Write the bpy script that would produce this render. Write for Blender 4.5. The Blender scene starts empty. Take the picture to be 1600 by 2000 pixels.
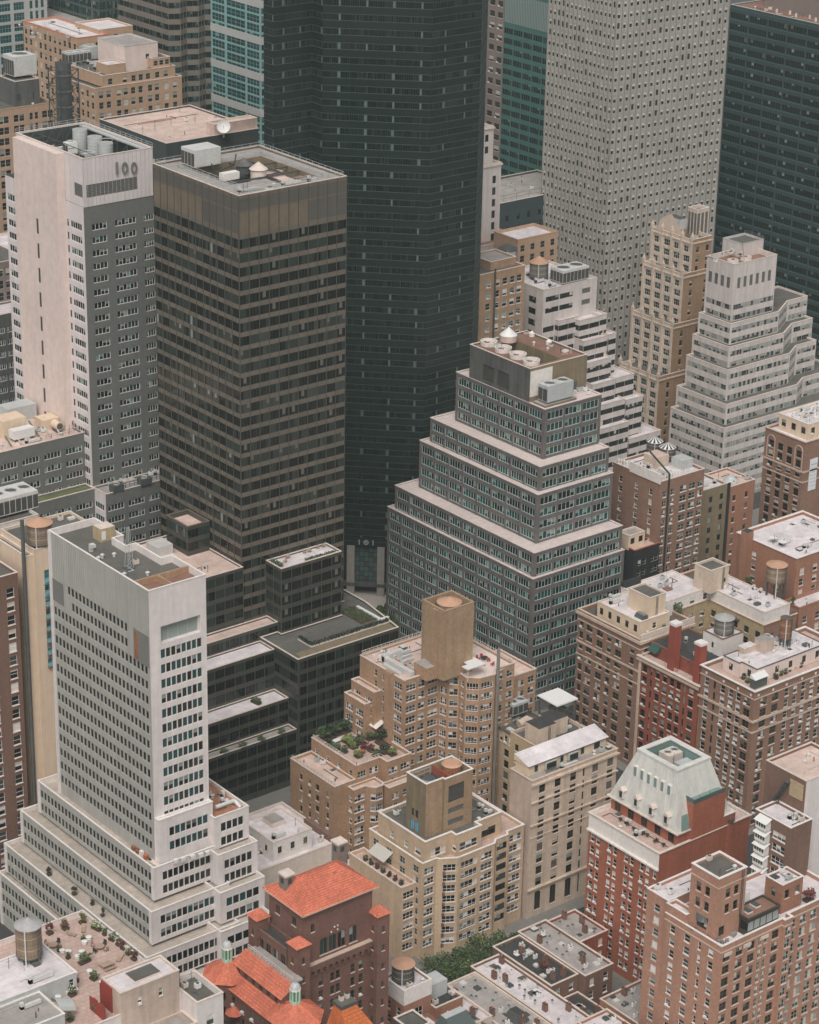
import bpy, math, random
from mathutils import Vector, Matrix
from mathutils.bvhtree import BVHTree

# ------------------------------------------------------------------ camera, sky, sun, exposure
SC = bpy.context.scene
COL = SC.collection
FPX, PITCH, ROLL, AZIM, CAMH = 4780.0, math.radians(22.58), math.radians(1.152), math.radians(39.04), 310.0
FW = Vector((math.sin(AZIM)*math.cos(PITCH), math.cos(AZIM)*math.cos(PITCH), -math.sin(PITCH)))
_r = Vector((math.cos(AZIM), -math.sin(AZIM), 0)); _u = _r.cross(FW)
RT = _r*math.cos(ROLL) + _u*math.sin(ROLL); UP = _u*math.cos(ROLL) - _r*math.sin(ROLL)
CAM = Vector((0, 0, CAMH))
cd = bpy.data.cameras.new('camera'); cam = bpy.data.objects.new('camera', cd); COL.objects.link(cam)
cam.matrix_world = Matrix(((RT.x, UP.x, -FW.x, 0), (RT.y, UP.y, -FW.y, 0), (RT.z, UP.z, -FW.z, CAMH), (0, 0, 0, 1)))
cd.sensor_fit = 'HORIZONTAL'; cd.sensor_width = 36; cd.lens = FPX/1600*36; cd.clip_start = 5; cd.clip_end = 6000
SC.camera = cam
SUN_EL, SUN_ROT = math.radians(52), math.radians(226)      # soft light from the south west
W = bpy.data.worlds.new('World'); SC.world = W; W.use_nodes = True
_n = W.node_tree.nodes; _l = W.node_tree.links
sky = _n.new('ShaderNodeTexSky'); sky.sky_type = 'NISHITA'; sky.sun_disc = False
sky.sun_elevation = SUN_EL; sky.sun_rotation = SUN_ROT; sky.dust_density = 4; sky.air_density = 1.5
hs = _n.new('ShaderNodeHueSaturation'); hs.inputs['Saturation'].default_value = 0.16    # overcast: almost no blue left
_l.new(sky.outputs[0], hs.inputs['Color']); _l.new(hs.outputs[0], _n['Background'].inputs['Color'])
_n['Background'].inputs['Strength'].default_value = 0.105
sd = bpy.data.lights.new('sun', 'SUN'); sd.energy = 1.5; sd.angle = math.radians(26); sd.color = (1.0, 0.965, 0.94)
sun = bpy.data.objects.new('sun', sd); COL.objects.link(sun)
_sv = Vector((math.sin(SUN_ROT)*math.cos(SUN_EL), math.cos(SUN_ROT)*math.cos(SUN_EL), math.sin(SUN_EL)))
sun.rotation_euler = _sv.to_track_quat('Z', 'Y').to_euler(); sun.location = (0, 0, 500)
VS = SC.view_settings; VS.view_transform = 'Standard'; VS.look = 'None'; VS.gamma = 1; VS.use_curve_mapping = False
VS.exposure = 0.0
SC.cycles.use_adaptive_sampling = True; SC.cycles.adaptive_threshold = .02; SC.cycles.max_bounces = 5; SC.cycles.diffuse_bounces = 2; SC.cycles.glossy_bounces = 2; SC.cycles.volume_bounces = 0

# ------------------------------------------------------------------ surveying: where a sight line meets a level or a wall plane
def sight(px, py): return FW + RT*((px-800)/FPX) - UP*((py-1000)/FPX)
def at(px, py, z): d = sight(px, py); return CAM + d*((z-CAMH)/d.z)
def atx(px, py, x): d = sight(px, py); return CAM + d*(x/d.x)
def aty(px, py, y): d = sight(px, py); return CAM + d*(y/d.y)
def proj(p):
    d = Vector(p)-CAM; z = d.dot(FW); return 800+FPX*d.dot(RT)/z, 1000-FPX*d.dot(UP)/z
def xend(p, px):
    lo, hi = p[0], p[0]+400
    for _ in range(40):
        m = (lo+hi)/2
        if proj((m, p[1], p[2]))[0] < px: lo = m
        else: hi = m
    return m
def yend(p, px):
    lo, hi = p[1], p[1]+500
    for _ in range(40):
        m = (lo+hi)/2
        if proj((p[0], m, p[2]))[0] > px: lo = m
        else: hi = m
    return m
def rect(x0, y0, x1, y1): return [(x0, y0), (x1, y0), (x1, y1), (x0, y1)]      # edges: S, E, N, W
def lot(px, py, left, right, z):
    p = at(px, py, z); return rect(p.x, p.y, xend(p, right), yend(p, left))

# ------------------------------------------------------------------ materials
GAIN = 1.38
def lin(c):
    o = []
    for v in c:
        v /= 255.0
        o.append(v/12.92 if v <= .04045 else ((v+.055)/1.055)**2.4)
    return o
MT = {}
# name: (sRGB seen under the overcast sky, roughness, mottling, grime streaks, grain size in m)
TABLE = dict(
 white_conc=((204,194,190),.7,.07,.09,1.6), grey_panel=((158,155,148),.55,.06,.10,3), cream_slab=((202,184,175),.75,.08,.05,2),
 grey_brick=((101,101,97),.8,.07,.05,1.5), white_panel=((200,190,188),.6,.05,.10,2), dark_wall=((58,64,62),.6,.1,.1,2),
 bronze=((99,91,81),.45,.12,.10,4), bronze_pan=((108,97,82),.5,.16,.10,3), bronze_grey=((84,80,75),.5,.08,.08,3), bronze_fin=((78,72,64),.4,.05,0,2), bronze_dk=((50,46,42),.4,.08,0,2),
 bronze_low=((66,64,58),.45,.10,.08,4),
 black_glass=((36,46,43),.22,.18,0,6), black_sp=((27,36,33),.25,.12,0,6), black_line=((60,70,67),.4,.05,0,3),
 grey99=((100,94,91),.8,.16,.14,1.2), ledge=((190,176,170),.8,.12,0,1.5), mech_grey=((88,87,84),.8,.14,.30,2), mech_tan=((122,108,86),.85,.12,.2,2),
 tan_brick=((156,126,101),.9,.17,.08,.7), tan_far=((166,137,113),.9,.08,.06,1.5), tan_smooth=((178,155,130),.85,.11,.12,1.0), tan_tower=((150,125,100),.9,.17,.14,.7),
 cream_brick=((188,170,152),.85,.10,.13,1.5), cream_side=((176,157,143),.9,.14,.16,2), cream_paint=((199,178,155),.8,.05,.08,2),
 brown_brick=((130,100,84),.9,.14,.06,.7), brown_trim=((180,160,144),.8,.08,.1,1), red_brown=((132,73,57),.9,.12,.08,.8), red_brick=((148,89,69),.9,.13,.1,.7),
 pink_brick=((158,119,100),.9,.13,.07,.8), dk_brick=((112,86,74),.9,.13,.1,.8), orange_brick=((144,103,83),.9,.12,.08,.8), club_brick=((108,78,68),.9,.20,.05,.5),
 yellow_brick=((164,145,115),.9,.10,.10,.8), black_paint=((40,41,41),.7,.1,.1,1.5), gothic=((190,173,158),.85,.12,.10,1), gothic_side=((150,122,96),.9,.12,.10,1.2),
 zig_white=((190,180,175),.75,.05,.14,1.5), steel_panel=((154,149,141),.5,.13,.08,1.0), steel_seam=((128,124,118),.5,.06,.05,2), teal_sp=((62,96,91),.35,.08,0,4), teal_dk=((56,67,68),.4,.08,0,4),
 taupe=((122,108,102),.8,.08,.05,2), aqua=((118,152,150),.4,.08,0,3), pale_band=((160,160,157),.6,.05,0,3), brown_band=((112,104,95),.7,.08,.05,3),
 stone=((190,176,165),.85,.12,.0,1), stone_w=((208,196,190),.8,.10,0,1), metal_lt=((168,170,168),.4,.08,.05,1), metal_dk=((74,76,75),.5,.1,.05,1), duct=((186,184,180),.35,.1,.05,.6),
 roof_white=((206,194,194),.85,.13,0,2.2), roof_pink=((196,172,160),.9,.12,0,1.8), roof_tar=((92,89,83),.95,.14,0,2), roof_black=((60,59,57),.95,.16,0,1.5), roof_brown=((128,96,82),.95,.14,0,2),
 roof_green=((96,102,66),.95,.25,0,.5), roof_rust=((158,112,86),.92,.22,0,1.2), roof_tan=((172,160,148),.92,.16,0,1.6), paver=((184,158,146),.9,.10,0,1), roof_grey=((150,143,138),.92,.14,0,2),
 tile=((188,106,82),.85,.2,.12,.35), tile_or=((180,98,52),.8,.2,.1,.35), tile_dk=((156,82,62),.8,.1,0,.6), mansard=((192,190,183),.45,.08,.12,1.2), copper=((150,180,160),.7,.15,.1,.8),
 wood_tank=((132,112,92),.9,.16,.25,.25), wood_grey=((116,110,102),.9,.16,.2,.25), tank_dk=((88,80,72),.9,.16,.2,.25), tank_cone=((172,134,110),.85,.08,0,.6), cone_grey=((150,148,146),.7,.1,0,.6),
 rust=((134,88,62),.9,.3,.2,.5), red_chim=((138,68,54),.85,.1,.1,.7), red_paint=((132,54,46),.7,.1,0,.6), green_roof=((86,110,86),.8,.1,0,.8), blue_door=((96,160,190),.6,.05,0,1), banner=((206,204,208),.8,.02,0,2), print_grey=((150,150,160),.8,.02,0,2),
 frame_w=((200,194,190),.5,.02,0,1), frame_c=((160,160,154),.5,.02,0,1), frame_d=((58,54,48),.5,.03,0,1), frame_b=((86,70,58),.6,.03,0,1), frame_g=((168,184,178),.45,.03,0,1), alu=((170,168,164),.4,.03,0,1), frame_bl=((96,140,150),.5,.05,0,1),
 blind=((182,172,160),.6,.04,0,1), blind_g=((126,134,130),.5,.04,0,1), blind_d=((92,90,84),.5,.05,0,1), shade_teal=((106,130,125),.4,.05,0,1), blind_w=((196,192,186),.6,.04,0,1), post_g=((84,98,93),.5,.1,0,1), blind_z=((158,156,148),.5,.05,0,1),
 louver=((112,110,106),.6,.04,.05,1), louver_d=((66,64,60),.6,.04,.05,1),
 leaf=((72,86,56),.8,.3,0,.4), leaf_lt=((104,116,66),.8,.3,0,.3), leaf_red=((104,58,54),.8,.3,0,.3), leaf_dk=((48,58,42),.8,.3,0,.4), bark=((72,60,50),.95,.2,.1,.3), flower=((196,190,180),.8,.2,0,.2), pot=((70,62,56),.8,.1,0,.5), soil=((70,56,46),.95,.2,0,.4),
 furn_w=((206,200,196),.5,.03,0,1), furn_wood=((150,128,110),.8,.1,0,.4), furn_dk=((52,50,48),.7,.05,0,1), furn_red=((166,60,48),.6,.05,0,1), cushion=((130,128,124),.9,.05,0,1), awning_g=((44,74,68),.8,.05,0,1), awning_s=((170,166,158),.8,.05,0,1),
 asphalt=((58,58,58),.95,.12,0,3), pavement=((112,109,104),.92,.10,0,2), ground=((70,68,65),.95,.1,0,3), kerb=((160,156,150),.9,.05,0,1), paint_white=((200,198,194),.8,.05,0,1), plaza=((186,176,166),.9,.08,0,1.5),
)
GLASS = dict(  # base colour (linear), roughness
 g_dk=((.012,.014,.013),.10), g_md=((.030,.034,.031),.12), g_lt=((.070,.082,.080),.14), g_teal=((.020,.075,.075),.10), g_teal2=((.060,.150,.142),.14),
 g_cw=((.006,.008,.007),.09), g_cw2=((.014,.017,.014),.12), g_cw3=((.034,.046,.040),.12), g_cw4=((.060,.066,.055),.12), g_bk=((.008,.012,.011),.10), g_bk2=((.013,.019,.017),.12), g_bk3=((.022,.032,.029),.12), g_blue=((.03,.075,.085),.10),
 g_grn=((.024,.055,.048),.12), g_house=((.10,.125,.115),.08))
def M(name):
    if name in MT: return MT[name]
    m = bpy.data.materials.new(name); m.use_nodes = True; MT[name] = m
    nt = m.node_tree; b = nt.nodes['Principled BSDF']
    if name in GLASS:
        c, r = GLASS[name]; b.inputs['Base Color'].default_value = (*c, 1); b.inputs['Roughness'].default_value = r
        return m
    c, r, mot, streak, size = TABLE[name]
    c = [min(.82, v*GAIN) for v in lin(c)]
    b.inputs['Roughness'].default_value = r
    geo = nt.nodes.new('ShaderNodeNewGeometry')
    def noise(scale_xyz, detail, lo, hi):
        mp = nt.nodes.new('ShaderNodeMapping'); mp.inputs['Scale'].default_value = scale_xyz
        nt.links.new(geo.outputs['Position'], mp.inputs['Vector'])
        nz = nt.nodes.new('ShaderNodeTexNoise'); nz.inputs['Scale'].default_value = 1; nz.inputs['Detail'].default_value = detail; nz.inputs['Roughness'].default_value = .65
        nt.links.new(mp.outputs[0], nz.inputs['Vector'])
        mr = nt.nodes.new('ShaderNodeMapRange'); mr.inputs['From Min'].default_value = .3; mr.inputs['From Max'].default_value = .7
        mr.inputs['To Min'].default_value = lo; mr.inputs['To Max'].default_value = hi
        nt.links.new(nz.outputs['Fac'], mr.inputs['Value']); return mr.outputs[0]
    val = noise((1/size, 1/size, 1/size), 5, 1-mot, 1+mot)
    big = noise((.09/size, .09/size, .09/size), 3, 1-mot*.8, 1+mot*.6)
    mu = nt.nodes.new('ShaderNodeMath'); mu.operation = 'MULTIPLY'; nt.links.new(val, mu.inputs[0]); nt.links.new(big, mu.inputs[1]); out = mu.outputs[0]
    if streak > 0:
        sk = noise((.7, .7, .045), 5, 1-streak*1.4, 1+streak*.5)
        m2 = nt.nodes.new('ShaderNodeMath'); m2.operation = 'MULTIPLY'; nt.links.new(out, m2.inputs[0]); nt.links.new(sk, m2.inputs[1]); out = m2.outputs[0]
    if name.startswith('tile'):      # single clay tiles, each fired a little differently
        bt = nt.nodes.new('ShaderNodeTexBrick'); bt.inputs['Scale'].default_value = 1; bt.inputs['Brick Width'].default_value = .55; bt.inputs['Row Height'].default_value = .4; bt.inputs['Mortar Size'].default_value = .03
        bt.inputs['Color1'].default_value = (1.12, 1.12, 1.12, 1); bt.inputs['Color2'].default_value = (.88, .88, .88, 1); bt.inputs['Mortar'].default_value = (.78, .78, .78, 1)
        nt.links.new(geo.outputs['Position'], bt.inputs['Vector']); sp_ = nt.nodes.new('ShaderNodeSeparateColor'); nt.links.new(bt.outputs['Color'], sp_.inputs[0])
        m6 = nt.nodes.new('ShaderNodeMath'); m6.operation = 'MULTIPLY'; nt.links.new(out, m6.inputs[0]); nt.links.new(sp_.outputs[0], m6.inputs[1]); out = m6.outputs[0]
    if 'brick' in name:      # courses and odd darker bricks, too small to be geometry at this distance
        ck = noise((1.1, 1.1, 5.5), 2, .90, 1.08)
        m3 = nt.nodes.new('ShaderNodeMath'); m3.operation = 'MULTIPLY'; nt.links.new(out, m3.inputs[0]); nt.links.new(ck, m3.inputs[1]); out = m3.outputs[0]
    if name.startswith('roof_') or name == 'paver':     # membrane seams and ponding stains
        br = nt.nodes.new('ShaderNodeTexBrick'); br.inputs['Scale'].default_value = 1; br.inputs['Mortar Size'].default_value = .035 if name != 'paver' else .05
        br.inputs['Brick Width'].default_value = 7.3 if name != 'paver' else 1.2; br.inputs['Row Height'].default_value = 1.9 if name != 'paver' else 1.2
        br.inputs['Color1'].default_value = (1, 1, 1, 1); br.inputs['Color2'].default_value = (.93, .93, .93, 1); br.inputs['Mortar'].default_value = (.74, .72, .70, 1)
        nt.links.new(geo.outputs['Position'], br.inputs['Vector']); sep = nt.nodes.new('ShaderNodeSeparateColor'); nt.links.new(br.outputs['Color'], sep.inputs[0])
        m4 = nt.nodes.new('ShaderNodeMath'); m4.operation = 'MULTIPLY'; nt.links.new(out, m4.inputs[0]); nt.links.new(sep.outputs[0], m4.inputs[1]); out = m4.outputs[0]
        st_ = noise((.21, .21, .21), 7, .78, 1.08); m5 = nt.nodes.new('ShaderNodeMath'); m5.operation = 'MULTIPLY'; nt.links.new(out, m5.inputs[0]); nt.links.new(st_, m5.inputs[1]); out = m5.outputs[0]
    vm = nt.nodes.new('ShaderNodeVectorMath'); vm.operation = 'SCALE'; vm.inputs[0].default_value = c
    nt.links.new(out, vm.inputs['Scale']); nt.links.new(vm.outputs[0], b.inputs['Base Color'])
    return m

# ------------------------------------------------------------------ mesh building
BASE = {}
class MB:
    def __init__(s): s.v = []; s.f = []; s.m = []
    def quad(s, a, b, c, d, m): n = len(s.v); s.v += [tuple(a), tuple(b), tuple(c), tuple(d)]; s.f.append((n, n+1, n+2, n+3)); s.m.append(m)
    def ngon(s, pts, m): n = len(s.v); s.v += [tuple(p) for p in pts]; s.f.append(tuple(range(n, n+len(pts)))); s.m.append(m)
    def box(s, x0, y0, z0, x1, y1, z1, m, top=None, bottom=False):
        n = len(s.v); s.v += [(x0,y0,z0),(x1,y0,z0),(x1,y1,z0),(x0,y1,z0),(x0,y0,z1),(x1,y0,z1),(x1,y1,z1),(x0,y1,z1)]
        fs = [(0,1,5,4),(1,2,6,5),(2,3,7,6),(3,0,4,7),(4,5,6,7)] + ([(3,2,1,0)] if bottom else [])
        for i, f in enumerate(fs): s.f.append(tuple(n+k for k in f)); s.m.append(top if (i == 4 and top) else m)
        return s
    def prism(s, poly, z0, z1, m, top=None, cap=True):
        n = len(poly)
        for i in range(n):
            a, b = poly[i], poly[(i+1) % n]
            s.quad((*a, z0), (*b, z0), (*b, z1), (*a, z1), m)
        if cap: s.ngon([(*p, z1) for p in poly], top or m)
        return s
    def frustum(s, p0, z0, p1, z1, m, top=None):
        n = len(p0)
        for i in range(n):
            j = (i+1) % n; s.quad((*p0[i], z0), (*p0[j], z0), (*p1[j], z1), (*p1[i], z1), m)
        if top: s.ngon([(*p, z1) for p in p1], top)
        return s
    def cyl(s, x, y, z0, z1, r0, r1, n, m, cap=True, capm=None):
        k = len(s.v)
        for j, (z, r) in enumerate(((z0, r0), (z1, r1))):
            for i in range(n): a = 2*math.pi*i/n; s.v.append((x+r*math.cos(a), y+r*math.sin(a), z))
        for i in range(n): s.f.append((k+i, k+(i+1) % n, k+n+(i+1) % n, k+n+i)); s.m.append(m)
        if cap and r1 > .001: s.f.append(tuple(k+n+i for i in range(n))); s.m.append(capm or m)
        return s
    def tube(s, p, q, r, m, n=4):
        p, q = Vector(p), Vector(q); d = (q-p)
        if d.length < 1e-6: return s
        d.normalize(); a = d.cross(Vector((0, 0, 1)) if abs(d.z) < .9 else Vector((1, 0, 0))).normalized(); b = d.cross(a); k = len(s.v)
        for e in (p, q):
            for i in range(n): t = 2*math.pi*(i+.5)/n; s.v.append(tuple(e+a*r*math.cos(t)+b*r*math.sin(t)))
        for i in range(n): s.f.append((k+i, k+(i+1) % n, k+n+(i+1) % n, k+n+i)); s.m.append(m)
        s.f.append(tuple(k+i for i in range(n))[::-1]); s.m.append(m); s.f.append(tuple(k+n+i for i in range(n))); s.m.append(m)
        return s
    def mesh(s, name, off=(0, 0, 0)):
        me = bpy.data.meshes.new(name); ox, oy, oz = off
        me.from_pydata([(x-ox, y-oy, z-oz) for x, y, z in s.v], [], s.f)
        names = list(dict.fromkeys(s.m)); ix = {k: i for i, k in enumerate(names)}
        for k in names: me.materials.append(M(k))
        if len(names) > 1: me.polygons.foreach_set('material_index', [ix[k] for k in s.m])
        return me
    def build(s, name, parent=None, **tags):
        if not s.f: return None
        if parent is None:
            xs = [v[0] for v in s.v]; ys = [v[1] for v in s.v]; b = ((min(xs)+max(xs))/2, (min(ys)+max(ys))/2, min(v[2] for v in s.v))
        else: b = BASE[parent.name]
        o = bpy.data.objects.new(name, s.mesh(name, b)); COL.objects.link(o); BASE[o.name] = b
        if parent is None: o.location = b
        else: o.parent = parent
        for k, v in tags.items():
            if v: o[k] = v
        return o
def thing(name, label, cat, loc, group=None):
    o = bpy.data.objects.new(name, None); COL.objects.link(o); o.location = loc; BASE[o.name] = tuple(loc)
    o.empty_display_size = 1; o['label'] = label; o['category'] = cat
    if group: o['group'] = group
    return o
def part(name, parent, fn=None, **k):
    b = MB(); fn(b); return b.build(name, parent, **k)
def offset(poly, d):          # d > 0 grows the outline
    n = len(poly); o = []
    for i in range(n):
        p, c, q = poly[i-1], poly[i], poly[(i+1) % n]
        def nrm(a, b):
            dx, dy = b[0]-a[0], b[1]-a[1]; L = math.hypot(dx, dy); return dy/L, -dx/L
        n1, n2 = nrm(p, c), nrm(c, q); k = 1+n1[0]*n2[0]+n1[1]*n2[1]
        k = max(k, .3); o.append((c[0]+(n1[0]+n2[0])*d/k, c[1]+(n1[1]+n2[1])*d/k))
    return o
def ring(b, inner, outer, z0, z1, m, sides=True, under=True):
    n = len(inner)
    for i in range(n):
        j = (i+1) % n; a, c, A, Cc = inner[i], inner[j], outer[i], outer[j]
        b.quad((*A, z1), (*Cc, z1), (*c, z1), (*a, z1), m)
        if sides: b.quad((*A, z0), (*Cc, z0), (*Cc, z1), (*A, z1), m); b.quad((*c, z0), (*a, z0), (*a, z1), (*c, z1), m)
        if under: b.quad((*a, z0), (*c, z0), (*Cc, z0), (*A, z0), m)

# ------------------------------------------------------------------ facades
WIN = {}; OCC = []; RND = random.Random(11)
def F(n=None, w=1, h=1.6, fh=3.1, top=1.6, kind='sash', **k): return dict(n=n, w=w, h=h, fh=fh, top=top, kind=kind, **k)
def face_dir(dx, dy):
    L = math.hypot(dx, dy); nx, ny = dy/L, -dx/L
    if ny < -.9: return 'S'
    if nx < -.9: return 'W'
    if nx > .9: return 'E'
    if ny > .9: return 'N'
    return 'D'
GROW = ('sash', 'sash_n', 'sash_d', 'sash_t', 'pair', 'tri', 'tri_d', 'bay', 'deco3')
def facade(b, th, A, B, z0, z1, wall, specs):
    ax, ay = A; dx, dy = B[0]-ax, B[1]-ay; L = math.hypot(dx, dy); dx /= L; dy /= L; nx, ny = dy, -dx; ang = math.atan2(dy, dx)
    def P(u, z, o=0): return (ax+dx*u-nx*o, ay+dy*u-ny*o, z)
    rows = []
    for sp in specs:
        grow = 1.16 if sp['kind'] in GROW else 1.0
        if grow > 1: sp = dict(sp, h=min(sp['h']*1.12, sp['fh']-.6), w=sp['w']*(grow if 0 < sp['w'] < 3 else 1), top=max(.3, sp['top']-.08))
        if sp.get('cols'): cols = [(c[0]*L, c[1]*(grow if c[1] < 3 else 1.06 if grow > 1 else 1), c[2] if len(c) > 2 else sp['kind']) for c in sp['cols']]
        else:
            m0, m1 = sp.get('m', (0, 0)); n = sp['n'] or max(1, int(round((L-m0-m1)/sp['pitch']))); p = (L-m0-m1)/n
            w = sp['w'] if sp['w'] > 0 else p+sp['w']; cols = [(m0+p*(i+.5), w, sp['kind']) for i in range(n)]
        bot = sp.get('bot', 1.0); r = 0; zt = z1-sp['top']
        while (sp.get('rows') is None or r < sp['rows']) and zt-sp['h'] > z0+bot and r < 80:
            rows.append((zt, zt-sp['h'], [(u, w, (sp['kf'](r, i) if sp.get('kf') else k)) for i, (u, w, k) in enumerate(cols) if not (sp.get('skip') and sp['skip'](r, i))], sp.get('d', .18)))
            r += 1; zt -= sp['fh']
    rows.sort(key=lambda t: -t[0]); zc = z1
    for zt, zb, cols, d in rows:
        if zt > zc+1e-6: continue
        if zc-zt > 1e-4: b.quad(P(0, zt), P(L, zt), P(L, zc), P(0, zc), wall)
        u = 0
        for uc, w, k in sorted(cols):
            u0, u1 = uc-w/2, uc+w/2
            if u0 < u-1e-4 or u1 > L+1e-4: continue
            if u0-u > 1e-4: b.quad(P(u, zb), P(u0, zb), P(u0, zt), P(u, zt), wall)
            b.quad(P(u0, zt), P(u0, zb), P(u0, zb, d), P(u0, zt, d), wall); b.quad(P(u1, zb), P(u1, zt), P(u1, zt, d), P(u1, zb, d), wall)
            b.quad(P(u1, zt), P(u0, zt), P(u0, zt, d), P(u1, zt, d), wall); b.quad(P(u0, zb), P(u1, zb), P(u1, zb, d), P(u0, zb, d), wall)
            WIN.setdefault(th.name, []).append((Vector(P((u0+u1)/2, (zt+zb)/2, d)), ang, round(u1-u0, 2), round(zt-zb, 2), k, Vector((nx, ny, 0))))
            u = u1
        if L-u > 1e-4: b.quad(P(u, zb), P(L, zb), P(L, zt), P(u, zt), wall)
        zc = zb
    if zc-z0 > 1e-4: b.quad(P(0, z0), P(L, z0), P(L, zc), P(0, zc), wall)
def volume(th, poly, z0, z1, wall, st=None, roof='roof_tar', par=.9, cop='stone', t=.35, lip=.10, name='wall', walls=None):
    """one storeyed block: walls with real openings, roof deck behind a parapet, coping"""
    st = st or {}; b = MB(); n = len(poly); OCC.append((poly, z0, z1))
    for i in range(n):
        A, B = poly[i], poly[(i+1) % n]; fd = face_dir(B[0]-A[0], B[1]-A[1]); sp = st.get(i, st.get(fd))
        wm = (walls or {}).get(i, (walls or {}).get(fd, wall))
        if sp is None: b.quad((*A, z0), (*B, z0), (*B, z1), (*A, z1), wm)
        else: facade(b, th, A, B, z0, z1, wm, sp if isinstance(sp, list) else [sp])
    inn = offset(poly, -t) if par > .05 else poly
    if par > .05:
        for i in range(n):
            A, B = inn[i], inn[(i+1) % n]; b.quad((*B, z1-par), (*A, z1-par), (*A, z1), (*B, z1), wall)
    b.build(name, th)
    if roof:
        part('roof', th, lambda q: q.ngon([(*p, z1-max(par, 0)) for p in inn], roof))
    if cop and par > .05: part('coping', th, lambda q: ring(q, offset(poly, -t-.02), offset(poly, lip), z1, z1+.16, cop))
    elif cop: part('coping', th, lambda q: ring(q, offset(poly, -.5), offset(poly, lip), z1+.004, z1+.2, cop))
    return inn
def band(th, poly, z, h, proud, m, name='cornice', edges=None):
    def go(b):
        o = offset(poly, proud); i2 = offset(poly, -.02); n = len(poly)
        for i in range(n):
            if edges and face_dir(poly[(i+1) % n][0]-poly[i][0], poly[(i+1) % n][1]-poly[i][1]) not in edges: continue
            j = (i+1) % n
            b.quad((*o[i], z), (*o[j], z), (*o[j], z+h), (*o[i], z+h), m); b.quad((*o[i], z+h), (*o[j], z+h), (*i2[j], z+h), (*i2[i], z+h), m)
            b.quad((*i2[i], z), (*i2[j], z), (*o[j], z), (*o[i], z), m)
            b.quad((*i2[i], z), (*o[i], z), (*o[i], z+h), (*i2[i], z+h), m); b.quad((*o[j], z), (*i2[j], z), (*i2[j], z+h), (*o[j], z+h), m)
    return part(name, th, go)
def fins(th, A, B, z0, z1, n, w, dep, m, m0=0, m1=0, name='mullion', ends=True):
    """n bays: one upright strip, a part of its own, on every bay line"""
    dx, dy = B[0]-A[0], B[1]-A[1]; L = math.hypot(dx, dy); dx /= L; dy /= L; nx, ny = dy, -dx; p = (L-m0-m1)/n; me = None; bx = BASE[th.name]
    for i in range(n+1):
        if not ends and i in (0, n): continue
        u = m0+p*i; c = (A[0]+dx*u, A[1]+dy*u)
        if me is None:
            b = MB(); b.box(-w/2, -dep, 0, w/2, 0.02, z1-z0, m); me = b.mesh(name)
        o = bpy.data.objects.new(name, me); COL.objects.link(o); o.parent = th; o.location = (c[0]-bx[0], c[1]-bx[1], z0-bx[2]); o.rotation_euler = (0, 0, math.atan2(dy, dx))

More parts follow.
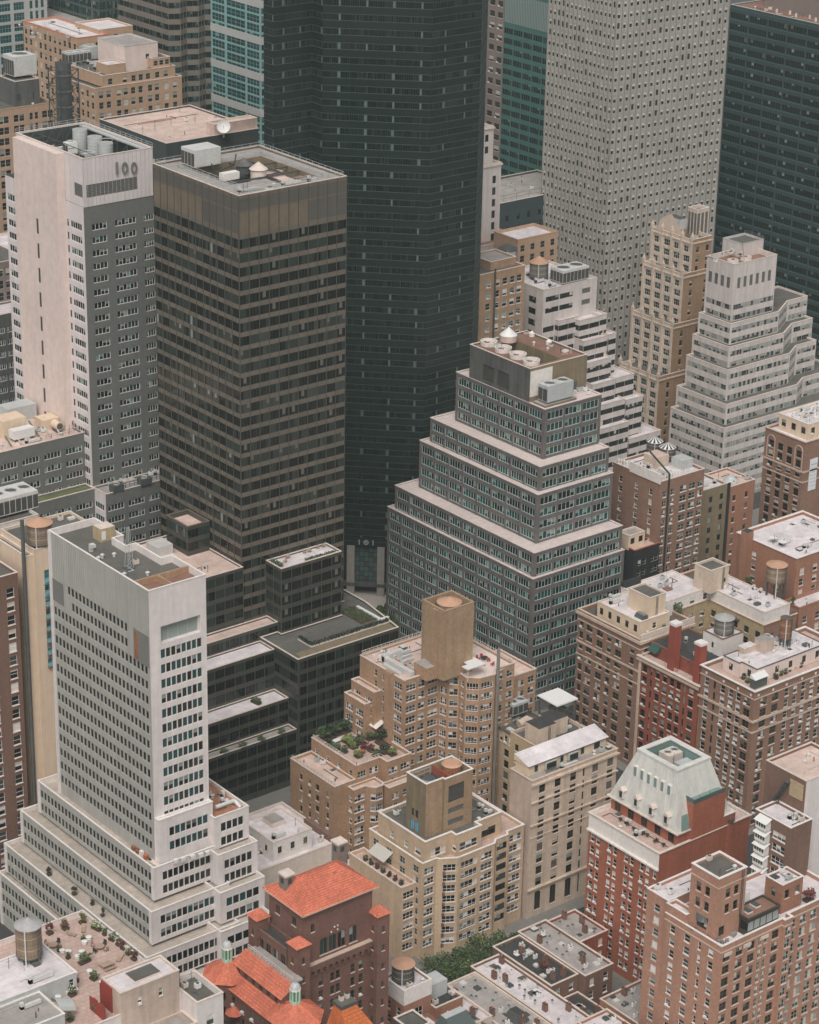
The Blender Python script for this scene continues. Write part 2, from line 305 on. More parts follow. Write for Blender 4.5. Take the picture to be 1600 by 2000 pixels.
# kinds of window: frame, frame width, panes, middle rail, sill, chance of blinds and their cloth, glass
KIND = dict(
 sash=dict(fr='frame_w', fw=.09, n=1, rail=.5, sill='stone', pb=.55, bl=('blind_w', 'blind', 'blind_g'), g=('g_dk', 'g_md', 'g_lt'), ac=.05),
 sash_n=dict(fr='frame_c', fw=.08, n=1, rail=.5, sill=None, pb=.3, bl=('blind', 'blind_g'), g=('g_dk', 'g_md', 'g_md')),
 sash_d=dict(fr='frame_b', fw=.09, n=1, rail=.5, sill='stone', pb=.45, bl=('blind', 'blind_d', 'blind_g'), g=('g_dk', 'g_dk', 'g_md'), ac=.08),
 sash_t=dict(fr='frame_c', fw=.09, n=2, rail=.5, sill='stone', pb=.45, bl=('blind', 'blind_w', 'blind_g'), g=('g_dk', 'g_md', 'g_lt'), ac=.1),
 pair=dict(fr='frame_b', fw=.10, n=2, rail=.5, sill='stone', pb=.4, bl=('blind', 'blind_d'), g=('g_dk', 'g_md'), ac=.07),
 tri=dict(fr='frame_w', fw=.09, n=3, rail=.45, sill='stone', pb=.45, bl=('blind_w', 'blind_g', 'blind'), g=('g_dk', 'g_md', 'g_lt'), ac=.0),
 tri_d=dict(fr='frame_d', fw=.10, n=3, rail=0, sill=None, pb=.35, bl=('blind', 'blind_g'), g=('g_dk', 'g_md', 'g_lt')),
 bay=dict(fr='frame_w', fw=.10, n=4, rail=.3, sill=None, pb=.45, bl=('blind_w', 'blind', 'blind_g'), g=('g_dk', 'g_md', 'g_lt')),
 cw3=dict(fr='bronze_dk', fw=.05, n=3, rail=0, sill=None, pb=.02, bl=('blind_d',), g=('g_cw', 'g_cw', 'g_cw2', 'g_cw3')),
 cw3b=dict(fr='bronze_dk', fw=.05, n=3, rail=0, sill=None, pb=.12, bl=('blind_d', 'blind_g'), g=('g_cw3', 'g_cw2', 'g_cw4')),
 cwd=dict(fr='black_line', fw=.03, n=4, rail=0, sill=None, pb=.01, bl=('blind_d',), g=('g_bk', 'g_bk', 'g_bk2', 'g_bk3')),
 cwc=dict(fr='black_line', fw=.03, n=4, rail=0, sill=None, pb=.01, bl=('blind_d',), g=('g_bk', 'g_bk', 'g_bk2', 'g_bk3'), post='post_g'),
 strip1=dict(fr='frame_c', fw=.035, n=1, rail=0, sill=None, pb=.12, bl=('blind_d',), g=('g_dk', 'g_dk', 'g_md')),
 rib=dict(fr='frame_c', fw=.05, n=1, rail=0, sill=None, pb=.12, bl=('blind_d', 'blind_g'), g=('g_dk', 'g_dk', 'g_md', 'g_teal')),
 grp4=dict(fr='frame_w', fw=.15, n=4, rail=0, sill=None, pb=.4, bl=('shade_teal', 'blind_g'), g=('g_dk', 'g_md', 'g_grn')),
 grp5=dict(fr='frame_w', fw=.15, n=5, rail=0, sill=None, pb=.4, bl=('shade_teal', 'blind_g'), g=('g_dk', 'g_md', 'g_grn')),
 grp6=dict(fr='frame_w', fw=.15, n=6, rail=0, sill=None, pb=.4, bl=('shade_teal', 'blind_g'), g=('g_dk', 'g_md', 'g_grn')),
 arch4=dict(fr='frame_g', fw=.15, n=4, rail=0, sill=None, pb=.27, bl=('shade_teal', 'blind_g'), g=('g_dk', 'g_dk', 'g_grn', 'g_teal'), arch=1),
 arch5=dict(fr='frame_g', fw=.15, n=5, rail=0, sill=None, pb=.27, bl=('shade_teal', 'blind_g'), g=('g_dk', 'g_dk', 'g_grn', 'g_teal'), arch=1),
 zig=dict(fr='louver', fw=.09, n=4, rail=.4, sill=None, pb=.8, bl=('blind_z', 'blind_z', 'blind_g'), g=('g_md', 'g_lt', 'g_dk')),
 rib4=dict(fr='frame_d', fw=.06, n=4, rail=0, sill=None, pb=.12, bl=('blind_g', 'blind'), g=('g_dk', 'g_dk', 'g_md')),
 b15=dict(fr='teal_dk', fw=.07, n=7, rail=0, sill=None, pb=.13, bl=('blind_g', 'blind_d'), g=('g_bk', 'g_bk2')),
 teal=dict(fr='teal_sp', fw=.10, n=4, rail=0, sill=None, pb=.15, bl=('blind_d', 'shade_teal'), g=('g_bk2', 'g_grn', 'g_bk')),
 aqua=dict(fr='aqua', fw=.10, n=4, rail=.5, sill=None, pb=.05, bl=('shade_teal',), g=('g_blue', 'g_grn', 'g_teal')),
 band=dict(fr='frame_d', fw=.05, n=3, rail=0, sill=None, pb=.1, bl=('blind_d',), g=('g_bk2', 'g_blue', 'g_bk')),
 steel=dict(fr='frame_c', fw=.05, n=1, rail=0, sill=None, pb=.86, bl=('blind_w', 'blind_w', 'blind'), g=('g_dk', 'g_md')),
 deco3=dict(fr='frame_c', fw=.12, n=3, rail=.5, sill='gothic', pb=.2, bl=('blind', 'blind_g'), g=('g_dk', 'g_md', 'g_grn')),
 dark=dict(fr='frame_d', fw=.06, n=1, rail=0, sill=None, pb=.1, bl=('blind_g',), g=('g_dk', 'g_md')),
 door=dict(fr='frame_d', fw=.10, n=2, rail=0, sill=None, pb=.1, bl=('blind',), g=('g_dk', 'g_md')),
 blued=dict(fr='frame_bl', fw=.12, n=2, rail=.5, sill='frame_bl', pb=.3, bl=('blind_g',), g=('g_teal', 'g_teal2')),
 louver=dict(fr='louver', fw=.08, n=1, rail=0, sill=None, slat='louver'),
 louver_d=dict(fr='louver_d', fw=.08, n=1, rail=0, sill=None, slat='louver_d'),
 panel_b=dict(fr='bronze', fw=.05, n=1, rail=0, sill=None, solid='bronze_pan'), panel_g=dict(fr='bronze', fw=.05, n=1, rail=0, sill=None, solid='bronze_grey'),
 screen=dict(fr='alu', fw=.08, n=4, rail=0, sill=None, solid='blind_g'), panel_w=dict(fr='grey_panel', fw=.06, n=1, rail=0, sill=None, solid='white_panel'),
 roundtop_c=dict(fr='frame_d', fw=.12, n=2, rail=.35, sill='stone', pb=.1, bl=('blind_g',), g=('g_dk', 'g_md'), arch=2, fill='cream_brick'),
 roundtop=dict(fr='frame_b', fw=.12, n=2, rail=.35, fill='club_brick', sill='stone', pb=.1, bl=('blind_g',), g=('g_dk', 'g_md', 'g_grn'), arch=2),
 slit=dict(fr='frame_d', fw=.05, n=1, rail=0, sill=None, solid='louver_d'), bluedoor=dict(fr='frame_d', fw=.06, n=2, rail=0, sill=None, solid='blue_door'),
)
NV = 7
def window_shape(kind, w, h, v):
    K = KIND[kind]; fr = MB(); pn = MB(); rg = random.Random(f'{kind}{w}{h}{v}'); y = -.06; fw = min(K['fw'], w*.2); x0, x1, a, c = -w/2, w/2, -h/2, h/2; f = K['fr']
    def strip(u0, u1, z0, z1):
        fr.quad((u0,y,z0),(u1,y,z0),(u1,y,z1),(u0,y,z1), f)
        if u1-u0 > z1-z0: fr.quad((u0,0,z0),(u1,0,z0),(u1,y,z0),(u0,y,z0), f); fr.quad((u0,y,z1),(u1,y,z1),(u1,0,z1),(u0,0,z1), f)
        else: fr.quad((u0,0,z0),(u0,y,z0),(u0,y,z1),(u0,0,z1), f); fr.quad((u1,y,z0),(u1,0,z0),(u1,0,z1),(u1,y,z1), f)
    strip(x0, x0+fw, a, c); strip(x1-fw, x1, a, c); strip(x0+fw, x1-fw, c-fw, c); strip(x0+fw, x1-fw, a, a+fw)
    n = K['n']; p = w/n
    if K.get('slat'):
        k = max(3, int(h/.45)); s = (h-2*fw)/k
        for i in range(k): z = a+fw+s*i; pn.quad((x0+fw,.06,z),(x1-fw,.06,z),(x1-fw,-.03,z+s*.8),(x0+fw,-.03,z+s*.8), K['slat']); pn.quad((x0+fw,-.03,z+s*.8),(x1-fw,-.03,z+s*.8),(x1-fw,.06,z+s),(x0+fw,.06,z+s), 'louver_d')
        return fr, pn
    for i in range(1, n): strip(x0+p*i-fw*.4, x0+p*i+fw*.4, a+fw, c-fw)
    if K.get('rail') and not K.get('arch'): zr = a+h*K['rail']; strip(x0+fw, x1-fw, zr-fw*.35, zr+fw*.35)
    if K.get('arch'):                        # fill the corners above each round head
        for i in range(1 if K['arch'] == 2 else n):
            u0, u1 = (x0, x1) if K['arch'] == 2 else (x0+p*i, x0+p*(i+1)); r = (u1-u0)/2; uc = (u0+u1)/2; zs = c-r*.75; sg = 6; pts = [(uc-r*math.cos(math.pi*j/sg), zs+r*.72*math.sin(math.pi*j/sg)) for j in range(sg+1)]
            for j in range(sg):
                (ua, za), (ub, zb) = pts[j], pts[j+1]; fr.quad((ua,y-.01,za),(ub,y-.01,zb),(ub,y-.01,c),(ua,y-.01,c), K.get('fill', f))
    run = 0; gl = K.get('g', ('g_dk',)); gall = rg.choice(gl)
    for i in range(n):
        u0, u1 = x0+p*i, x0+p*(i+1)
        if K.get('solid'): pn.quad((u0,0,a),(u1,0,a),(u1,0,c),(u0,0,c), K['solid']); continue
        g = gall if rg.random() < .75 else rg.choice(gl); fr_b = 0
        if rg.random() < K['pb']: fr_b = rg.choice((.25, .45, .5, .5, .7, 1.0) if kind not in ('zig', 'steel') else ((.6, 1, 1, 1, 1, .5) if kind == 'zig' else (.35, .4, .45, .5, .4, .3)))
        zb = c-h*fr_b
        if fr_b > 0: pn.quad((u0,0,zb),(u1,0,zb),(u1,0,c),(u0,0,c), rg.choice(K['bl']))
        if fr_b < 1: pn.quad((u0,0,a),(u1,0,a),(u1,0,zb),(u0,0,zb), g)
    if K.get('post') and v % 7 < 4: pn.box(x1-.62-.25*(v % 2), -.03, a+.02, x1-.1, .0, c-(.02 if v < 4 else h*.35), K['post'])
    if K.get('sill'): fr.box(x0-.08, -.32, a-.16, x1+.08, .02, a, K['sill'], bottom=True)
    if K.get('ac') and rg.random() < K['ac']*2.2: fr.box(x0+fw, -.55, a+.02, x0+fw+min(.7, w*.6), .0, a+.45, 'furn_w', bottom=True)
    return fr, pn
_wc = {}
def wparts(kind, w, h, v):
    k = (kind, w, h, v)
    if k not in _wc: _wc[k] = [window_shape(kind, w, h, v), None, None, None]
    return _wc[k]
def visible(p, bvh):
    x, y = proj(p)
    if not (-15 < x < 1615 and -15 < y < 2015): return False
    d = CAM-p; L = d.length; d.normalize(); return bvh.ray_cast(p+d*.25, d, L)[0] is None
def place_windows():
    V, Fs = [], []
    for poly, z0, z1 in OCC:
        n = len(poly); k = len(V); V += [(*p, z0) for p in poly]+[(*p, z1) for p in poly]
        for i in range(n): Fs.append((k+i, k+(i+1) % n, k+n+(i+1) % n, k+n+i))
        Fs.append(tuple(k+n+i for i in range(n)))
    bvh = BVHTree.FromPolygons(V, Fs); count = 0; rg = random.Random(5)
    for tn, ws in WIN.items():
        th = bpy.data.objects[tn]; bx = Vector(BASE[tn]); big = []; rest = []
        for w in ws:
            c, ang, ww, hh, kind, nn = w; dist = (CAM-c).length; view = (CAM-c)/dist; pw = ww*FPX/dist*max(.05, view.dot(nn)); ph = hh*FPX/dist*.92; v = rg.randrange(NV)
            if max(pw, ph) >= 9.5 and min(pw, ph) > 2.5 and view.dot(nn) > .02 and visible(c+nn*.3, bvh): big.append((pw*ph, pw, w, v))
            else: rest.append((w, v))
        big.sort(key=lambda t: -t[0]); rest += [(w, v) for _, _, w, v in big[300:]]
        for a, pw, (c, ang, ww, hh, kind, nn), v in big[:300]:
            e = wparts(kind, ww, hh, v); fr, pn = e[0]; split = pw >= 11
            if split:
                if e[1] is None: e[1] = fr.mesh('window'); e[2] = pn.mesh('pane')
                me = e[1]
            else:
                if e[3] is None:
                    q = MB(); n = len(fr.v); q.v = fr.v+pn.v; q.f = fr.f+[tuple(i+n for i in f) for f in pn.f]; q.m = fr.m+pn.m; e[3] = q.mesh('window')
                me = e[3]
            o = bpy.data.objects.new('window', me); COL.objects.link(o); o.parent = th; o.location = c-bx; o.rotation_euler = (0, 0, ang); count += 1
            if split: g = bpy.data.objects.new('pane', e[2]); COL.objects.link(g); g.parent = o; count += 1
        if rest:
            q = MB()
            for (c, ang, ww, hh, kind, nn), v in rest:
                fr, pn = wparts(kind, ww, hh, v)[0]; ca, sa = math.cos(ang), math.sin(ang)
                for s in (fr, pn):
                    n = len(q.v); q.v += [(c.x+x*ca-y*sa, c.y+x*sa+y*ca, c.z+z) for x, y, z in s.v]; q.f += [tuple(i+n for i in f) for f in s.f]; q.m += s.m
            q.build('far_windows', th, kind='stuff')


# ------------------------------------------------------------------ ground, streets, pavements
def sheet(name, x0, y0, x1, y1, z, m, h=0):
    b = MB()
    if h: b.box(x0, y0, z-h, x1, y1, z, m)
    else: b.quad((x0, y0, z), (x1, y0, z), (x1, y1, z), (x0, y1, z), m)
    return b.build(name, kind='structure')
HAZE = 0.00010
sheet('ground', -650, -650, 2250, 2250, -.02, 'ground')
for yc in (278, 358, 438, 518, 598, 678): sheet('street_road', 100, yc-5, 800, yc+5, 0.0, 'asphalt')
for xa, xb in ((213, 231), (374, 404), (530, 548), (640, 660)): sheet('avenue_road', xa, 150, xb, 900, .004, 'asphalt')
for xa, xb in ((233.5, 371.5), (406.5, 527.5), (550.5, 637.5)):
    for ya in (203, 283, 363, 443, 523, 603): sheet('pavement', xa-2.4, ya-.01, xb+2.4, ya+69.9, .14, 'pavement', .15)
part('lane_marking', sheet('park_median', 388, 380, 390, 720, .16, 'kerb', .15), lambda b: [b.quad((380, y, .012), (380.15, y, .012), (380.15, y+3, .012), (380, y+3, .012), 'paint_white') for y in range(400, 600, 8)])

# ------------------------------------------------------------------ bronze office tower with its stepped podium
t = thing('office_tower', 'bronze glass office tower with flat railed roof and stacked dark podium terraces', 'building', (329, 458, 0))
tw = rect(329, 473.7, 361.8, 511.4); ZB = 152.6
crown = lambda n: [F(n, -.06, 3.1, 9, .9, 'panel_g', rows=1, d=.05), F(n, -.06, 5.4, 9, 4.3, 'panel_b', rows=1, d=.05, kf=lambda r, i: 'panel_g' if i % 12 > 6 else 'panel_b')]
cwf = lambda n, top: F(n, -.06, 2.36, 3.57, top, 'cw3', d=.07, kf=lambda r, i: 'cw3b' if (r in (1, 7, 8, 12, 16, 20, 25) and (i*7+r*5) % 11 > 3) or (i*13+r*7) % 37 == 5 else 'cw3')
volume(t, tw, 30, ZB, 'bronze', {'S': crown(11)+[cwf(11, 11)], 'W': crown(12)+[cwf(12, 11)]}, roof=None, par=.5, cop='stone', t=.3)
S_, W_ = (tw[0], tw[1]), (tw[3], tw[0])
fins(t, *S_, 30, ZB-.2, 11, .11, .16, 'bronze_fin'); fins(t, *W_, 30, ZB-.2, 12, .11, .16, 'bronze_fin')
pit = rect(334.5, 478.5, 357, 504)
part('roof', t, lambda b: ring(b, pit, offset(tw, -.3), ZB-.52, ZB-.5, 'roof_grey', sides=False, under=False))
part('roof_pit', t, lambda b: (b.quad(*[(*p, ZB-3.6) for p in pit], 'roof_black'), [b.quad((*pit[(i+1)%4], ZB-3.6), (*pit[i], ZB-3.6), (*pit[i], ZB-.5), (*pit[(i+1)%4], ZB-.5), 'mech_tan') for i in range(4)]))
part('equipment_deck', t, lambda b: (b.box(335, 479, ZB-3.6, 346, 486, ZB-.9, 'mech_tan', 'roof_grey'), b.box(348, 481, ZB-3.6, 352, 489, ZB-1.2, 'rust', 'roof_pink'), b.box(353, 481, ZB-3.6, 356.5, 486, ZB-1.6, 'rust', 'roof_brown'), b.box(346, 491, ZB-3.6, 355, 495, ZB-1.4, 'mech_tan', 'roof_pink')))
def rails(b, pts, h=1.1, m='metal_lt', r=.05, step=2.5, closed=False):
    pts = [Vector(p) for p in pts]
    for a, c in zip(pts, pts[1:]+([pts[0]] if closed else [])):
        d = c-a; n = max(1, int(d.length/step))
        for i in range(n+1): q = a+d*i/n; b.tube(q, q+Vector((0, 0, h)), r, m)
        for k in (.5, 1): b.tube(a+Vector((0, 0, h*k)), c+Vector((0, 0, h*k)), r, m)
part('roof_railing', t, lambda b: rails(b, [(*p, ZB-.1) for p in offset(tw, -.5)], 1.2, closed=True))
part('pit_railing', t, lambda b: (rails(b, [(*p, ZB-.5) for p in offset(pit, .4)], 1.1, closed=True), rails(b, [(*p, ZB-.5) for p in offset(pit, 1.6)], .9, closed=True)))
part('pit_beam', t, lambda b: [b.box(334.5, y, ZB-1, 357, y+.35, ZB-.6, 'metal_dk') for y in (487, 492, 497)]+[b.box(x, 478.5, ZB-1, x+.35, 504, ZB-.6, 'metal_dk') for x in (347, 352)])
# podium blocks
cwp = lambda n, top=.9: F(n, -.06, 2.4, 3.6, top, 'cw3', d=.07)
def podium(pl, z1, roof, ns=None, nw=None, cop='stone', par=.4):
    st = {}
    if ns: st['S'] = [cwp(ns)]
    if nw: st['W'] = [cwp(nw)]
    volume(t, pl, 0, z1, 'bronze_low', st, roof, par, cop, .3)
    if ns: fins(t, pl[0], pl[1], 0, z1-.2, ns, .11, .16, 'bronze_fin')
    if nw: fins(t, pl[3], pl[0], 0, z1-.2, nw, .11, .16, 'bronze_fin')
p1 = rect(336.6, 466.9, 356, 473.7); podium(p1, 54.4, 'roof_white', 6, 2)
podium(rect(303, 473.2, 329, 502), 54.7, 'roof_pink', 9)
podium(rect(303, 468.5, 336.6, 473.2), 38.8, 'roof_pink', 11)
podium(rect(300, 462.2, 331, 468.5), 35, 'roof_white', 10)
p3 = [(331, 452), (363.6, 452), (366.5, 470), (366.5, 507), (361.8, 507), (361.8, 473.7), (356, 473.7), (356, 466.9), (336.6, 466.9), (336.6, 468.5), (331, 468.5)]
podium(p3, 36, 'roof_tar', 11, None)
volume(t, rect(330.9, 451.9, 331.6, 462.1), 0, 35.9, 'bronze_low', {'W': [cwp(3)]}, None, 0, None, name='podium_corner')
podium(rect(300, 456, 330.9, 462.2), 23.6, 'roof_white', 10)
podium(rect(300, 452.5, 330.9, 456), 16, 'roof_grey', 10)

# ------------------------------------------------------------------ black faceted tower
k = thing('office_tower', 'very tall black glass tower with folded faces and pale base columns', 'building', (425, 545, 0))
xa = aty(535, 300, 549.5).x
pf = [(xa, 549.5), (407.1, 549.5), (407.1, 544.6), (428.8, 522.9), (446.6, 522.9), (462, 538.3), (462, 575), (447, 590), (xa+30, 590), (xa, 554.2)]
cb = lambda n: F(n, -.04, 1.75, 4.02, 1.2, 'cwd', d=.04, kf=lambda r, i: 'cwc' if i % 3 == 1 else 'cwd')
volume(k, pf, 16.5, 190, 'black_sp', {0: [cb(7)], 1: [cb(2)], 2: [cb(12)], 3: [cb(7)], 4: [cb(8)], 9: [cb(2)]}, 'roof_black', .5, None)
def lines(b, A, B, z0, z1, fh, top, h, m, o=.05):
    dx, dy = B[0]-A[0], B[1]-A[1]; L = math.hypot(dx, dy); dx /= L; dy /= L; nx, ny = dy, -dx; z = z1-top
    while z > z0+.3:
        a = (A[0]+nx*o, A[1]+ny*o); c = (B[0]+nx*o, B[1]+ny*o); b.quad((*a, z), (*c, z), (*c, z+h), (*a, z+h), m); b.quad((*a, z+h), (*c, z+h), (*B, z+h), (*A, z+h), m); b.quad((*A, z), (*B, z), (*c, z), (*a, z), m); z -= fh
for i in (0, 1, 2, 3, 4, 9):
    A, B = pf[i], pf[(i+1) % len(pf)]
    part('transom', k, lambda b: (lines(b, A, B, 16.5, 190, 4.02, 1.2, .13, 'black_line'), lines(b, A, B, 16.5, 190, 4.02, 3.1, .13, 'black_line')))
for i, n in ((4, 8),): fins(k, pf[i], pf[i+1], 16.5, 189, n, .22, .12, 'black_line', ends=False)
# the entrance in the folded front: recessed atrium glass between pale stone columns
nd = Vector((-1, -1, 0)).normalized(); ed = Vector((1, -1, 0)).normalized(); F0 = Vector((407.1, 544.6, 0)); LF = (Vector((428.8, 522.9, 0))-F0).length
def fr_pt(u, o, z): p = F0+ed*u+nd*o; return (p.x, p.y, z)
def uof(px, py): d = sight(px, py); p = CAM+d*((F0.x+F0.y)/(d.x+d.y)); return (p-F0).dot(ed)
pin = [(xa, 552), (409.5, 552), (409.5, 547.5), (430, 527), (446, 525), (460, 539), (460, 575), (xa, 588)]
volume(k, pin, 0, 16.5, 'black_sp', {}, None, 0, None, name='lobby_wall')
c0, c1 = uof(677, 1160), uof(692, 1160); c2, c3 = uof(736, 1160), uof(750, 1160)
def slabq(b, u0, u1, o0, o1, z0, z1, m):
    P = [fr_pt(u0, o1, z0), fr_pt(u1, o1, z0), fr_pt(u1, o0, z0), fr_pt(u0, o0, z0)]; b.prism([(q[0], q[1]) for q in P], z0, z1, m); b.ngon([(q[0], q[1], z0) for q in P][::-1], m)
for a, c in ((c0, c1), (c2, c3), (2*c0-c2, 2*c1-c3), (2*c2-c0, 2*c3-c1)):
    o = part('column', k, lambda b: slabq(b, a, c, -1.5, .25, 0, 16.6, 'steel_panel'))
for i in range(5):
    for j in range(7):
        u0 = c1+(c2-c1)*i/5; u1 = c1+(c2-c1)*(i+1)/5; z = 4.6+j*1.6
        part('atrium_pane', k, lambda b: slabq(b, u0+.05, u1-.05, -1.35, -1.25, z+.05, z+1.5, ('g_teal2', 'g_house', 'g_lt')[(i+j) % 3]))
part('entrance_canopy', k, lambda b: slabq(b, c0-3, c3+3, -1.6, .5, 3.4, 4.4, 'mech_grey'))
def glyph(b, u, z, txt, s, m):
    if txt == '1': slabq(b, u-.18*s, u+.18*s, .05, .2, z, z+2*s, m)
    else:
        for j in range(16):
            a0, a1 = 2*math.pi*j/16, 2*math.pi*(j+1)/16; R0, R1 = .62*s, 1.0*s
            P = [(u+R0*math.cos(a0), z+s+R0*math.sin(a0)), (u+R1*math.cos(a0), z+s+R1*math.sin(a0)), (u+R1*math.cos(a1), z+s+R1*math.sin(a1)), (u+R0*math.cos(a1), z+s+R0*math.sin(a1))]
            b.ngon([fr_pt(q[0], .15, q[1]) for q in P], m)
        slabq(b, u-.3*s, u+.3*s, .05, .15, z+.7*s, z+1.3*s, m)
um = (c1+c2)/2
for du, ch in ((-2.1, '1'), (0, 'o'), (2.1, '1')): part('house_number', k, lambda b: glyph(b, um+du, 17.1, ch, .8, 'metal_lt'))
part('sign_band', k, lambda b: slabq(b, c0-2, c3+2, -.02, .04, 16.5, 19.4, 'black_sp'))

# ------------------------------------------------------------------ grey stepped office block with arched windows
g = thing('stepped_office_block', 'grey stepped office block with rows of round-headed windows and pale ledges', 'building', (405, 446, 0))
tiers = [((405, 446.1, 438.8, 509.5), 0, 40.9), ((406.2, 447.3, 438.7, 507.7), 40.9, 47.8), ((411, 452.1, 438.6, 502.9), 47.8, 62), ((413.1, 454, 438.5, 500.9), 62, 69), ((417.6, 458, 438.4, 495.4), 69, 83.3)]
for (x0, y0, x1, y1), z0, z1 in tiers:
    pl = rect(x0, y0, x1, y1); sp = lambda L: [F(max(3, int(L/5.7)), -.6, 2.25, 3.42, 1.1, 'arch5' if L > 30 else 'arch4', d=.22, bot=.02, m=(.7, .7))]
    volume(g, pl, z0, z1, 'grey99', {'S': sp(x1-x0), 'W': sp(y1-y0)}, 'ledge', .12, 'ledge', .5, .12)
    fins(g, pl[0], pl[1], z0, z1, max(3, int((x1-x0)/5.7)), .5, .14, 'grey99', .7, .7, 'pilaster'); fins(g, pl[3], pl[0], z0, z1, max(3, int((y1-y0)/5.7)), .5, .14, 'grey99', .7, .7, 'pilaster')
mp = rect(417.6, 464.5, 438.4, 489.8)
volume(g, mp, 83.2, 93, 'mech_grey', {'W': [F(2, 5, 4.6, 9, 4.0, 'louver_d', m=(5, 8), d=.3)]}, None, .4, 'stone', .3, walls={'S': 'mech_tan'}, name='plant_room_wall')
mpit = rect(424, 467, 431, 487)
part('roof', g, lambda b: ring(b, mpit, offset(mp, -.3), 92.58, 92.6, 'roof_brown', sides=False, under=False))
part('roof_pit', g, lambda b: (b.quad(*[(*p, 87.5) for p in mpit], 'roof_black'), [b.quad((*mpit[(i+1)%4], 87.5), (*mpit[i], 87.5), (*mpit[i], 92.6), (*mpit[(i+1)%4], 92.6), 'mech_tan') for i in range(4)]))
part('white_panel', g, lambda b: b.box(417.7, 464.36, 84.9, 425.6, 464.47, 92.2, 'stone_w'))
part('door', g, lambda b: b.box(433.6, 464.34, 83.3, 434.9, 464.46, 86, 'metal_dk'))
part('plant_plinth', g, lambda b: b.box(418.4, 459, 83.3, 430, 463.8, 83.9, 'mech_tan', 'roof_grey'))

# ------------------------------------------------------------------ white tower with broad lower tiers (foreground left)
a = thing('stepped_office_tower', 'white concrete tower with grey west side rising from broad terraced tiers', 'building', (240, 380, 0))
ZA = 100.7; poly = [(247, 389.3), (261.2, 389.3), (261.2, 402), (258.5, 402), (258.5, 412), (256, 412), (256, 417), (258.6, 417), (258.6, 429.1), (247, 429.1)]
wW = lambda n, top, rows=None, skip=None, m=(.9, .9): F(n, -.32, 2.05, 3.5, top, 'strip1', d=.2, rows=rows, skip=skip, m=m, bot=.3)
n1 = len(poly)-1
volume(a, poly, 36, ZA, 'white_conc', {n1: [F(25, -.32, 2.05, 3.5, 10.6, 'strip1', d=.2, rows=2, m=(.9, .9), skip=lambda r, i: i < (4 if r == 0 else 5) or i > 19), wW(25, 17.6)],
   'S': [F(1, 9.9, 4.0, 9, 8.8, 'screen', rows=1, d=1.2, m=(2.6, 1.3)), F(8, -.14, 2.15, 3.5, 14.1, 'rib', m=(2.6, 1.2), d=.22, bot=.6)]}, 'roof_tar', 1.5, 'stone_w', .3, walls={n1: 'grey_panel'})
fins(a, poly[n1], poly[0], ZA-10.4, ZA-.3, 50, .14, .07, 'grey_panel', .9, .9, 'rib')
part('corner_pier', a, lambda b: b.box(246.85, 428.1, 36, 247.3, 429.25, ZA-.02, 'white_conc'))
part('west_louver', a, lambda b: b.box(246.9, 423.6, 84.6, 247.06, 428, 89.8, 'louver')); part('west_louver', a, lambda b: b.box(246.9, 389.6, 83, 247.06, 395.4, 90.2, 'louver'))
part('rust_stain_panel', a, lambda b: b.box(246.86, 393.6, 83.5, 246.96, 395.0, 89.6, 'rust'))
part('roof_well', a, lambda b: (b.quad((247.4, 389.7, ZA-1.44), (260.8, 389.7, ZA-1.44), (260.8, 395.2, ZA-1.44), (247.4, 395.2, ZA-1.44), 'roof_brown'), b.box(247.4, 395.2, ZA-1.5, 260.8, 395.6, ZA, 'tan_brick'), b.box(253, 389.7, ZA-1.5, 253.4, 395.2, ZA, 'tan_brick')))
part('door_bulkhead', a, lambda b: (b.box(254.4, 419.5, ZA-1.5, 258, 422.8, ZA+1.6, 'yellow_brick', 'stone'), b.box(254.6, 419.4, ZA-1, 255.6, 419.5, ZA+1, 'furn_w')))
part('roof_vent', a, lambda b: (b.cyl(250.4, 417, ZA-1.5, ZA-.4, .6, .6, 8, 'metal_lt'), b.box(249.9, 416, ZA-.5, 251, 417.2, ZA+.2, 'duct')))
mast = thing('roof_mast', 'slim steel lattice mast on the dark roof of the white tower', 'mast', (252, 404.5, ZA-1.5))
part('lattice', mast, lambda b: [b.tube((252+dx, 404.5+dy, ZA-1.5), (252+dx*.25, 404.5+dy*.25, ZA+8), .06, 'metal_lt') for dx, dy in ((-.7, -.7), (.7, -.7), (.7, .7), (-.7, .7))]+[b.tube((252-.6*(1-i/8), 404.5-.6*(1-i/8), ZA-1.5+i), (252+.55*(1-i/8), 404.5-.55*(1-i/8), ZA-.5+i), .04, 'metal_lt') for i in range(8)])
part('base_plate', mast, lambda b: b.box(251, 403.5, ZA-1.5, 253, 405.5, ZA-1.3, 'metal_dk'))
for (x0, y0, y1), z0, z1 in (((244.9, 386.6, 435), 29, 37), ((241.8, 383, 438), 20.9, 29), ((238, 379.3, 439.5), 13.6, 20.9), ((236.4, 376.2, 440), 0, 13.6)):
    pl = rect(x0, y0, 262, y1)
    volume(a, pl, z0, z1, 'white_conc', {'W': [dict(wW(max(10, int((y1-y0)/1.55)), 1.75, None, None, (.9, 1.0)), fh=3.35, bot=.05)], 'S': [F(None, -.14, 2.1, 3.35, 1.7, 'rib', m=(2.2, 1.0), pitch=1.36, d=.22, bot=.05)]}, 'roof_tan', .8, 'stone_w', .3, walls={'W': 'grey_panel'})
    part('corner_pier', a, lambda b: b.box(x0-.12, y0-.06, z0, x0+.3, y0+1.0, z1-.02, 'white_conc')); part('corner_pier', a, lambda b: b.box(x0-.12, y1-1.0, z0, x0+.3, y1+.06, z1-.02, 'white_conc'))
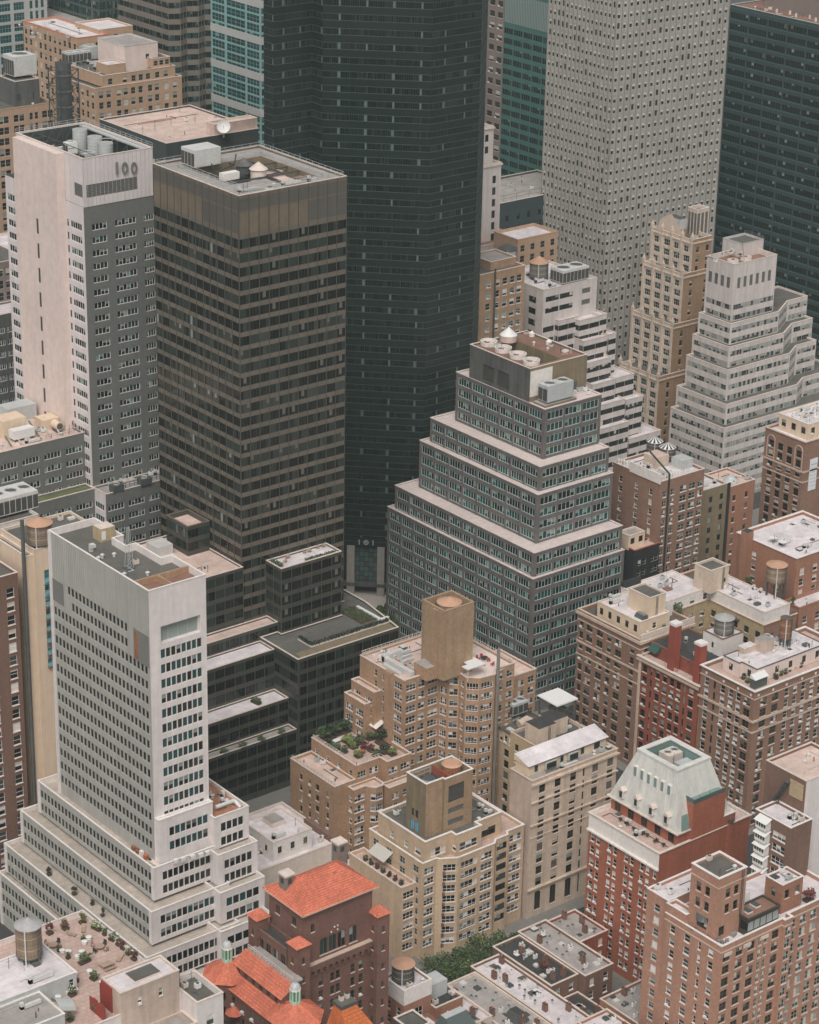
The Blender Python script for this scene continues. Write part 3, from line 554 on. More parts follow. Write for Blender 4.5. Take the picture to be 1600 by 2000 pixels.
volume(a, rect(247.3, 387.9, 261.2, 389.3), 36.2, 47.2, 'white_conc', {'S': [F(7, -.14, 2.15, 3.5, 2.5, 'rib', m=(2.6, 1.2), d=.22, bot=.6)]}, 'roof_white', 0, 'stone_w', name='bay_wall')
wz = 44.0
for i, (px, py, r) in enumerate(((419, 1599, 486), (426, 1672, 503), (430, 1746, 517), (432, 1822, 530), (434, 1900, 540))):
    z1 = 44-i*7.6; q = at(px, py, z1); pl = rect(q.x, q.y, xend(q, r), 402)
    volume(a, pl, max(0, z1-7.8), z1, 'white_conc', {'S': [F(4 if i < 1 else 5, -.16, 2.15, 3.5, 1.8, 'rib', m=(1.6, 1.4), d=.22, bot=.2)], 'W': [F(2, -.2, 1.95, 3.5, 1.9, 'rib', m=(.4, 4), d=.22, bot=.2)] if False else None}, 'roof_rust' if i == 0 else 'roof_tan', .7, 'stone_w', .3, name='wing_wall')

# ------------------------------------------------------------------ grey slab numbered 100
h = thing('office_tower', 'grey office slab with white crown numbered 100 and tall blank cream shaft', 'building', (330, 545, 0))
hp = rect(320, 531, 341.6, 571.2)
g3 = lambda top: F(None, 4, 1.85, 3.58, top, d=.22, kind='grp4', cols=[(.215, 4.6, 'grp4'), (.585, 6.6, 'grp6'), (.92, 3.2, 'grp4')])
volume(h, hp, 0, 138.1, 'grey_brick', {'S': [g3(4.8)], 'W': [F(None, 4, 1.95, 3.58, 4.8, 'grp5', d=.2, cols=[(.095, 6.2, 'grp5'), (.90, 5.6, 'grp5'), (.80, .9, 'dark')])]}, None, 0, None, walls={'W': 'white_panel'})
cp = rect(320.15, 530.85, 341.4, 564.6)
volume(h, cp, 138.1, 150.9, 'white_panel', {'S': [F(1, 15.6, 3.4, 9, 7.0, 'louver', rows=1, m=(0.2, 4.2), d=.12)], 'W': [F(1, 4, 3.4, 9, 7.0, 'louver', rows=1, m=(28.8, 0.2), d=.12)]}, None, .4, 'stone', .4, name='crown_wall')
fins(h, cp[0], cp[1], 138.2, 150.7, 17, .08, .05, 'frame_c', name='panel_joint')
part('shaft_wall', h, lambda b: b.box(317.6, 540, 0, 320.1, 562, 150.7, 'cream_slab')); OCC.append((rect(317.6, 540, 320.1, 562), 0, 150.7))
for i in range(17): part('shaft_slit', h, lambda b: b.box(317.5, 550.2, 131-i*3.58*1.9-4, 317.62, 551, 131-i*3.58*1.9, 'louver_d')) if 131-i*6.8 > 10 else None
part('roof', h, lambda b: b.quad(*[(*p, 145.5) for p in offset(cp, -.4)], 'roof_tar'))
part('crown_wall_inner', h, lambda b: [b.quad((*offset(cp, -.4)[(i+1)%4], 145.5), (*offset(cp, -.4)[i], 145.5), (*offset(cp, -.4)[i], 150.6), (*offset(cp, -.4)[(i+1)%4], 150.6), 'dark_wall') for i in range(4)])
part('crown_walkway', h, lambda b: b.box(339.6, 531.3, 150.1, 341, 564.2, 150.5, 'metal_lt'))
part('crown_railing', h, lambda b: rails(b, [(*p, 150.95) for p in (cp[1], cp[2], cp[3])], 1.2))
def braces(b):
    for y in range(534, 564, 5):
        b.tube((320.8, y, 146), (320.8, y, 150.8), .12, 'metal_dk'); b.tube((320.8, y, 146.2), (320.8, y+5, 150.6), .09, 'metal_dk'); b.tube((320.6, y, 150.3), (326, y, 150.3), .1, 'metal_dk'); b.tube((338.8, y, 146), (338.8, y, 150.4), .12, 'metal_dk'); b.tube((338.8, y+5, 146), (338.8, y, 150.3), .09, 'metal_dk')
    for x in range(322, 340, 3): b.tube((x, 563.6, 146), (x, 563.6, 150.8), .1, 'metal_dk'); b.tube((x, 563.6, 146), (x+3, 563.6, 150.6), .08, 'metal_dk'); b.tube((x, 531.6, 146), (x+3, 531.6, 150.6), .08, 'metal_dk')
    b.tube((320.8, 532, 148.4), (320.8, 564, 148.4), .1, 'metal_dk'); b.tube((326, 532, 150.3), (326, 564, 150.3), .1, 'metal_dk')
part('crown_bracing', h, braces)
def digit(b, x, z, ch, s):
    y = 530.55
    if ch == '1': b.box(x-.28*s, y-.35, z, x+.28*s, y, z+3*s, 'louver', bottom=True)
    else:
        N = 20
        for j in range(N):
            a0, a1 = 2*math.pi*j/N, 2*math.pi*(j+1)/N; P = lambda r, an, yy: (x+.86*s*r*math.cos(an), yy, z+1.5*s+1.5*s*(r*.9+.1)*math.sin(an))
            b.quad(P(.62, a0, y-.25), P(1, a0, y-.25), P(1, a1, y-.25), P(.62, a1, y-.25), 'louver'); b.quad(P(1, a0, y-.25), P(1, a0, y+.02), P(1, a1, y+.02), P(1, a1, y-.25), 'louver_d'); b.quad(P(.62, a1, y-.25), P(.62, a1, y+.02), P(.62, a0, y+.02), P(.62, a0, y-.25), 'louver_d')  # digits dark grey with darker rims: relief shading put into the colour
for px, ch in ((227, '1'), (243, '0'), (261, '0')): q = aty(px, 336, 530.8); part('house_number', h, lambda b: digit(b, q.x, q.z-.4, ch, 1.05))
g5 = F(None, 5, 1.85, 3.58, 3.4, 'grp5', pitch=7.2, d=.22)
volume(h, rect(280, 534.6, 320, 566), 0, 74.8, 'grey_brick', {'S': [dict(g5, w=5.2)]}, 'roof_pink', .5, 'stone', .3, name='wing_wall')
volume(h, rect(280, 530, 319.9, 534.6), 0, 60, 'grey_brick', {'S': [dict(g5, w=5.2)]}, 'roof_green', .5, 'stone', .3, name='wing_wall')
volume(h, rect(319.9, 524.4, 346, 531), 0, 60.1, 'grey_brick', {'S': [dict(g5, w=5.2)], 'W': [F(1, 4.6, 1.85, 3.58, 3.4, 'grp4', d=.2)]}, 'roof_grey', .5, 'stone', .3, name='wing_wall', walls={'W': 'white_panel'})

ARCHED, WHITE, SLAB = g, a, h

# ------------------------------------------------------------------ far row, left to right
def bld(name, label, poly, cat='building'):
    return thing(name, label, cat, (sum(p[0] for p in poly)/len(poly), sum(p[1] for p in poly)/len(poly), 0))
def yrect(px, py, left, right, y): p = aty(px, py, y); return rect(p.x, p.y, xend(p, right), yend(p, left)), p.z
pl = rect(440, 820, 481, 850)
q = bld('glass_tower', 'teal glass block with white uprights in the top left corner', pl)
volume(q, pl, 0, 155, 'pale_band', {'S': [F(None, 4, 3.0, 4, 2, 'aqua', cols=[(.05, 4.6), (.20, 4.6), (.36, 4.6), (.55, 5), (.70, 4.6), (.83, 1.3, 'teal'), (.89, 1.3, 'teal'), (.95, 1.3, 'teal')])]}, 'roof_grey')
pl = rect(470, 795, 516.5, 838)
q = bld('office_block', 'grey glass office block with fine mullions behind the tan buildings', pl)
volume(q, rect(470, 795, 502, 838), 0, 122, 'teal_dk', {'S': [F(9, -.3, 2.2, 3.7, 3, 'teal', d=.08)], 'W': [F(8, -.3, 2.2, 3.7, 3, 'teal', d=.08)]}, 'roof_grey', .6)
volume(q, rect(492, 800, 516.5, 838), 0, 165, 'metal_dk', {'S': [F(8, -.35, 3.0, 3.7, 2, 'teal', d=.08)], 'W': [F(8, -.35, 3.0, 3.7, 2, 'teal', d=.08)]}, 'roof_grey')
pl = rect(517, 801, 526, 835)
q = bld('slab_building', 'blank pinkish grey end wall between glass block and banded tower', pl); volume(q, pl, 0, 160, 'stone', {}, 'roof_grey')
volume(q, rect(517.5, 796, 525.5, 800.9), 0, 108, 'pale_band', {'S': [F(2, 1.4, 1.8, 3.5, 2, 'sash_n')]}, 'roof_green', .8, name='wing_wall')
# tan brick blocks
pl, z = yrect(150, 78, 45, 215, 732); z = 133.5
q = bld('brick_block', 'tan brick block with white roof edged in orange, far left', pl)
fs = F(None, 1.5, 2.0, 3.5, 2.2, 'sash_n', pitch=3.2)
volume(q, pl, 0, z, 'tan_far', {'S': [fs], 'W': [fs]}, 'roof_white', .5, 'tile', .5)
pb = rect(pl[1][0]-2, 736, pl[1][0]+12, 752); volume(q, pb, 0, 134.5, 'tan_far', {'S': [dict(fs, n=3)]}, 'roof_white', .5, 'stone', .4, name='wing_wall')
pl4, z4 = yrect(185, 160, 140, 355, 687)
q = bld('brick_block', 'tan brick block with tall arched window strips and stepped right shoulder', pl4)
x0, y0, x1, y1 = 419.9, 687, 454.2, 716
cl = [(.07, 1.5), (.155, 1.5), (.27, 1.5), (.35, 1.5), (.435, 1.5), (.52, 1.5), (.63, 1.5), (.71, 1.5), (.82, 1.5), (.92, 1.5)]
volume(q, rect(x0, y0, x1, y1), 0, 127.0, 'tan_far', {'S': [F(None, 1.5, 2.0, 3.55, 1.4, 'sash_n', cols=cl)], 'W': [F(9, 1.4, 2.0, 3.55, 1.4, 'sash_n')]}, 'roof_tar', .5)
volume(q, rect(x0+3.4, y0+.3, x1-2.4, y1-4), 127, 130.8, 'tan_far', {'S': [F(None, 1.5, 1.8, 3.55, 1.3, 'sash_n', cols=[(.1, 1.5), (.3, 1.5), (.42, 1.5), (.52, 1.5), (.62, 1.5), (.75, 1.5), (.87, 1.5)], bot=.2)]}, 'roof_tar', .6, name='attic_wall')
volume(q, rect(x1-11, y0+.6, x1-4.2, y1-10), 130.8, 134.0, 'tan_far', {'S': [F(3, 1.4, 1.5, 3, .8, 'sash_n', bot=.2)]}, 'roof_tar', .4, name='attic_wall')
volume(q, rect(x0+14.5, y0+4, x0+27.5, y1-8), 130.2, 138.6, 'cream_slab', {'S': [F(None, 1.2, 1.6, 3, 3.4, 'dark', rows=1, cols=[(.68, 1.3)])]}, 'roof_grey', .3, 'metal_lt', name='plant_room_wall')
volume(q, rect(x0+7, y0+3, x0+13.8, y0+10), 130.2, 133.4, 'tan_far', {'S': [F(1, 1.1, 1.4, 3, .8, 'dark')]}, 'roof_white', .3, name='hut_wall')
pl5, z5 = yrect(22, 208, 0, 104, 687)
q = bld('brick_block', 'tan brick block at left edge carrying a plant room and cooling tower', pl5)
volume(q, rect(376, 687, 404, 704), 0, 124.6, 'tan_far', {'S': [F(None, 1.6, 2.1, 3.55, 2.4, 'sash_n', cols=[(.3, 1.6), (.37, 1.6), (.5, 1.6), (.575, 1.6), (.70, 1.1), (.77, 1.1), (.88, 1.7), (.955, 1.7)])]}, 'roof_tar', .5, 'tan_far')
volume(q, rect(391.5, 689.5, 400.5, 700), 124, 132.4, 'mech_grey', {'S': [F(None, 1, 2.2, 3, 4.2, 'louver_d', rows=1, cols=[(.14, 1.3), (.74, .7)])]}, 'roof_tar', .2, 'stone', name='plant_room_wall')
# lattice chimney stack
p0 = aty(123, 128, 662)
s = thing('chimney_stack', 'dark round chimney stack caged in steel lattice beside tan block', 'chimney', (p0.x, 662, 0))
part('flue', s, lambda b: b.cyl(p0.x, 662, 60, p0.z+1, 2.5, 2.5, 20, 'metal_dk', capm='roof_black'))
def cage(b):
    R = 3.4; c = [(p0.x+R*sx, 662+R*sy) for sx, sy in ((-1, -1), (1, -1), (1, 1), (-1, 1))]
    for i in range(4):
        b.tube((*c[i], 60), (*c[i], p0.z-.5), .2, 'dark_wall')
        for j in range(12):
            z = p0.z-1-j*5; A, B = c[i], c[(i+1) % 4]; b.tube((*A, z), (*B, z), .13, 'dark_wall'); b.tube((*A, z), (*B, z-5), .1, 'dark_wall'); b.tube((*B, z), (*A, z-5), .1, 'dark_wall')
part('lattice_frame', s, cage)
for i in range(8): part('flue_ring', s, lambda b: b.cyl(p0.x, 662, p0.z-3-i*5, p0.z-2.6-i*5, 2.75, 2.75, 20, 'louver'))
# banded and aqua towers
xs0, xs1 = aty(330, 100, 760).x, aty(470, 100, 760).x; n = 8; pts = []
for i in range(n+1): pts.append((xs0+(xs1-xs0)*i/n, 760-(2.0 if i % 2 else 0)))
pl = pts+[(xs1, 795), (xs0, 795)]
q = bld('banded_tower', 'brown banded office tower with zigzag ribbon windows', pl)
volume(q, pl, 0, 165, 'brown_band', {**{i: [F(2, -.02, 2.1, 4.0, 1.6, 'band', d=.25)] for i in range(n)}, 'W': [F(8, -.02, 2.1, 4.0, 1.6, 'band', d=.25)]}, 'roof_grey')
xw = 493.5; pl = rect(xw, 696, xw+14, 727)
q = bld('aqua_tower', 'pale blue glass tower with grey bands behind the satellite dish', pl)
volume(q, pl, 0, 170, 'aqua', {'W': [F(None, 5, 11, 15.2, 4 + 0, 'aqua', cols=[(.14, 7.6), (.48, 9.6, 'band'), (.82, 7.6)], d=.15)] if False else [F(None, 5, 2.7, 3.2, 3, 'aqua', cols=[(.15, 7.8), (.5, 11.4, 'aqua'), (.84, 7.6)], d=.12)], 'S': [F(3, -.3, 2.4, 3.2, 3, 'band', d=.1)]}, 'roof_grey')
for i in range(9): band(q, pl, 166-i*12.8-9, 2.7, .18, 'pale_band', 'spandrel_band', ('W', 'S'))
# dark block with the dish
pl = rect(390.8, 607, 432.2, 650)
q = bld('office_block', 'low dark block with pink gravel roof carrying a satellite dish', pl)
volume(q, pl, 0, 121.5, 'dark_wall', {'S': [F(8, 3.4, 1.8, 3.8, 6, 'rib4')]}, 'roof_tar', .6)
volume(q, rect(398, 611, 432, 649), 121, 127.4, 'dark_wall', {}, 'roof_pink', .5, 'stone', name='upper_wall')
part('roof_hatch', q, lambda b: (b.box(395, 608.6, 121, 396.8, 610.4, 122.6, 'duct'), b.box(405.5, 608.4, 121, 407.8, 610.4, 122.8, 'duct')), kind='stuff')
volume(q, rect(416, 611.5, 432, 616), 127, 130.6, 'roof_pink', {}, 'roof_pink', .4, 'stone', name='upper_wall')
d = aty(437, 254, 609); ds = thing('satellite_dish', 'white satellite dish on the dark roof beside the black tower', 'dish', (d.x, d.y, 127))
def dish(b):
    ax = Vector((-.55, -.7, .45)).normalized(); u = ax.cross(Vector((0, 0, 1))).normalized(); v = ax.cross(u); C0 = Vector((d.x, d.y, 130.2)); rings = []
    for j in range(5):
        r = 2.1*j/4; rings.append([C0+ax*(.9*(r/2.1)**2)+u*r*math.cos(2*math.pi*i/20)+v*r*math.sin(2*math.pi*i/20) for i in range(20)])
    for j in range(4):
        for i in range(20):
            k = (i+1) % 20
            if j == 0: b.ngon([rings[0][0], rings[1][i], rings[1][k]], 'furn_w')
            else: b.quad(rings[j][i], rings[j+1][i], rings[j+1][k], rings[j][k], 'furn_w')
part('reflector', ds, dish)
part('mount', ds, lambda b: (b.tube((d.x, d.y, 127), (d.x, d.y, 130), .25, 'metal_lt', 8), b.tube((d.x, d.y, 130.2), (d.x-1.1, d.y-1.4, 131.2), .08, 'metal_lt')))
# taupe slab, green tower, low dark building
pl = rect(625, 718.5, 668, 742)
q = bld('slab_building', 'taupe masonry slab squeezed between black tower and green glass tower', pl)
volume(q, pl, 0, 175, 'taupe', {'W': [F(5, 2.6, 2.0, 4.4, 2, 'sash_d', d=.2)]}, 'roof_grey')
pl = rect(625, 690, 672, 718.4)
q = bld('glass_tower', 'green glass tower with ribbed top storeys behind the grey metal tower', pl)
volume(q, pl, 0, 134.5, 'teal_sp', {'W': [F(5, -.5, 2.4, 4.0, 15, 'teal', d=.06)]}, 'roof_pink')
part('ribbed_screen', q, lambda b: [b.box(624.85, 690.2+i*.94, 121.5, 625.02, 690.7+i*.94, 132.5, 'blind_g') for i in range(30)], kind='stuff')
pl = rect(553.5, 640, 600, 668)
q = bld('office_block', 'low dark green block at the foot of the green glass tower', pl)
volume(q, pl, 0, 77, 'teal_dk', {'S': [F(9, 1.6, 2.2, 4.2, 5, 'band')], 'W': [F(6, 1.6, 2.2, 4.2, 5, 'band')]}, 'roof_grey', .7)
part('roof_railing', q, lambda b: rails(b, [(554, 640.6, 77), (590, 640.6, 77)], 2.5, 'louver', .07, 6))
# white art deco sliver
pl = rect(514, 606, 529.5, 622)
q = bld('setback_tower', 'slender white masonry tower peeking out beside the black tower', pl)
dw = F(None, 1.4, 2.4, 4.0, 2.5, 'dark', cols=[(.72, 1.5)])
volume(q, rect(514, 606, 524.2, 620), 104, 116.5, 'zig_white', {'S': [dw]}, 'roof_grey', .4)
volume(q, rect(514, 605, 527.2, 621), 74, 104, 'zig_white', {'S': [F(None, 1.4, 2.6, 4.0, 4.2, 'dark', cols=[(.78, 1.5)])]}, 'roof_grey', .4)
volume(q, rect(514, 600, 534, 622), 0, 84-6, 'zig_white', {'S': [F(None, 1.5, 2.2, 4.0, 2.6, 'sash_n', cols=[(.5, 1.6), (.68, 1.6), (.86, 1.6)])]}, 'roof_brown', .6)
band(q, rect(514, 605, 527.2, 621), 103.2, .6, .4, 'stone'); band(q, rect(514, 606, 524.2, 620), 115.8, .5, .4, 'stone')
# grey metal tower
pl = rect(578.5, 607, 633.6, 641.3)
q = bld('metal_tower', 'tall grey metal-clad tower dotted with small windows', pl)
volume(q, pl, 0, 168, 'steel_panel', {'S': [F(19, 1.3, 2.1, 3.65, 1.6, 'steel', d=.2)], 'W': [F(16, 1.1, 2.1, 3.65, 1.6, 'steel', d=.2)]}, 'roof_grey')
fins(q, pl[0], pl[1], 0, 168, 19, .26, .16, 'steel_seam', name='seam'); fins(q, pl[3], pl[0], 0, 168, 16, .26, .16, 'steel_seam', name='seam')
# dark green tower, top right
pl = rect(690, 560, 745, 660.5)
q = bld('office_tower', 'dark green-grey glass tower with brown roof in the top right corner', pl)
volume(q, pl, 0, 130.6, 'teal_dk', {'W': [F(10, -.7, 2.5, 4.35, 2.6, 'b15', d=.15)], 'S': [F(6, -.7, 2.5, 4.35, 2.6, 'b15', d=.15)]}, 'roof_brown', .25, 'metal_lt', .5)
fins(q, pl[3], pl[0], 0, 130, 10, .4, .2, 'teal_dk', name='pier')
part('spandrel_line', q, lambda b: lines(b, pl[3], pl[0], 0, 130.6, 4.35, 1.2, .25, 'teal_sp', .1))
volume(q, rect(698, 560, 740, 650), 130.3, 145, 'taupe', {}, 'roof_grey', name='plant_room_wall')
part('roof_vent', q, lambda b: [b.cyl(694+(i % 2)*2, 640-i*5, 130.3, 131.8, .5, .4, 8, 'duct') for i in range(7)], kind='stuff')

# ------------------------------------------------------------------ tan block with tank, behind the arched block
pl = rect(452, 541, 482.5, 556)
q = bld('brick_block', 'tan brick block with dark drainpipe half hidden by the black tower', pl)
volume(q, pl, 0, 91.8, 'tan_brick', {'S': [F(None, 1.5, 1.9, 3.55, 2.6, 'sash', cols=[(.52, 1.6), (.64, 1.6), (.74, 1.6), (.84, 1.7), (.93, 1.7)])]}, 'roof_tar', .8)
part('drainpipe', q, lambda b: b.tube((470.2, 540.6, 20), (470.2, 540.6, 93), .3, 'metal_dk', 8))
volume(q, rect(472, 545, 482.3, 555), 91, 93.6, 'tan_brick', {}, 'roof_grey', .4, name='hut_wall')
pz = aty(1090, 455, 582)
pl = rect(515.5, 582, pz.x, 594)
q = bld('brick_block', 'small tan brick block with white roof below the grey metal tower', pl)
volume(q, pl, 0, pz.z+.5, 'tan_far', {'S': [F(4, 1.6, 2.0, 3.6, 2.2, 'sash_n')]}, 'roof_white', .8, 'tan_far')
# white stepped block with ribbon windows
pl, zt = yrect(1061.8, 567, 1007.6, 1167, 545)
q = bld('stepped_office_block', 'white stepped office block with dark ribbon windows and cooling units', pl)
volume(q, [(p[0], p[1]) for p in rect(pl[0][0], 545, pl[1][0], 568)], 0, zt, 'zig_white', {'S': [F(None, 12, 1.7, 3.75, 2.5, 'rib4', rows=2, cols=[(.17, 5.6), (.43, 5.6), (.8, 3.6, 'louver')]), F(None, 5, 1.8, 3.75, 12.4, 'rib4', cols=[(.12, 4.6)])], 'W': [F(None, 3, 2.1, 3.75, 3.2, 'rib4', cols=[(.30, 3.8), (.78, 3.4)], skip=lambda r, i: (r < 2 and i == 0))]}, 'roof_white', .6, 'stone', .3)
for px, py, r, y in ((1091.6, 626.6, 1130, 543.2), (1132, 626.6, 1171, 541.4), (1172, 616, 1186, 541.2), (1140.4, 667, 1187, 538.6), (1189, 654, 1204, 539.4), (1147.9, 709.5, 1194.6, 536), (1158, 752, 1202, 533.4), (1203, 739, 1239, 534), (1174, 792, 1222, 530.6), (1223, 782, 1256, 531.6), (1172, 839, 1228.6, 528), (1229, 858, 1291, 529)):
    p = aty(px, py, y); x1 = xend(p, r); L = x1-p.x
    volume(q, rect(p.x, y, x1, 567), 0, p.z, 'zig_white', {'S': [F(max(1, round(L/4.6)), -.05, 1.75, 3.6, 1.7, 'rib4', d=.15)], 'W': [F(None, 1, 1.75, 3.6, 1.7, 'rib4', cols=[(1-1.1/(567-y), 2.0)], d=.15)]}, 'roof_white', .35, 'stone', .25, name='tier_wall')
# gothic tower
p = aty(1352.4, 469, 576); pg = rect(p.x, 576, xend(p, 1391), yend(p, 1275))
q = bld('gothic_tower', 'cream gothic setback tower with pinnacles and triple windows', pg)
gw = F(4, 2.6, 2.1, 3.5, 2.6, 'deco3', d=.35)
gs = F(None, 1.2, 1.9, 3.5, 2.9, 'sash_d', cols=[(.3, 1.2), (.8, 1.2)])
prev = None
for i, (px, py, l, r, y) in enumerate(((1352.4, 469, 1275, 1391, 576), (1334, 536, 1258, 1390, 574.8), (1314, 635, 1236, 1375, 573.6), (1286, 737, 1212, 1352, 572.4))):
    p = aty(px, py, y); pl = rect(p.x, y, xend(p, r), yend(p, l)); z1 = p.z
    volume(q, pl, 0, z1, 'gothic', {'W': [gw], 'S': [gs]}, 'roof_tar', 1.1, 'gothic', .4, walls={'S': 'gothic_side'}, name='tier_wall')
    fins(q, pl[3], pl[0], 0, z1+.3, 4, .8, .35, 'gothic', name='buttress'); band(q, pl, z1-1.6, .5, .3, 'gothic', edges=('W', 'S'))
    for j in range(5):
        yy = pl[0][1]+(pl[3][1]-pl[0][1])*j/4
        part('pinnacle', q, lambda b: (b.box(p.x-.5, yy-.5, z1, p.x+.5, yy+.5, z1+1.6, 'gothic'), b.cyl(p.x, yy, z1+1.6, z1+3.0, .45, .08, 6, 'gothic')))
p = aty(1362.5, 410, 582); pl = rect(p.x, 582, xend(p, 1385.5), yend(p, 1344.5)); OX = p
volume(q, pl, 70, p.z, 'gothic', {'S': [F(3, 1.4, 9, 20, 1.4, 'louver', rows=1, d=.2)], 'W': [F(3, 1.2, 9, 20, 1.4, 'louver', rows=1, d=.2)]}, 'roof_tar', 1, 'stone_w', .3, name='tank_enclosure_wall')
gx, gz = pg[0][0], aty(1352.4, 469, 576).z
part('gable', q, lambda b: (b.ngon([(gx+1.2, 594, gz-1), (gx+1.2, 583, gz-1), (gx+1.2, 583, gz+2.5), (gx+1.2, 588, gz+6.5), (gx+1.2, 592, gz+4.5), (gx+1.2, 594, gz+2)], 'gothic'), b.box(gx+1.25, 583, gz-1, gx+4, 593, gz+2, 'gothic_side', 'roof_grey')))
part('stair_hut', q, lambda b: b.box(gx+2.2, 584.6, gz-1, gx+5.6, 591, gz+5, 'metal_lt', 'metal_dk'))
# white banded ziggurat
def dsolve(x, y, z, px):
    lo, hi = 0, 60
    for _ in range(40):
        m = (lo+hi)/2
        if proj((x+m, y+m, z))[0] < px: lo = m
        else: hi = m
    return m
p = aty(1435.3, 517, 541); zq = p.z; pm = rect(p.x, 541, xend(p, 1518.5), yend(p, 1381.6))
q = bld('ziggurat_block', 'white ziggurat office block with continuous window bands, right side', pm)
zr = lambda top, rows=None: F(None, -.05, 1.75, 3.72, top, 'zig', pitch=4.4, d=.12, bot=.2, m=(.8, .3), rows=rows)
volume(q, pm, 40, zq, 'zig_white', {'S': [F(6, 1.5, 3.8, 9, 4.9, 'louver', rows=1, m=(1.2, 1.6)), zr(14.2)], 'W': [F(4, 1.6, 3.8, 9, 4.9, 'louver', rows=1, m=(.6, 1)), zr(14.2)]}, 'roof_brown', 1.6, 'stone', .3, name='plant_room_wall')
volume(q, rect(pm[1][0]-9, 549, pm[1][0]+1.5, 558), 50, zq+3.2, 'zig_white', {}, 'roof_tar', .5, 'metal_lt', name='bulkhead_wall')
part('bulkhead_railing', q, lambda b: rails(b, [(pm[1][0]-14, 543, zq+.1), (pm[1][0]-9, 549, zq+3.2), (pm[1][0]+1.5, 549, zq+3.2), (pm[1][0]+1.5, 558, zq+3.2)], 1.2, 'louver', .06))
for px, py, l, r1, r2, y2, r3, y in ((1427.5, 633, 1365, 1522, 1538.6, 588, 1578, 538.2), (1424.5, 679, 1353, 1531.8, 1548, 632, 1588, 535.2), (1421.6, 723.7, 1341, 1543.5, 1556, 675, 1595, 532.2), (1418.7, 791, 1322, 1558, 1569, 738, 1640, 528.4), (1415, 837.5, 1310, 1600, 1612, 786, 1660, 525)):
    p = aty(px, py, y); xs = xend(p, r1); e2 = at(r2, y2, p.z); xe = xend((e2.x, e2.y, p.z), r3); yn = yend(p, l)
    pl = [(p.x, y), (xs, y), (e2.x, e2.y), (xe, e2.y), (xe, e2.y+14), (xs-3, e2.y+14), (xs-3, yn), (p.x, yn)]
    volume(q, pl, 0, p.z, 'zig_white', {'S': [zr(1.6)], 'W': [zr(1.6)], 'D': [zr(1.6)]}, 'roof_tar', .5, 'stone', .4, name='tier_wall')

# ------------------------------------------------------------------ brick blocks behind and beside the arched block
pl = rect(451.9, 447, 469.4, 466)
q = bld('apartment_block', 'brown brick apartment house with black flue and two striped water tanks', pl)
volume(q, pl, 0, 57.7, 'brown_brick', {'S': [F(None, 1.5, 1.7, 2.95, 3.2, 'sash_t', cols=[(.12, 1.2), (.30, 1.2), (.54, 2.2), (.74, 2.2), (.92, 1.6)])], 'W': [F(None, 1, 1.5, 2.95, 3.2, 'sash', cols=[(.18, 1.2), (.52, 1.2), (.82, 1.1)])]}, 'roof_white', .7, 'stone', .3)
part('parapet_panel', q, lambda b: (b.box(451.6, 450.5, 57.2, 451.88, 459, 60.2, 'stone_w'), b.box(451.6, 446.7, 57.2, 452, 450.5, 60.2, 'stone_w')))
part('roof_cowls', q, lambda b: [b.cyl(452.5, 449+i*1.1, 57, 59.3, .28, .28, 6, 'stone_w') for i in range(15)]+[b.cyl(453.5+i*1.1, 447.7, 57, 59, .28, .28, 6, 'stone_w') for i in range(9)], kind='stuff')
part('black_flue', q, lambda b: (b.tube((455.2, 446.7, 8), (455.2, 446.7, 59.5), .28, 'black_paint', 8), b.tube((455.2, 446.7, 59.5), (455.4, 455, 63.5), .28, 'black_paint', 8)))
part('roof_hut', q, lambda b: b.box(459, 456, 57, 464, 461, 60.4, 'cream_brick', 'roof_pink')); part('roof_box', q, lambda b: b.box(456.5, 450, 57, 459.5, 453, 59, 'stone_w')); part('roof_box', q, lambda b: b.box(464.5, 451, 57, 468.6, 455.5, 59.8, 'metal_lt'))
pl = rect(469.5, 450, 482.4, 466)
q = bld('apartment_block', 'narrow olive brick house with white roof beside the brown flue house', pl)
volume(q, pl, 0, 49.2, 'mech_tan', {'S': [F(3, 1.4, 1.8, 3.2, 2.6, 'dark')]}, 'roof_white', .6, 'stone')
part('chimney', q, lambda b: b.box(473.5, 455, 48.5, 476, 457.5, 52, 'yellow_brick', 'roof_black'))
pl = rect(482.6, 450.5, 494.5, 462)
q = bld('apartment_block', 'rust coloured brick house with round roof dish below the ziggurat', pl)
volume(q, pl, 0, 47.4, 'orange_brick', {'S': [F(None, 1.2, 1.6, 3.4, 3, 'sash_d', cols=[(.3, 1.0), (.72, 1.0)])]}, 'roof_pink', .5, 'stone')
part('roof_dome', q, lambda b: b.cyl(489, 455, 47, 48.4, 2.2, .8, 14, 'metal_lt'))
part('drain_shaft', q, lambda b: b.box(482.45, 450.2, 0, 484, 450.5, 49, 'black_paint'))
pl = rect(511, 447, 531, 463)
q = bld('apartment_block', 'brown brick tower with cream arches on top and a white banner', pl)
volume(q, pl, 0, 56.2, 'brown_brick', {'W': [F(None, 1.6, 2.0, 3.0, 3.2, 'sash_d', cols=[(.17, 1.7), (.40, 1.7), (.63, 1.7), (.86, 1.7)])], 'S': [F(None, 1.6, 2.0, 3.0, 3.2, 'sash_d', cols=[(.5, 1.5), (.7, 1.5)])]}, 'roof_white', .6, 'brown_trim', .4, .25)
band(q, pl, 46.6, .5, .25, 'brown_trim'); band(q, pl, 43.4, .4, .2, 'brown_trim')
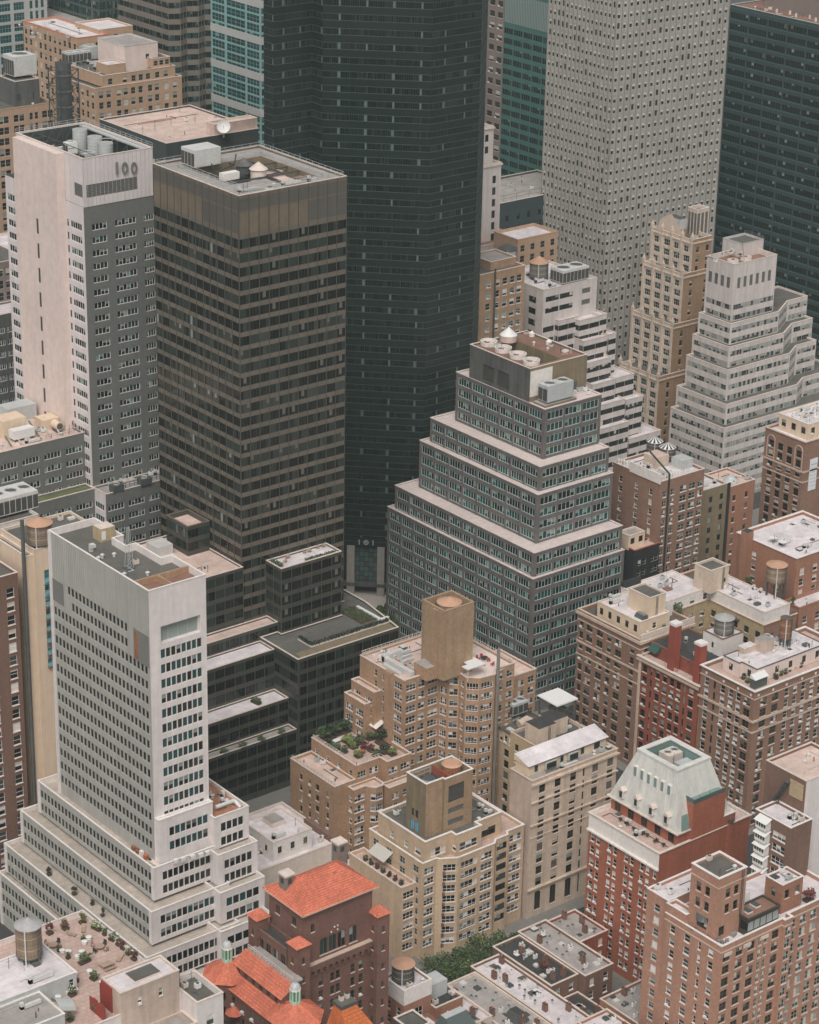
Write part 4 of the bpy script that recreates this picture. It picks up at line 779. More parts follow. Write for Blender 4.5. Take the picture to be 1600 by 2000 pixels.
for yy in (449.2, 460.3): part('arch_trim', q, lambda b: [b.tube((510.9, yy+1.5*math.cos(math.pi*j/8), 53.2+1.4*math.sin(math.pi*j/8)), (510.9, yy+1.5*math.cos(math.pi*(j+1)/8), 53.2+1.4*math.sin(math.pi*(j+1)/8)), .18, 'brown_trim') for j in range(8)]+[b.tube((510.9, yy+k, 47), (510.9, yy+k, 53.2), .15, 'brown_trim') for k in (-1.5, 1.5)])
volume(q, rect(514, 449, 531, 460.7), 55.6, 60.6, 'cream_paint', {'W': [F(3, 1.5, 1.9, 3, 1.4, 'sash_d')], 'S': [F(4, 1.4, 1.9, 3, 1.4, 'sash_d')]}, 'roof_white', .5, 'stone_w', name='penthouse_wall')
part('roof_cowls', q, lambda b: [b.cyl(515+i*1.3, 451+(i*3) % 8, 60, 61.6, .5, .35, 8, 'duct') for i in range(9)], kind='stuff')
bn = MB(); bx = aty(1588, 920, 446.9); bn.box(bx.x-1.6, 446.75, bx.z-6, bx.x+1.6, 446.9, bx.z+4, 'banner', bottom=True)
bo = bn.build('banner', label='tall white printed banner hung on the brown brick tower', category='banner')
part('print', bo, lambda b: [b.box(bx.x-1.1+j*.5, 446.72, bx.z+2-i*1.1, bx.x-.8+j*.5, 446.745, bx.z+2.45-i*1.1-(.25 if i else 0), 'print_grey') for i in range(7) for j in range(5)], kind='stuff')
p = aty(1240, 1076, 446.2); pl = rect(p.x, 446.2, p.x+9.6, 451)
q = bld('town_house', 'small black painted house with cream rooftop hut beside arched block', pl)
volume(q, pl, 0, p.z, 'black_paint', {'S': [F(None, 1, 1.6, 3.2, 3.4, 'sash_n', cols=[(.22, 1.1), (.42, 1.1), (.75, 1.1), (.9, 1.1)])]}, 'paver', .5, 'tile_dk', .3)
volume(q, rect(p.x-.2, 448.6, p.x+6, 453), p.z-.6, p.z+3.6, 'cream_paint', {'S': [F(2, 1.6, 1.8, 3, .9, 'dark')]}, 'roof_grey', .3, 'stone', name='rooftop_hut_wall')
# low roofs in the side street
pl = rect(493, 466, 520, 486)
q = bld('low_building', 'low dark ribbed roof with a small cream hut in the side street', pl)
volume(q, pl, 0, 12, 'mech_grey', {}, 'roof_black', .5, 'stone')
part('roof_rib', q, lambda b: [b.box(494, 467+i*2, 11.5, 519, 467.5+i*2, 11.9, 'roof_tar') for i in range(9)], kind='stuff')
volume(q, rect(496, 466.5, 505, 474), 11.5, 17.5, 'cream_side', {'W': [F(2, 1.2, 2, 3, 1.5, 'dark')]}, 'roof_white', .5, 'stone', name='hut_wall')
pl = rect(470, 430, 500, 447)
q = bld('low_building', 'low grey flat roof behind the courtyard apartments', pl); volume(q, pl, 0, 14, 'dk_brick', {}, 'roof_tar', .6)

# ------------------------------------------------------------------ apartment house round a courtyard
q = thing('apartment_block', 'long brown brick apartment house with cream cornices and white penthouses round a courtyard', 'building', (420, 415, 0))
U = [(407.2, 406.2), (426.4, 406.2), (426.4, 413.8), (439.6, 413.8), (439.6, 393.4), (452, 393.4), (452, 430), (407.2, 430)]
wn = F(None, 1.6, 1.75, 3.12, 3.0, 'sash_d', cols=[(.06, 1.3), (.19, 2.0, 'pair'), (.36, 2.0, 'pair'), (.51, 1.3), (.66, 2.0, 'pair'), (.88, 1.3)])
ys = F(None, 1.2, 1.7, 3.12, 2.6, 'sash_d', pitch=4.2)
volume(q, U, 0, 37.6, 'brown_brick', {7: [wn], 0: [F(None, 1.2, 1.7, 3.12, 3.0, 'sash_d', cols=[(.12, 1.2), (.5, 1.2)])], 1: None, 2: [dict(ys, w=1.5)], 3: [dict(ys, w=1.5)], 4: [F(2, 1.3, 1.7, 3.1, 3, 'sash_d')]}, 'roof_tar', 1.0, 'brown_trim', .35, .3, walls={2: 'yellow_brick', 3: 'yellow_brick'})
fw_ = rect(407.2, 406.2, 426.4, 430)
band(q, fw_, 36.4, .7, .55, 'brown_trim', 'cornice', ('W', 'S')); band(q, fw_, 28.2, .5, .25, 'brown_trim', 'string_course', ('W',)); band(q, fw_, 24.6, .35, .2, 'brown_trim', 'string_course', ('W',)); band(q, fw_, 34.6, .3, .15, 'brown_trim', 'string_course', ('W', 'S'))
part('stone_parapet', q, lambda b: b.box(407.0, 405.95, 36.9, 426.5, 406.3, 39.0, 'stone'))
volume(q, rect(409.2, 408.8, 420, 425), 36.6, 41, 'cream_paint', {'W': [F(5, 1.3, 2.0, 3, 1.2, 'door')], 'S': [F(1, 1.2, 1.8, 3, 1.2, 'sash')]}, 'roof_white', .25, 'stone', name='penthouse_wall')
volume(q, rect(413.7, 410.1, 419.4, 418.2), 40.7, 46.2, 'cream_paint', {}, 'roof_tar', .3, 'stone', name='bulkhead_wall')
volume(q, rect(420.5, 413.9, 439.6, 428), 36.6, 41, 'stone_w', {'S': [F(None, 1.2, 1.6, 3, 1.4, 'sash', cols=[(.15, 1.1), (.35, 1.3), (.68, 1.6), (.93, 1.3)])]}, 'roof_white', .25, 'stone', name='penthouse_wall')
volume(q, rect(437, 411.2, 443.8, 417.3), 40.7, 47.4, 'cream_brick', {'S': [F(None, 1, 1.2, 3, 3.4, 'dark', rows=1, cols=[(.8, .9)])]}, 'roof_tar', .5, 'stone', name='bulkhead_wall')
volume(q, rect(439.8, 393.7, 449.5, 416), 37.2, 41, 'stone_w', {'W': [F(5, 1.1, 1.6, 3, 1.2, 'sash')], 'S': [F(2, 2.2, 1.5, 3, 1.2, 'tri')]}, 'roof_white', .25, 'stone', name='penthouse_wall')
part('skylight', q, lambda b: (b.frustum(rect(411, 409.6, 413, 413), 40.76, rect(411.6, 409.8, 412.8, 412.8), 41.9, 'metal_dk', 'louver'))); part('roof_hatch', q, lambda b: b.box(429, 419, 40.76, 431, 421, 41.2, 'roof_brown'))
part('black_parapet_box', q, lambda b: (b.box(420.6, 427.2, 40.8, 427, 428.2, 42.6, 'black_paint'),))
part('fire_escape', q, lambda b: [(b.box(438.4, 402+j*1.6, 36-j*3.1-.1, 439.5, 405+j*1.6, 36-j*3.1, 'metal_dk', bottom=True), b.tube((438.6, 404.8+j*1.6, 36-j*3.1), (438.6, 402.4+j*1.6, 33-j*3.1), .1, 'metal_dk'), rails(b, [(438.4, 402+j*1.6, 36-j*3.1), (438.4, 405+j*1.6, 36-j*3.1)], 1, 'metal_dk', .05, 1)) for j in range(4)])
part('roof_edge_wall', q, lambda b: b.box(449.6, 393.6, 37.2, 452, 416, 38.6, 'dk_brick'))
# red brick house with two red chimneys
pl = rect(407, 384.3, 424, 406)
q = bld('apartment_block', 'dark red painted brick house with two tall red chimneys and green awnings', pl)
volume(q, pl, 0, 33.3, 'red_brown', {'W': [F(None, 1.3, 1.85, 3.2, 2.0, 'sash_d', cols=[(.10, 1.5), (.21, .6, 'dark'), (.32, 1.3), (.44, 1.3), (.56, 1.3), (.67, 1.3), (.77, .6, 'dark'), (.88, 1.5)])]}, 'paver', .4, 'stone', .4, .7)
band(q, pl, 32.2, .7, .6, 'brown_trim', 'cornice', ('W',))
part('corner_quoin', q, lambda b: b.box(406.85, 405.2, 0, 407.3, 406.1, 32, 'cream_brick'))
volume(q, rect(410.2, 384.6, 424, 405.6), 32.8, 36.6, 'red_brown', {'W': [F(5, 1.8, 2.4, 3, .8, 'door', m=(6, 3))]}, 'roof_black', .25, 'dk_brick', name='attic_wall')
for px, py, ht in ((1316, 1285, 14), (1366, 1310, 12)):
    p = at(px, py, 36.6); part('chimney', q, lambda b: (b.box(p.x-1.1, p.y-1.1, 33, p.x+1.1, p.y+1.1, 33+ht-1, 'red_chim'), b.box(p.x-1.25, p.y-1.25, 33+ht-1, p.x+1.25, p.y+1.25, 33+ht-.3, 'stone_w')))
for yy in (403.2, 386.5): part('awning', q, lambda b: (b.quad((408.4, yy-1.6, 35), (408.4, yy+1.6, 35), (410.2, yy+1.6, 36.6), (410.2, yy-1.6, 36.6), 'awning_g'), b.ngon([(408.4, yy-1.6, 35), (410.2, yy-1.6, 36.6), (410.2, yy-1.6, 35)], 'awning_g')))
part('balustrade', q, lambda b: rails(b, [(407.4, 385, 33.4), (407.4, 405.6, 33.4)], 1.0, 'stone', .08, 1.2))
volume(q, rect(418.5, 388, 426, 395), 33, 41.5, 'stone_w', {'W': [F(1, .8, 1.6, 3, 2, 'dark')]}, 'roof_white', .4, 'dk_brick', name='tank_house_wall')
# brown corner house
pl = rect(407, 365.4, 445, 384)
q = bld('apartment_block', 'brown brick corner apartment house with white bands and planted pink penthouse', pl)
wc = [(.12, 1.3), (.27, .6, 'dark'), (.42, 1.3), (.57, 1.3), (.71, 1.3), (.87, 1.9, 'pair')]
sc = [(.09, 1.9, 'pair'), (.2, 1.9, 'pair'), (.31, 1.3), (.39, 1.3), (.47, 1.3), (.55, 1.3), (.63, 1.3), (.72, 1.9, 'pair')]
volume(q, pl, 0, 39.2, 'brown_brick', {'W': [F(None, 1.3, 1.9, 3.05, 2.6, 'sash', cols=wc)], 'S': [F(None, 1.3, 1.9, 3.05, 2.6, 'sash', cols=sc)]}, 'paver', .9, 'stone_w', .35, .35)
for z, hh, pr_ in ((30.6, .55, .35), (27.6, .4, .2), (36.9, .3, .15)): band(q, pl, z, hh, pr_, 'brown_trim', 'string_course', ('W', 'S'))
part('medallion', q, lambda b: [b.cyl(0, 0, 0, 0, 0, 0, 3, 'stone_w') if False else b.box(406.9, y-.3, 37.6, 407, y+.3, 38.2, 'stone_w') for y in (366.6, 371, 376, 382)]+[b.box(x-.3, 365.3, 37.6, x+.3, 365.4, 38.2, 'stone_w') for x in (408.4, 413.6, 418.4, 424, 429)], kind='stuff')
pp = [(411.5, 369.3), (436, 369.3), (436, 380), (410.5, 380), (410.5, 374.5), (411.5, 374.5)]
volume(q, pp, 38.4, 42.4, 'cream_slab', {'S': [F(None, 1.4, 1.9, 3, 1.0, 'door', pitch=4.6)], 'W': [F(1, 1.3, 1.9, 3, 1.0, 'door')]}, 'roof_white', .25, 'metal_dk', .2, name='penthouse_wall')
part('glass_porch', q, lambda b: (b.box(409.2, 367.6, 38.4, 413.6, 369.2, 40.9, 'g_house'), b.frustum(rect(409, 367.3, 413.8, 369.2), 40.9, rect(409, 368.8, 413.8, 369.2), 41.9, 'furn_w', 'furn_w')))
part('stair_box', q, lambda b: (b.box(419.8, 375, 42.2, 423.4, 378.4, 45.4, 'cream_side', 'roof_grey'), b.box(415.4, 377.6, 42.2, 419.8, 380, 43.8, 'cream_side', 'roof_white')))
# red brick house on the right edge
pl = rect(460, 402, 486, 424)
q = bld('apartment_block', 'orange brick house at right edge with white capped parapet and dishes', pl)
volume(q, pl, 0, 48.4, 'orange_brick', {'W': [F(None, 1.3, 1.8, 3.2, 3.5, 'sash', cols=[(.3, 1.4), (.7, 1.4)])], 'S': [F(5, 1.5, 1.8, 3.2, 3.5, 'sash')]}, 'roof_white', .8, 'stone_w', .4, .3)
volume(q, rect(456, 396, 476, 402), 0, 37, 'orange_brick', {'W': [F(1, 1.3, 1.8, 3.2, 3.5, 'sash')], 'S': [F(4, 1.5, 1.8, 3.2, 3, 'sash')]}, 'roof_white', .8, 'orange_brick', .4, name='wing_wall')
part('chimney', q, lambda b: b.box(457.5, 418, 30, 459.9, 420.4, 51, 'orange_brick', 'roof_black'))
for i, yy in enumerate((411, 414.5)):
    dsx = thing('satellite_dish', ('white dish nearer the corner of the orange brick roof', 'white dish further back on the orange brick roof')[i], 'dish', (464, yy, 47.6), 'dishes on the orange brick roof')
    part('reflector', dsx, lambda b: b.cyl(464, yy, 48.6, 49.2, .3, 1.2, 12, 'furn_w')); part('mount', dsx, lambda b: b.tube((464, yy, 47.6), (464, yy, 48.7), .1, 'metal_dk'))

# ------------------------------------------------------------------ tan apartment house with roof terraces
q = thing('apartment_block', 'tan brick apartment house with pink roof terraces, curved bays and garden setbacks', 'building', (335, 415, 0))
main = [(333.1, 411.4), (343.9, 411.4), (344.6, 408.6), (346.6, 406.8), (346.2, 404), (348.6, 401.6), (353, 401), (354.8, 403), (361, 403), (361, 429), (333.1, 429)]
st = {0: [F(None, 1.4, 1.55, 2.95, 1.5, 'tri', cols=[(.20, 2.6), (.50, 1.7, 'sash_t'), (.83, 2.6)])], 1: [F(1, 1.7, 1.55, 2.95, 1.5, 'tri')], 2: [F(1, 1.8, 1.55, 2.95, 1.5, 'sash_t')], 3: [F(1, 1.0, 1.3, 2.95, 1.6, 'sash')], 4: [F(1, -.4, 1.55, 2.95, 1.5, 'bay')], 5: [F(1, 3.4, 1.55, 2.95, 1.5, 'bay')], 7: [F(2, 1.6, 1.5, 2.95, 1.5, 'sash_t')],
      10: [F(None, 1, 1.5, 2.95, 1.5, 'sash', cols=[(.36, .9), (.54, .9), (.86, 2.6, 'tri')])]}
volume(q, main, 0, 45.7, 'tan_brick', st, 'roof_pink', .5, 'stone', .35)
part('buttress', q, lambda b: b.box(332.2, 415.4, 0, 333.2, 418.2, 46.3, 'tan_brick'))
volume(q, rect(330.8, 420.2, 333.2, 429.4), 0, 39.6, 'tan_brick', {'W': [F(2, 2.4, 1.55, 2.95, 2.2, 'tri')]}, 'roof_pink', .6, 'stone', name='bay_wall')
volume(q, rect(328.9, 421.5, 331, 429.7), 0, 36.4, 'tan_brick', {'W': [F(2, 2.4, 1.55, 2.95, 2.2, 'tri')]}, 'roof_pink', .6, 'stone', name='bay_wall')
volume(q, rect(361.1, 406, 371, 420), 0, 40, 'tan_brick', {'S': [F(3, 1.7, 1.5, 2.95, 1.6, 'sash_t')], 'W': [F(3, 1.4, 1.5, 2.95, 1.6, 'sash_t')]}, 'roof_pink', .5, 'stone', name='wing_wall')
mt_ = rect(341.1, 406.5, 350.3, 415)
volume(q, mt_, 45.2, 63.7, 'tan_tower', {'W': [F(None, .8, 1.3, 3.1, 9, 'dark', cols=[(.72, .8)])]}, 'roof_black', 1.8, 'tan_tower', .45, name='tank_tower_wall')
part('corner_pier', q, lambda b: b.box(340.3, 408.6, 45.2, 341.2, 410.4, 63.4, 'tan_tower'))
part('stair_hut', q, lambda b: b.box(337.8, 408.8, 45.2, 341, 413.6, 48.6, 'tan_brick', 'roof_grey'))
part('terrace_deck', q, lambda b: b.ngon([(x, y, 45.26) for x, y in ((339.5, 411), (343.4, 411.4), (346.9, 406.6), (347.5, 403), (352.8, 401.6), (360.4, 403.6), (360.4, 416), (339.5, 416))], 'cream_slab'))
part('terrace_canopy', q, lambda b: (b.ngon([(x, y, 48.5) for x, y in ((345.6, 402.6), (351.4, 402.6), (351.4, 408.4), (347.5, 408.4), (347.5, 405), (345.6, 405))], 'furn_w'), b.ngon([(x, y, 48.3) for x, y in ((345.6, 405), (347.5, 405), (347.5, 408.4), (351.4, 408.4), (351.4, 402.6), (345.6, 402.6))], 'furn_w'), [b.tube((x, y, 45.2), (x, y, 48.4), .08, 'furn_w') for x, y in ((345.9, 402.9), (351.1, 402.9), (351.1, 408.1))]))
part('tall_flue', q, lambda b: b.tube((353.6, 400.7, 5), (353.6, 400.7, 52.5), .45, 'wood_grey', 8))
part('roof_railing', q, lambda b: (rails(b, [(333.4, 428.7, 45.7), (360.6, 428.7, 45.7), (360.6, 403.4, 45.7)], 1.2, 'stone', .07, 1.2), rails(b, [(333.4, 428.7, 45.7), (333.4, 422, 45.7)], 1.2, 'stone', .07, 1.2)))
part('roof_duct', q, lambda b: (b.box(336, 412.6, 45.2, 337.2, 424, 46.6, 'duct'), b.box(336, 423, 45.2, 342, 424.4, 47, 'duct'), b.box(334.2, 415, 45.2, 335.2, 421.5, 46.0, 'duct')))
for i in range(3):
    x = 346+i*2; part('vent_pipe', q, lambda b: (b.tube((337+i*1.3, 417+i*2, 45.2), (337+i*1.3, 417+i*2, 47.6), .35, 'metal_lt', 8), b.tube((337+i*1.3, 417+i*2, 47.6), (340+i*1.3, 417+i*2, 47.6), .35, 'metal_lt', 8)))
part('skylight', q, lambda b: [b.box(337+i*2.4, 425.2+(i % 2), 45.2, 338.3+i*2.4, 426.6+(i % 2), 45.6, 'furn_w') for i in range(4)], kind='stuff')
# garden wing
gd = [(318.3, 410.9), (325.5, 410.9), (325.5, 408), (333, 408), (333, 429), (318.3, 429)]
volume(q, gd, 0, 27.5, 'tan_brick', {0: [F(2, 2.2, 1.5, 2.95, 2, 'tri')], 2: [F(2, 2.4, 1.5, 2.95, 2, 'tri')], 'W': [F(4, 1.2, 1.5, 2.95, 2.2, 'sash')], 1: None}, 'paver', .9, 'stone', .35, name='garden_wing_wall')
lw = [(315.9, 408.6), (319.4, 408.6), (320, 407.4), (321, 406.4), (323, 406.4), (324, 407.4), (324, 411), (315.9, 411)]
volume(q, rect(311.9, 411, 318.4, 429), 0, 23.8, 'tan_brick', {'W': [F(None, 1.0, 1.45, 2.95, 2.4, 'sash_d', cols=[(.25, .9), (.45, .7), (.62, 1.2), (.85, .8)])]}, 'roof_pink', .7, 'stone', name='garden_wing_wall')
volume(q, lw, 0, 22.6, 'tan_brick', {0: [F(1, 2.6, 1.6, 2.95, 1.8, 'tri')], 2: [F(1, 1.1, 1.6, 2.95, 1.8, 'sash')], 3: [F(1, 1.7, 1.6, 2.95, 1.8, 'tri')], 'W': [F(1, 1.0, 1.4, 2.95, 2, 'sash')]}, 'roof_pink', .5, 'stone', name='bay_wall')
volume(q, rect(324, 405.2, 333, 408.2), 0, 22.0, 'tan_brick', {'S': [F(None, 2, 1.5, 2.95, 1.8, 'tri', cols=[(.22, 1.6), (.68, 3.4)])]}, 'roof_pink', .5, 'stone', name='bay_wall')
part('garden_railing', q, lambda b: (rails(b, [(318.5, 428.6, 27.5), (318.5, 411.1, 27.5), (325.4, 411.1, 27.5)], 1.0, 'stone', .07, 1.1), rails(b, [(312.1, 428.6, 23.8), (312.1, 411.3, 23.8)], 1.0, 'stone', .07, 1.1)))
part('awning', q, lambda b: b.quad((330.3, 418.6, 30.4), (330.3, 427, 30.4), (333, 427, 31.6), (333, 418.6, 31.6), 'stone_w'))
# slim tan house in front of it
pl = rect(356.2, 396.4, 372, 411.4)
pl = rect(356, 397, 368, 405.8)
q = bld('apartment_block', 'slim tan brick house with glazed attic and grey roof beside cream block', pl)
volume(q, pl, 0, 29.5, 'orange_brick', {'W': [F(5, 1.0, 1.9, 3, .9, 'sash', rows=1), F(2, 1.5, 1.8, 3.1, 4.6, 'sash_d')], 'S': [F(2, 1.4, 1.7, 3.1, 4.6, 'sash_d')]}, 'roof_tar', .3, 'metal_dk', .3, walls={'S': 'tan_brick', 'W': 'tan_smooth'})
# cream block
q = thing('apartment_block', 'cream stone apartment house with blank weathered side wall and white sloping roof', 'building', (345, 370, 0))
cr = rect(335.6, 367, 362.4, 374.6)
cc = [(.12, 1.6), (.30, 1.6), (.48, 1.6), (.605, .5, 'dark'), (.74, 1.6), (.92, 1.6)]
volume(q, cr, 0, 37, 'cream_brick', {'S': [F(None, 1.5, 1.9, 3.1, 1.9, 'sash_d', cols=cc, bot=6), F(None, 2, 5, 9, 30.3, 'roundtop_c', rows=1, cols=[(c[0], 1.9 if c[1] > 1 else .5, 'roundtop_c' if c[1] > 1 else 'dark') for c in cc], bot=.3)]}, 'roof_grey', .6, 'brown_trim', .4, .2, walls={'W': 'cream_side'})
for z, hh, pr_ in ((35.6, .5, .5), (31.0, .35, .35), (24.9, .35, .35), (21.6, .25, .15), (7.6, .4, .5)): band(q, cr, z, hh, pr_, 'cream_brick', 'string_course', ('S',))
volume(q, rect(348, 374.7, 364, 389), 0, 36.6, 'cream_brick', {'W': [F(3, 1.1, 1.6, 3.1, 2.4, 'sash_d')]}, 'roof_tar', .6, 'brown_trim', name='rear_wall', walls={'W': 'yellow_brick'})
part('penthouse_wall', q, lambda b: (b.box(337.0, 370.2, 36.4, 361.6, 374.5, 39.3, 'cream_paint'),)); OCC.append((rect(337, 370.2, 361.6, 374.5), 36.4, 39.3))
part('penthouse_roof', q, lambda b: (b.quad((336.7, 369.6, 39.2), (361.9, 369.6, 39.2), (361.9, 374.8, 40.6), (336.7, 374.8, 40.6), 'roof_white'), b.quad((336.7, 369.6, 39.0), (361.9, 369.6, 39.0), (361.9, 369.6, 39.2), (336.7, 369.6, 39.2), 'metal_dk'), b.ngon([(336.7, 369.6, 39.2), (336.7, 374.8, 40.6), (336.7, 374.8, 39)], 'cream_paint'), b.ngon([(336.7, 374.8, 39), (361.9, 374.8, 39), (361.9, 374.8, 40.6), (336.7, 374.8, 40.6)], 'cream_paint')))
for x, w_, o_ in ((339.5, 1.0, 0), (343.5, 3.0, 1), (347.5, .9, 0), (350.5, 2.6, 1), (354, 1.0, 0), (358.6, 1.8, 0)):
    part('penthouse_window', q, lambda b: (b.box(x-w_/2-.12, 370.1-o_*.9, 36.9, x+w_/2+.12, 370.25, 38.7, 'frame_c'), b.quad((x-w_/2, 370.08-o_*.9, 37), (x+w_/2, 370.08-o_*.9, 37), (x+w_/2, 370.08-o_*.9, 38.6), (x-w_/2, 370.08-o_*.9, 38.6), 'g_md')))
part('bulkhead_wall', q, lambda b: (b.box(349, 380, 36, 354.5, 385, 40.8, 'cream_brick', 'roof_black'), b.box(355, 382, 36, 360, 387, 40.2, 'cream_brick', 'roof_black')))
# tan-yellow apartment house with enclosed tank tower
q = thing('apartment_block', 'pale tan apartment house with white edged flat roofs and brown plant tower', 'building', (315, 375, 0))
pent = [(305.6, 368.9), (313.2, 368.9), (313.2, 367.1), (320.7, 367.1), (320.7, 369), (328.3, 369), (328.3, 386), (305.6, 386)]
volume(q, pent, 20, 30.5, 'tan_smooth', {0: [F(1, 4.4, 1.8, 3, 2.6, 'tri', rows=1)], 2: [F(1, 5.2, 1.8, 3, 2.6, 'tri', rows=1)], 4: [F(1, 4.2, 2.2, 3, 2.6, 'door', rows=1)], 'W': [F(None, 1, 1.6, 3, 2.6, 'sash', rows=1, cols=[(.3, 1.1), (.6, 1.1), (.85, 1.8)])]}, 'roof_tar', .8, 'stone_w', .4, .15, name='penthouse_wall')
body = [(304.6, 368.4), (308.6, 368.4), (309.2, 367.6), (312.8, 365.6), (323.6, 365.6), (325, 366.8), (328.6, 366.8), (329.4, 368), (334.6, 368), (334.6, 388), (304.6, 388)]
fs = lambda w, k: F(1, w, 1.55, 2.72, 1.6, k)
volume(q, body, 0, 25.5, 'tan_smooth', {0: [fs(2.4, 'tri')], 2: [fs(2.6, 'tri')], 3: [F(None, 1, 1.55, 2.72, 1.6, 'tri', cols=[(.30, 4.6, 'bay'), (.78, 3.2, 'tri')])], 5: [fs(2.6, 'tri_d')], 7: [fs(3.6, 'tri')], 'W': [F(4, 1.7, 1.5, 2.72, 1.6, 'sash_t')]}, 'paver', .7, 'stone_w', .35, .12)
part('spandrel_panel', q, lambda b: [b.box(309.6, 367.0, 25.5-1.6-1.55-i*2.72-1.1, 310.6, 367.3, 25.5-1.6-1.55-i*2.72-.05, 'dk_brick') for i in range(8)], kind='stuff')
volume(q, rect(300.4, 370.6, 304.6, 390), 0, 19.6, 'tan_smooth', {'S': [fs(2.6, 'tri')]}, 'paver', .8, 'stone', .3, .1, name='wing_wall')
volume(q, rect(300.6, 374, 304.7, 389.8), 19, 24.6, 'tan_smooth', {'W': [F(None, 1.1, 1.5, 2.8, 1.3, 'sash', cols=[(.15, 1.1), (.45, 1.6, 'sash_t'), (.75, 1.0)])]}, 'roof_grey', .6, 'stone_w', .3, name='wing_wall') if False else None
part('awning', q, lambda b: b.quad((301.8, 379, 21.8), (301.8, 385, 21.8), (304.6, 385, 23.4), (304.6, 379, 23.4), 'awning_s'))
tp = [(306.1, 368.9), (312.0, 368.9), (312.0, 368.2), (320.7, 368.2), (320.7, 376), (306.1, 376)]
tp = [(307.6, 371.4), (312.4, 371.4), (312.4, 370.7), (320.7, 370.7), (320.7, 378.4), (307.6, 378.4)]
volume(q, tp, 29.7, 43.5, 'tan_tower', {2: [F(None, 4, 4.2, 20, 2.2, 'louver_d', rows=1, cols=[(.42, 4.6)]), F(None, 5, 1.4, 3, 8.0, 'louver', rows=2, cols=[(.42, 4.6)])], 'W': [F(None, 1, 2.0, 9, 8.0, 'dark', rows=1, cols=[(.35, 1.0), (.55, 1.0)]), F(None, 1, 2.6, 9, 11, 'bluedoor', rows=1, cols=[(.32, 1.3), (.55, 1.3)], bot=.02)]}, 'roof_black', 2.2, 'stone_w', .3, .12, name='plant_tower_wall', walls={'W': 'mech_tan'})  # west wall takes a darker tan: side shading painted into the wall colour
part('tank_wall', q, lambda b: b.box(314.6, 371.2, 41, 315.0, 378, 43.3, 'red_brown')); part('tank_lid', q, lambda b: b.cyl(317.6, 374.6, 41.4, 44.2, 2.2, 2.2, 18, 'rust') and b.cyl(317.6, 374.6, 44.2, 44.6, 2.4, 1.9, 18, 'tank_cone'))
part('cooling_fan', q, lambda b: (b.cyl(310.6, 374.2, 41.3, 43.0, 1.5, 1.5, 16, 'metal_lt', capm='metal_dk'), rails(b, [(308.4, 372, 41.3), (308.4, 377.6, 41.3), (313.8, 377.6, 41.3)], 2, 'metal_lt', .06, 1.6)))

# ------------------------------------------------------------------ red brick house with pale mansard
q = thing('mansard_house', 'red brick house with tall pale green mansard roof and dormers', 'building', (350, 337, 0))
mb = rect(337, 326.4, 365.2, 349)
volume(q, mb, 0, 32.4, 'red_brick', {'W': [F(None, .9, 1.7, 3.05, .8, 'sash', cols=[(.06, 1.1), (.14, 1.0), (.31, 1.0), (.39, 1.0), (.55, 1.0), (.63, 1.0), (.77, 1.0), (.85, 1.0), (.95, .8)])]}, None, 0, None)
volume(q, offset(mb, .06), 32.4, 36.6, 'stone_w', {'W': [F(None, .9, 1.3, 3.0, 1.9, 'sash_n', rows=1, cols=[(.06, 1.1), (.14, 1.0), (.31, 1.0), (.39, 1.0), (.55, 1.0), (.63, 1.0), (.77, 1.0), (.85, 1.0)])]}, 'paver', .8, 'stone', .4, .3, name='frieze_wall', walls={'S': 'red_brick'})
part('stone_ledge', q, lambda b: b.box(336.4, 326.2, 32.3, 336.95, 349.2, 32.7, 'stone_w', bottom=True))
volume(q, rect(346.6, 326.28, 356.6, 331), 30, 45.6, 'red_brick', {}, 'green_roof', 0, None, name='gable_wall')
volume(q, rect(356.6, 326.3, 360.3, 331), 30, 39.2, 'red_brick', {}, 'stone_w', .3, 'stone_w', name='gable_wall')
volume(q, rect(343.3, 327.2, 360, 348.7), 35.7, 39, 'red_brick', {'W': [F(5, 1.9, 2.6, 4, .5, 'door', bot=.05)]}, None, 0, 'stone_w', name='attic_wall')
b0 = rect(342.8, 327.0, 359.6, 349); b1 = rect(345.0, 330.4, 355.2, 343); ZM0, ZM1 = 39.2, 52.4
part('mansard_roof', q, lambda b: b.frustum(b0, ZM0, b1, ZM1, 'mansard'))
part('mansard_eave', q, lambda b: ring(b, offset(b0, -.4), offset(b0, .45), ZM0-.2, ZM0+.1, 'stone'))
for i in range(13):
    y = 328.4+i*1.65; part('standing_seam', q, lambda b: b.tube((342.75, y, ZM0), (344.97, 330.4+(y-327)*12.6/22, ZM1), .05, 'mansard'))
inner = offset(b1, -1.2)
part('roof_rim', q, lambda b: (ring(b, inner, offset(b1, .15), ZM1, ZM1+.5, 'mansard'), [b.quad((*inner[(i+1) % 4], 49.5), (*inner[i], 49.5), (*inner[i], ZM1+.2), (*inner[(i+1) % 4], ZM1+.2), 'shade_teal') for i in range(4)], b.quad(*[(*p, 49.5) for p in inner], 'roof_tar')))
def slope_pt(y, z, o): return 342.8+2.2*(z-ZM0)/(ZM1-ZM0)-o
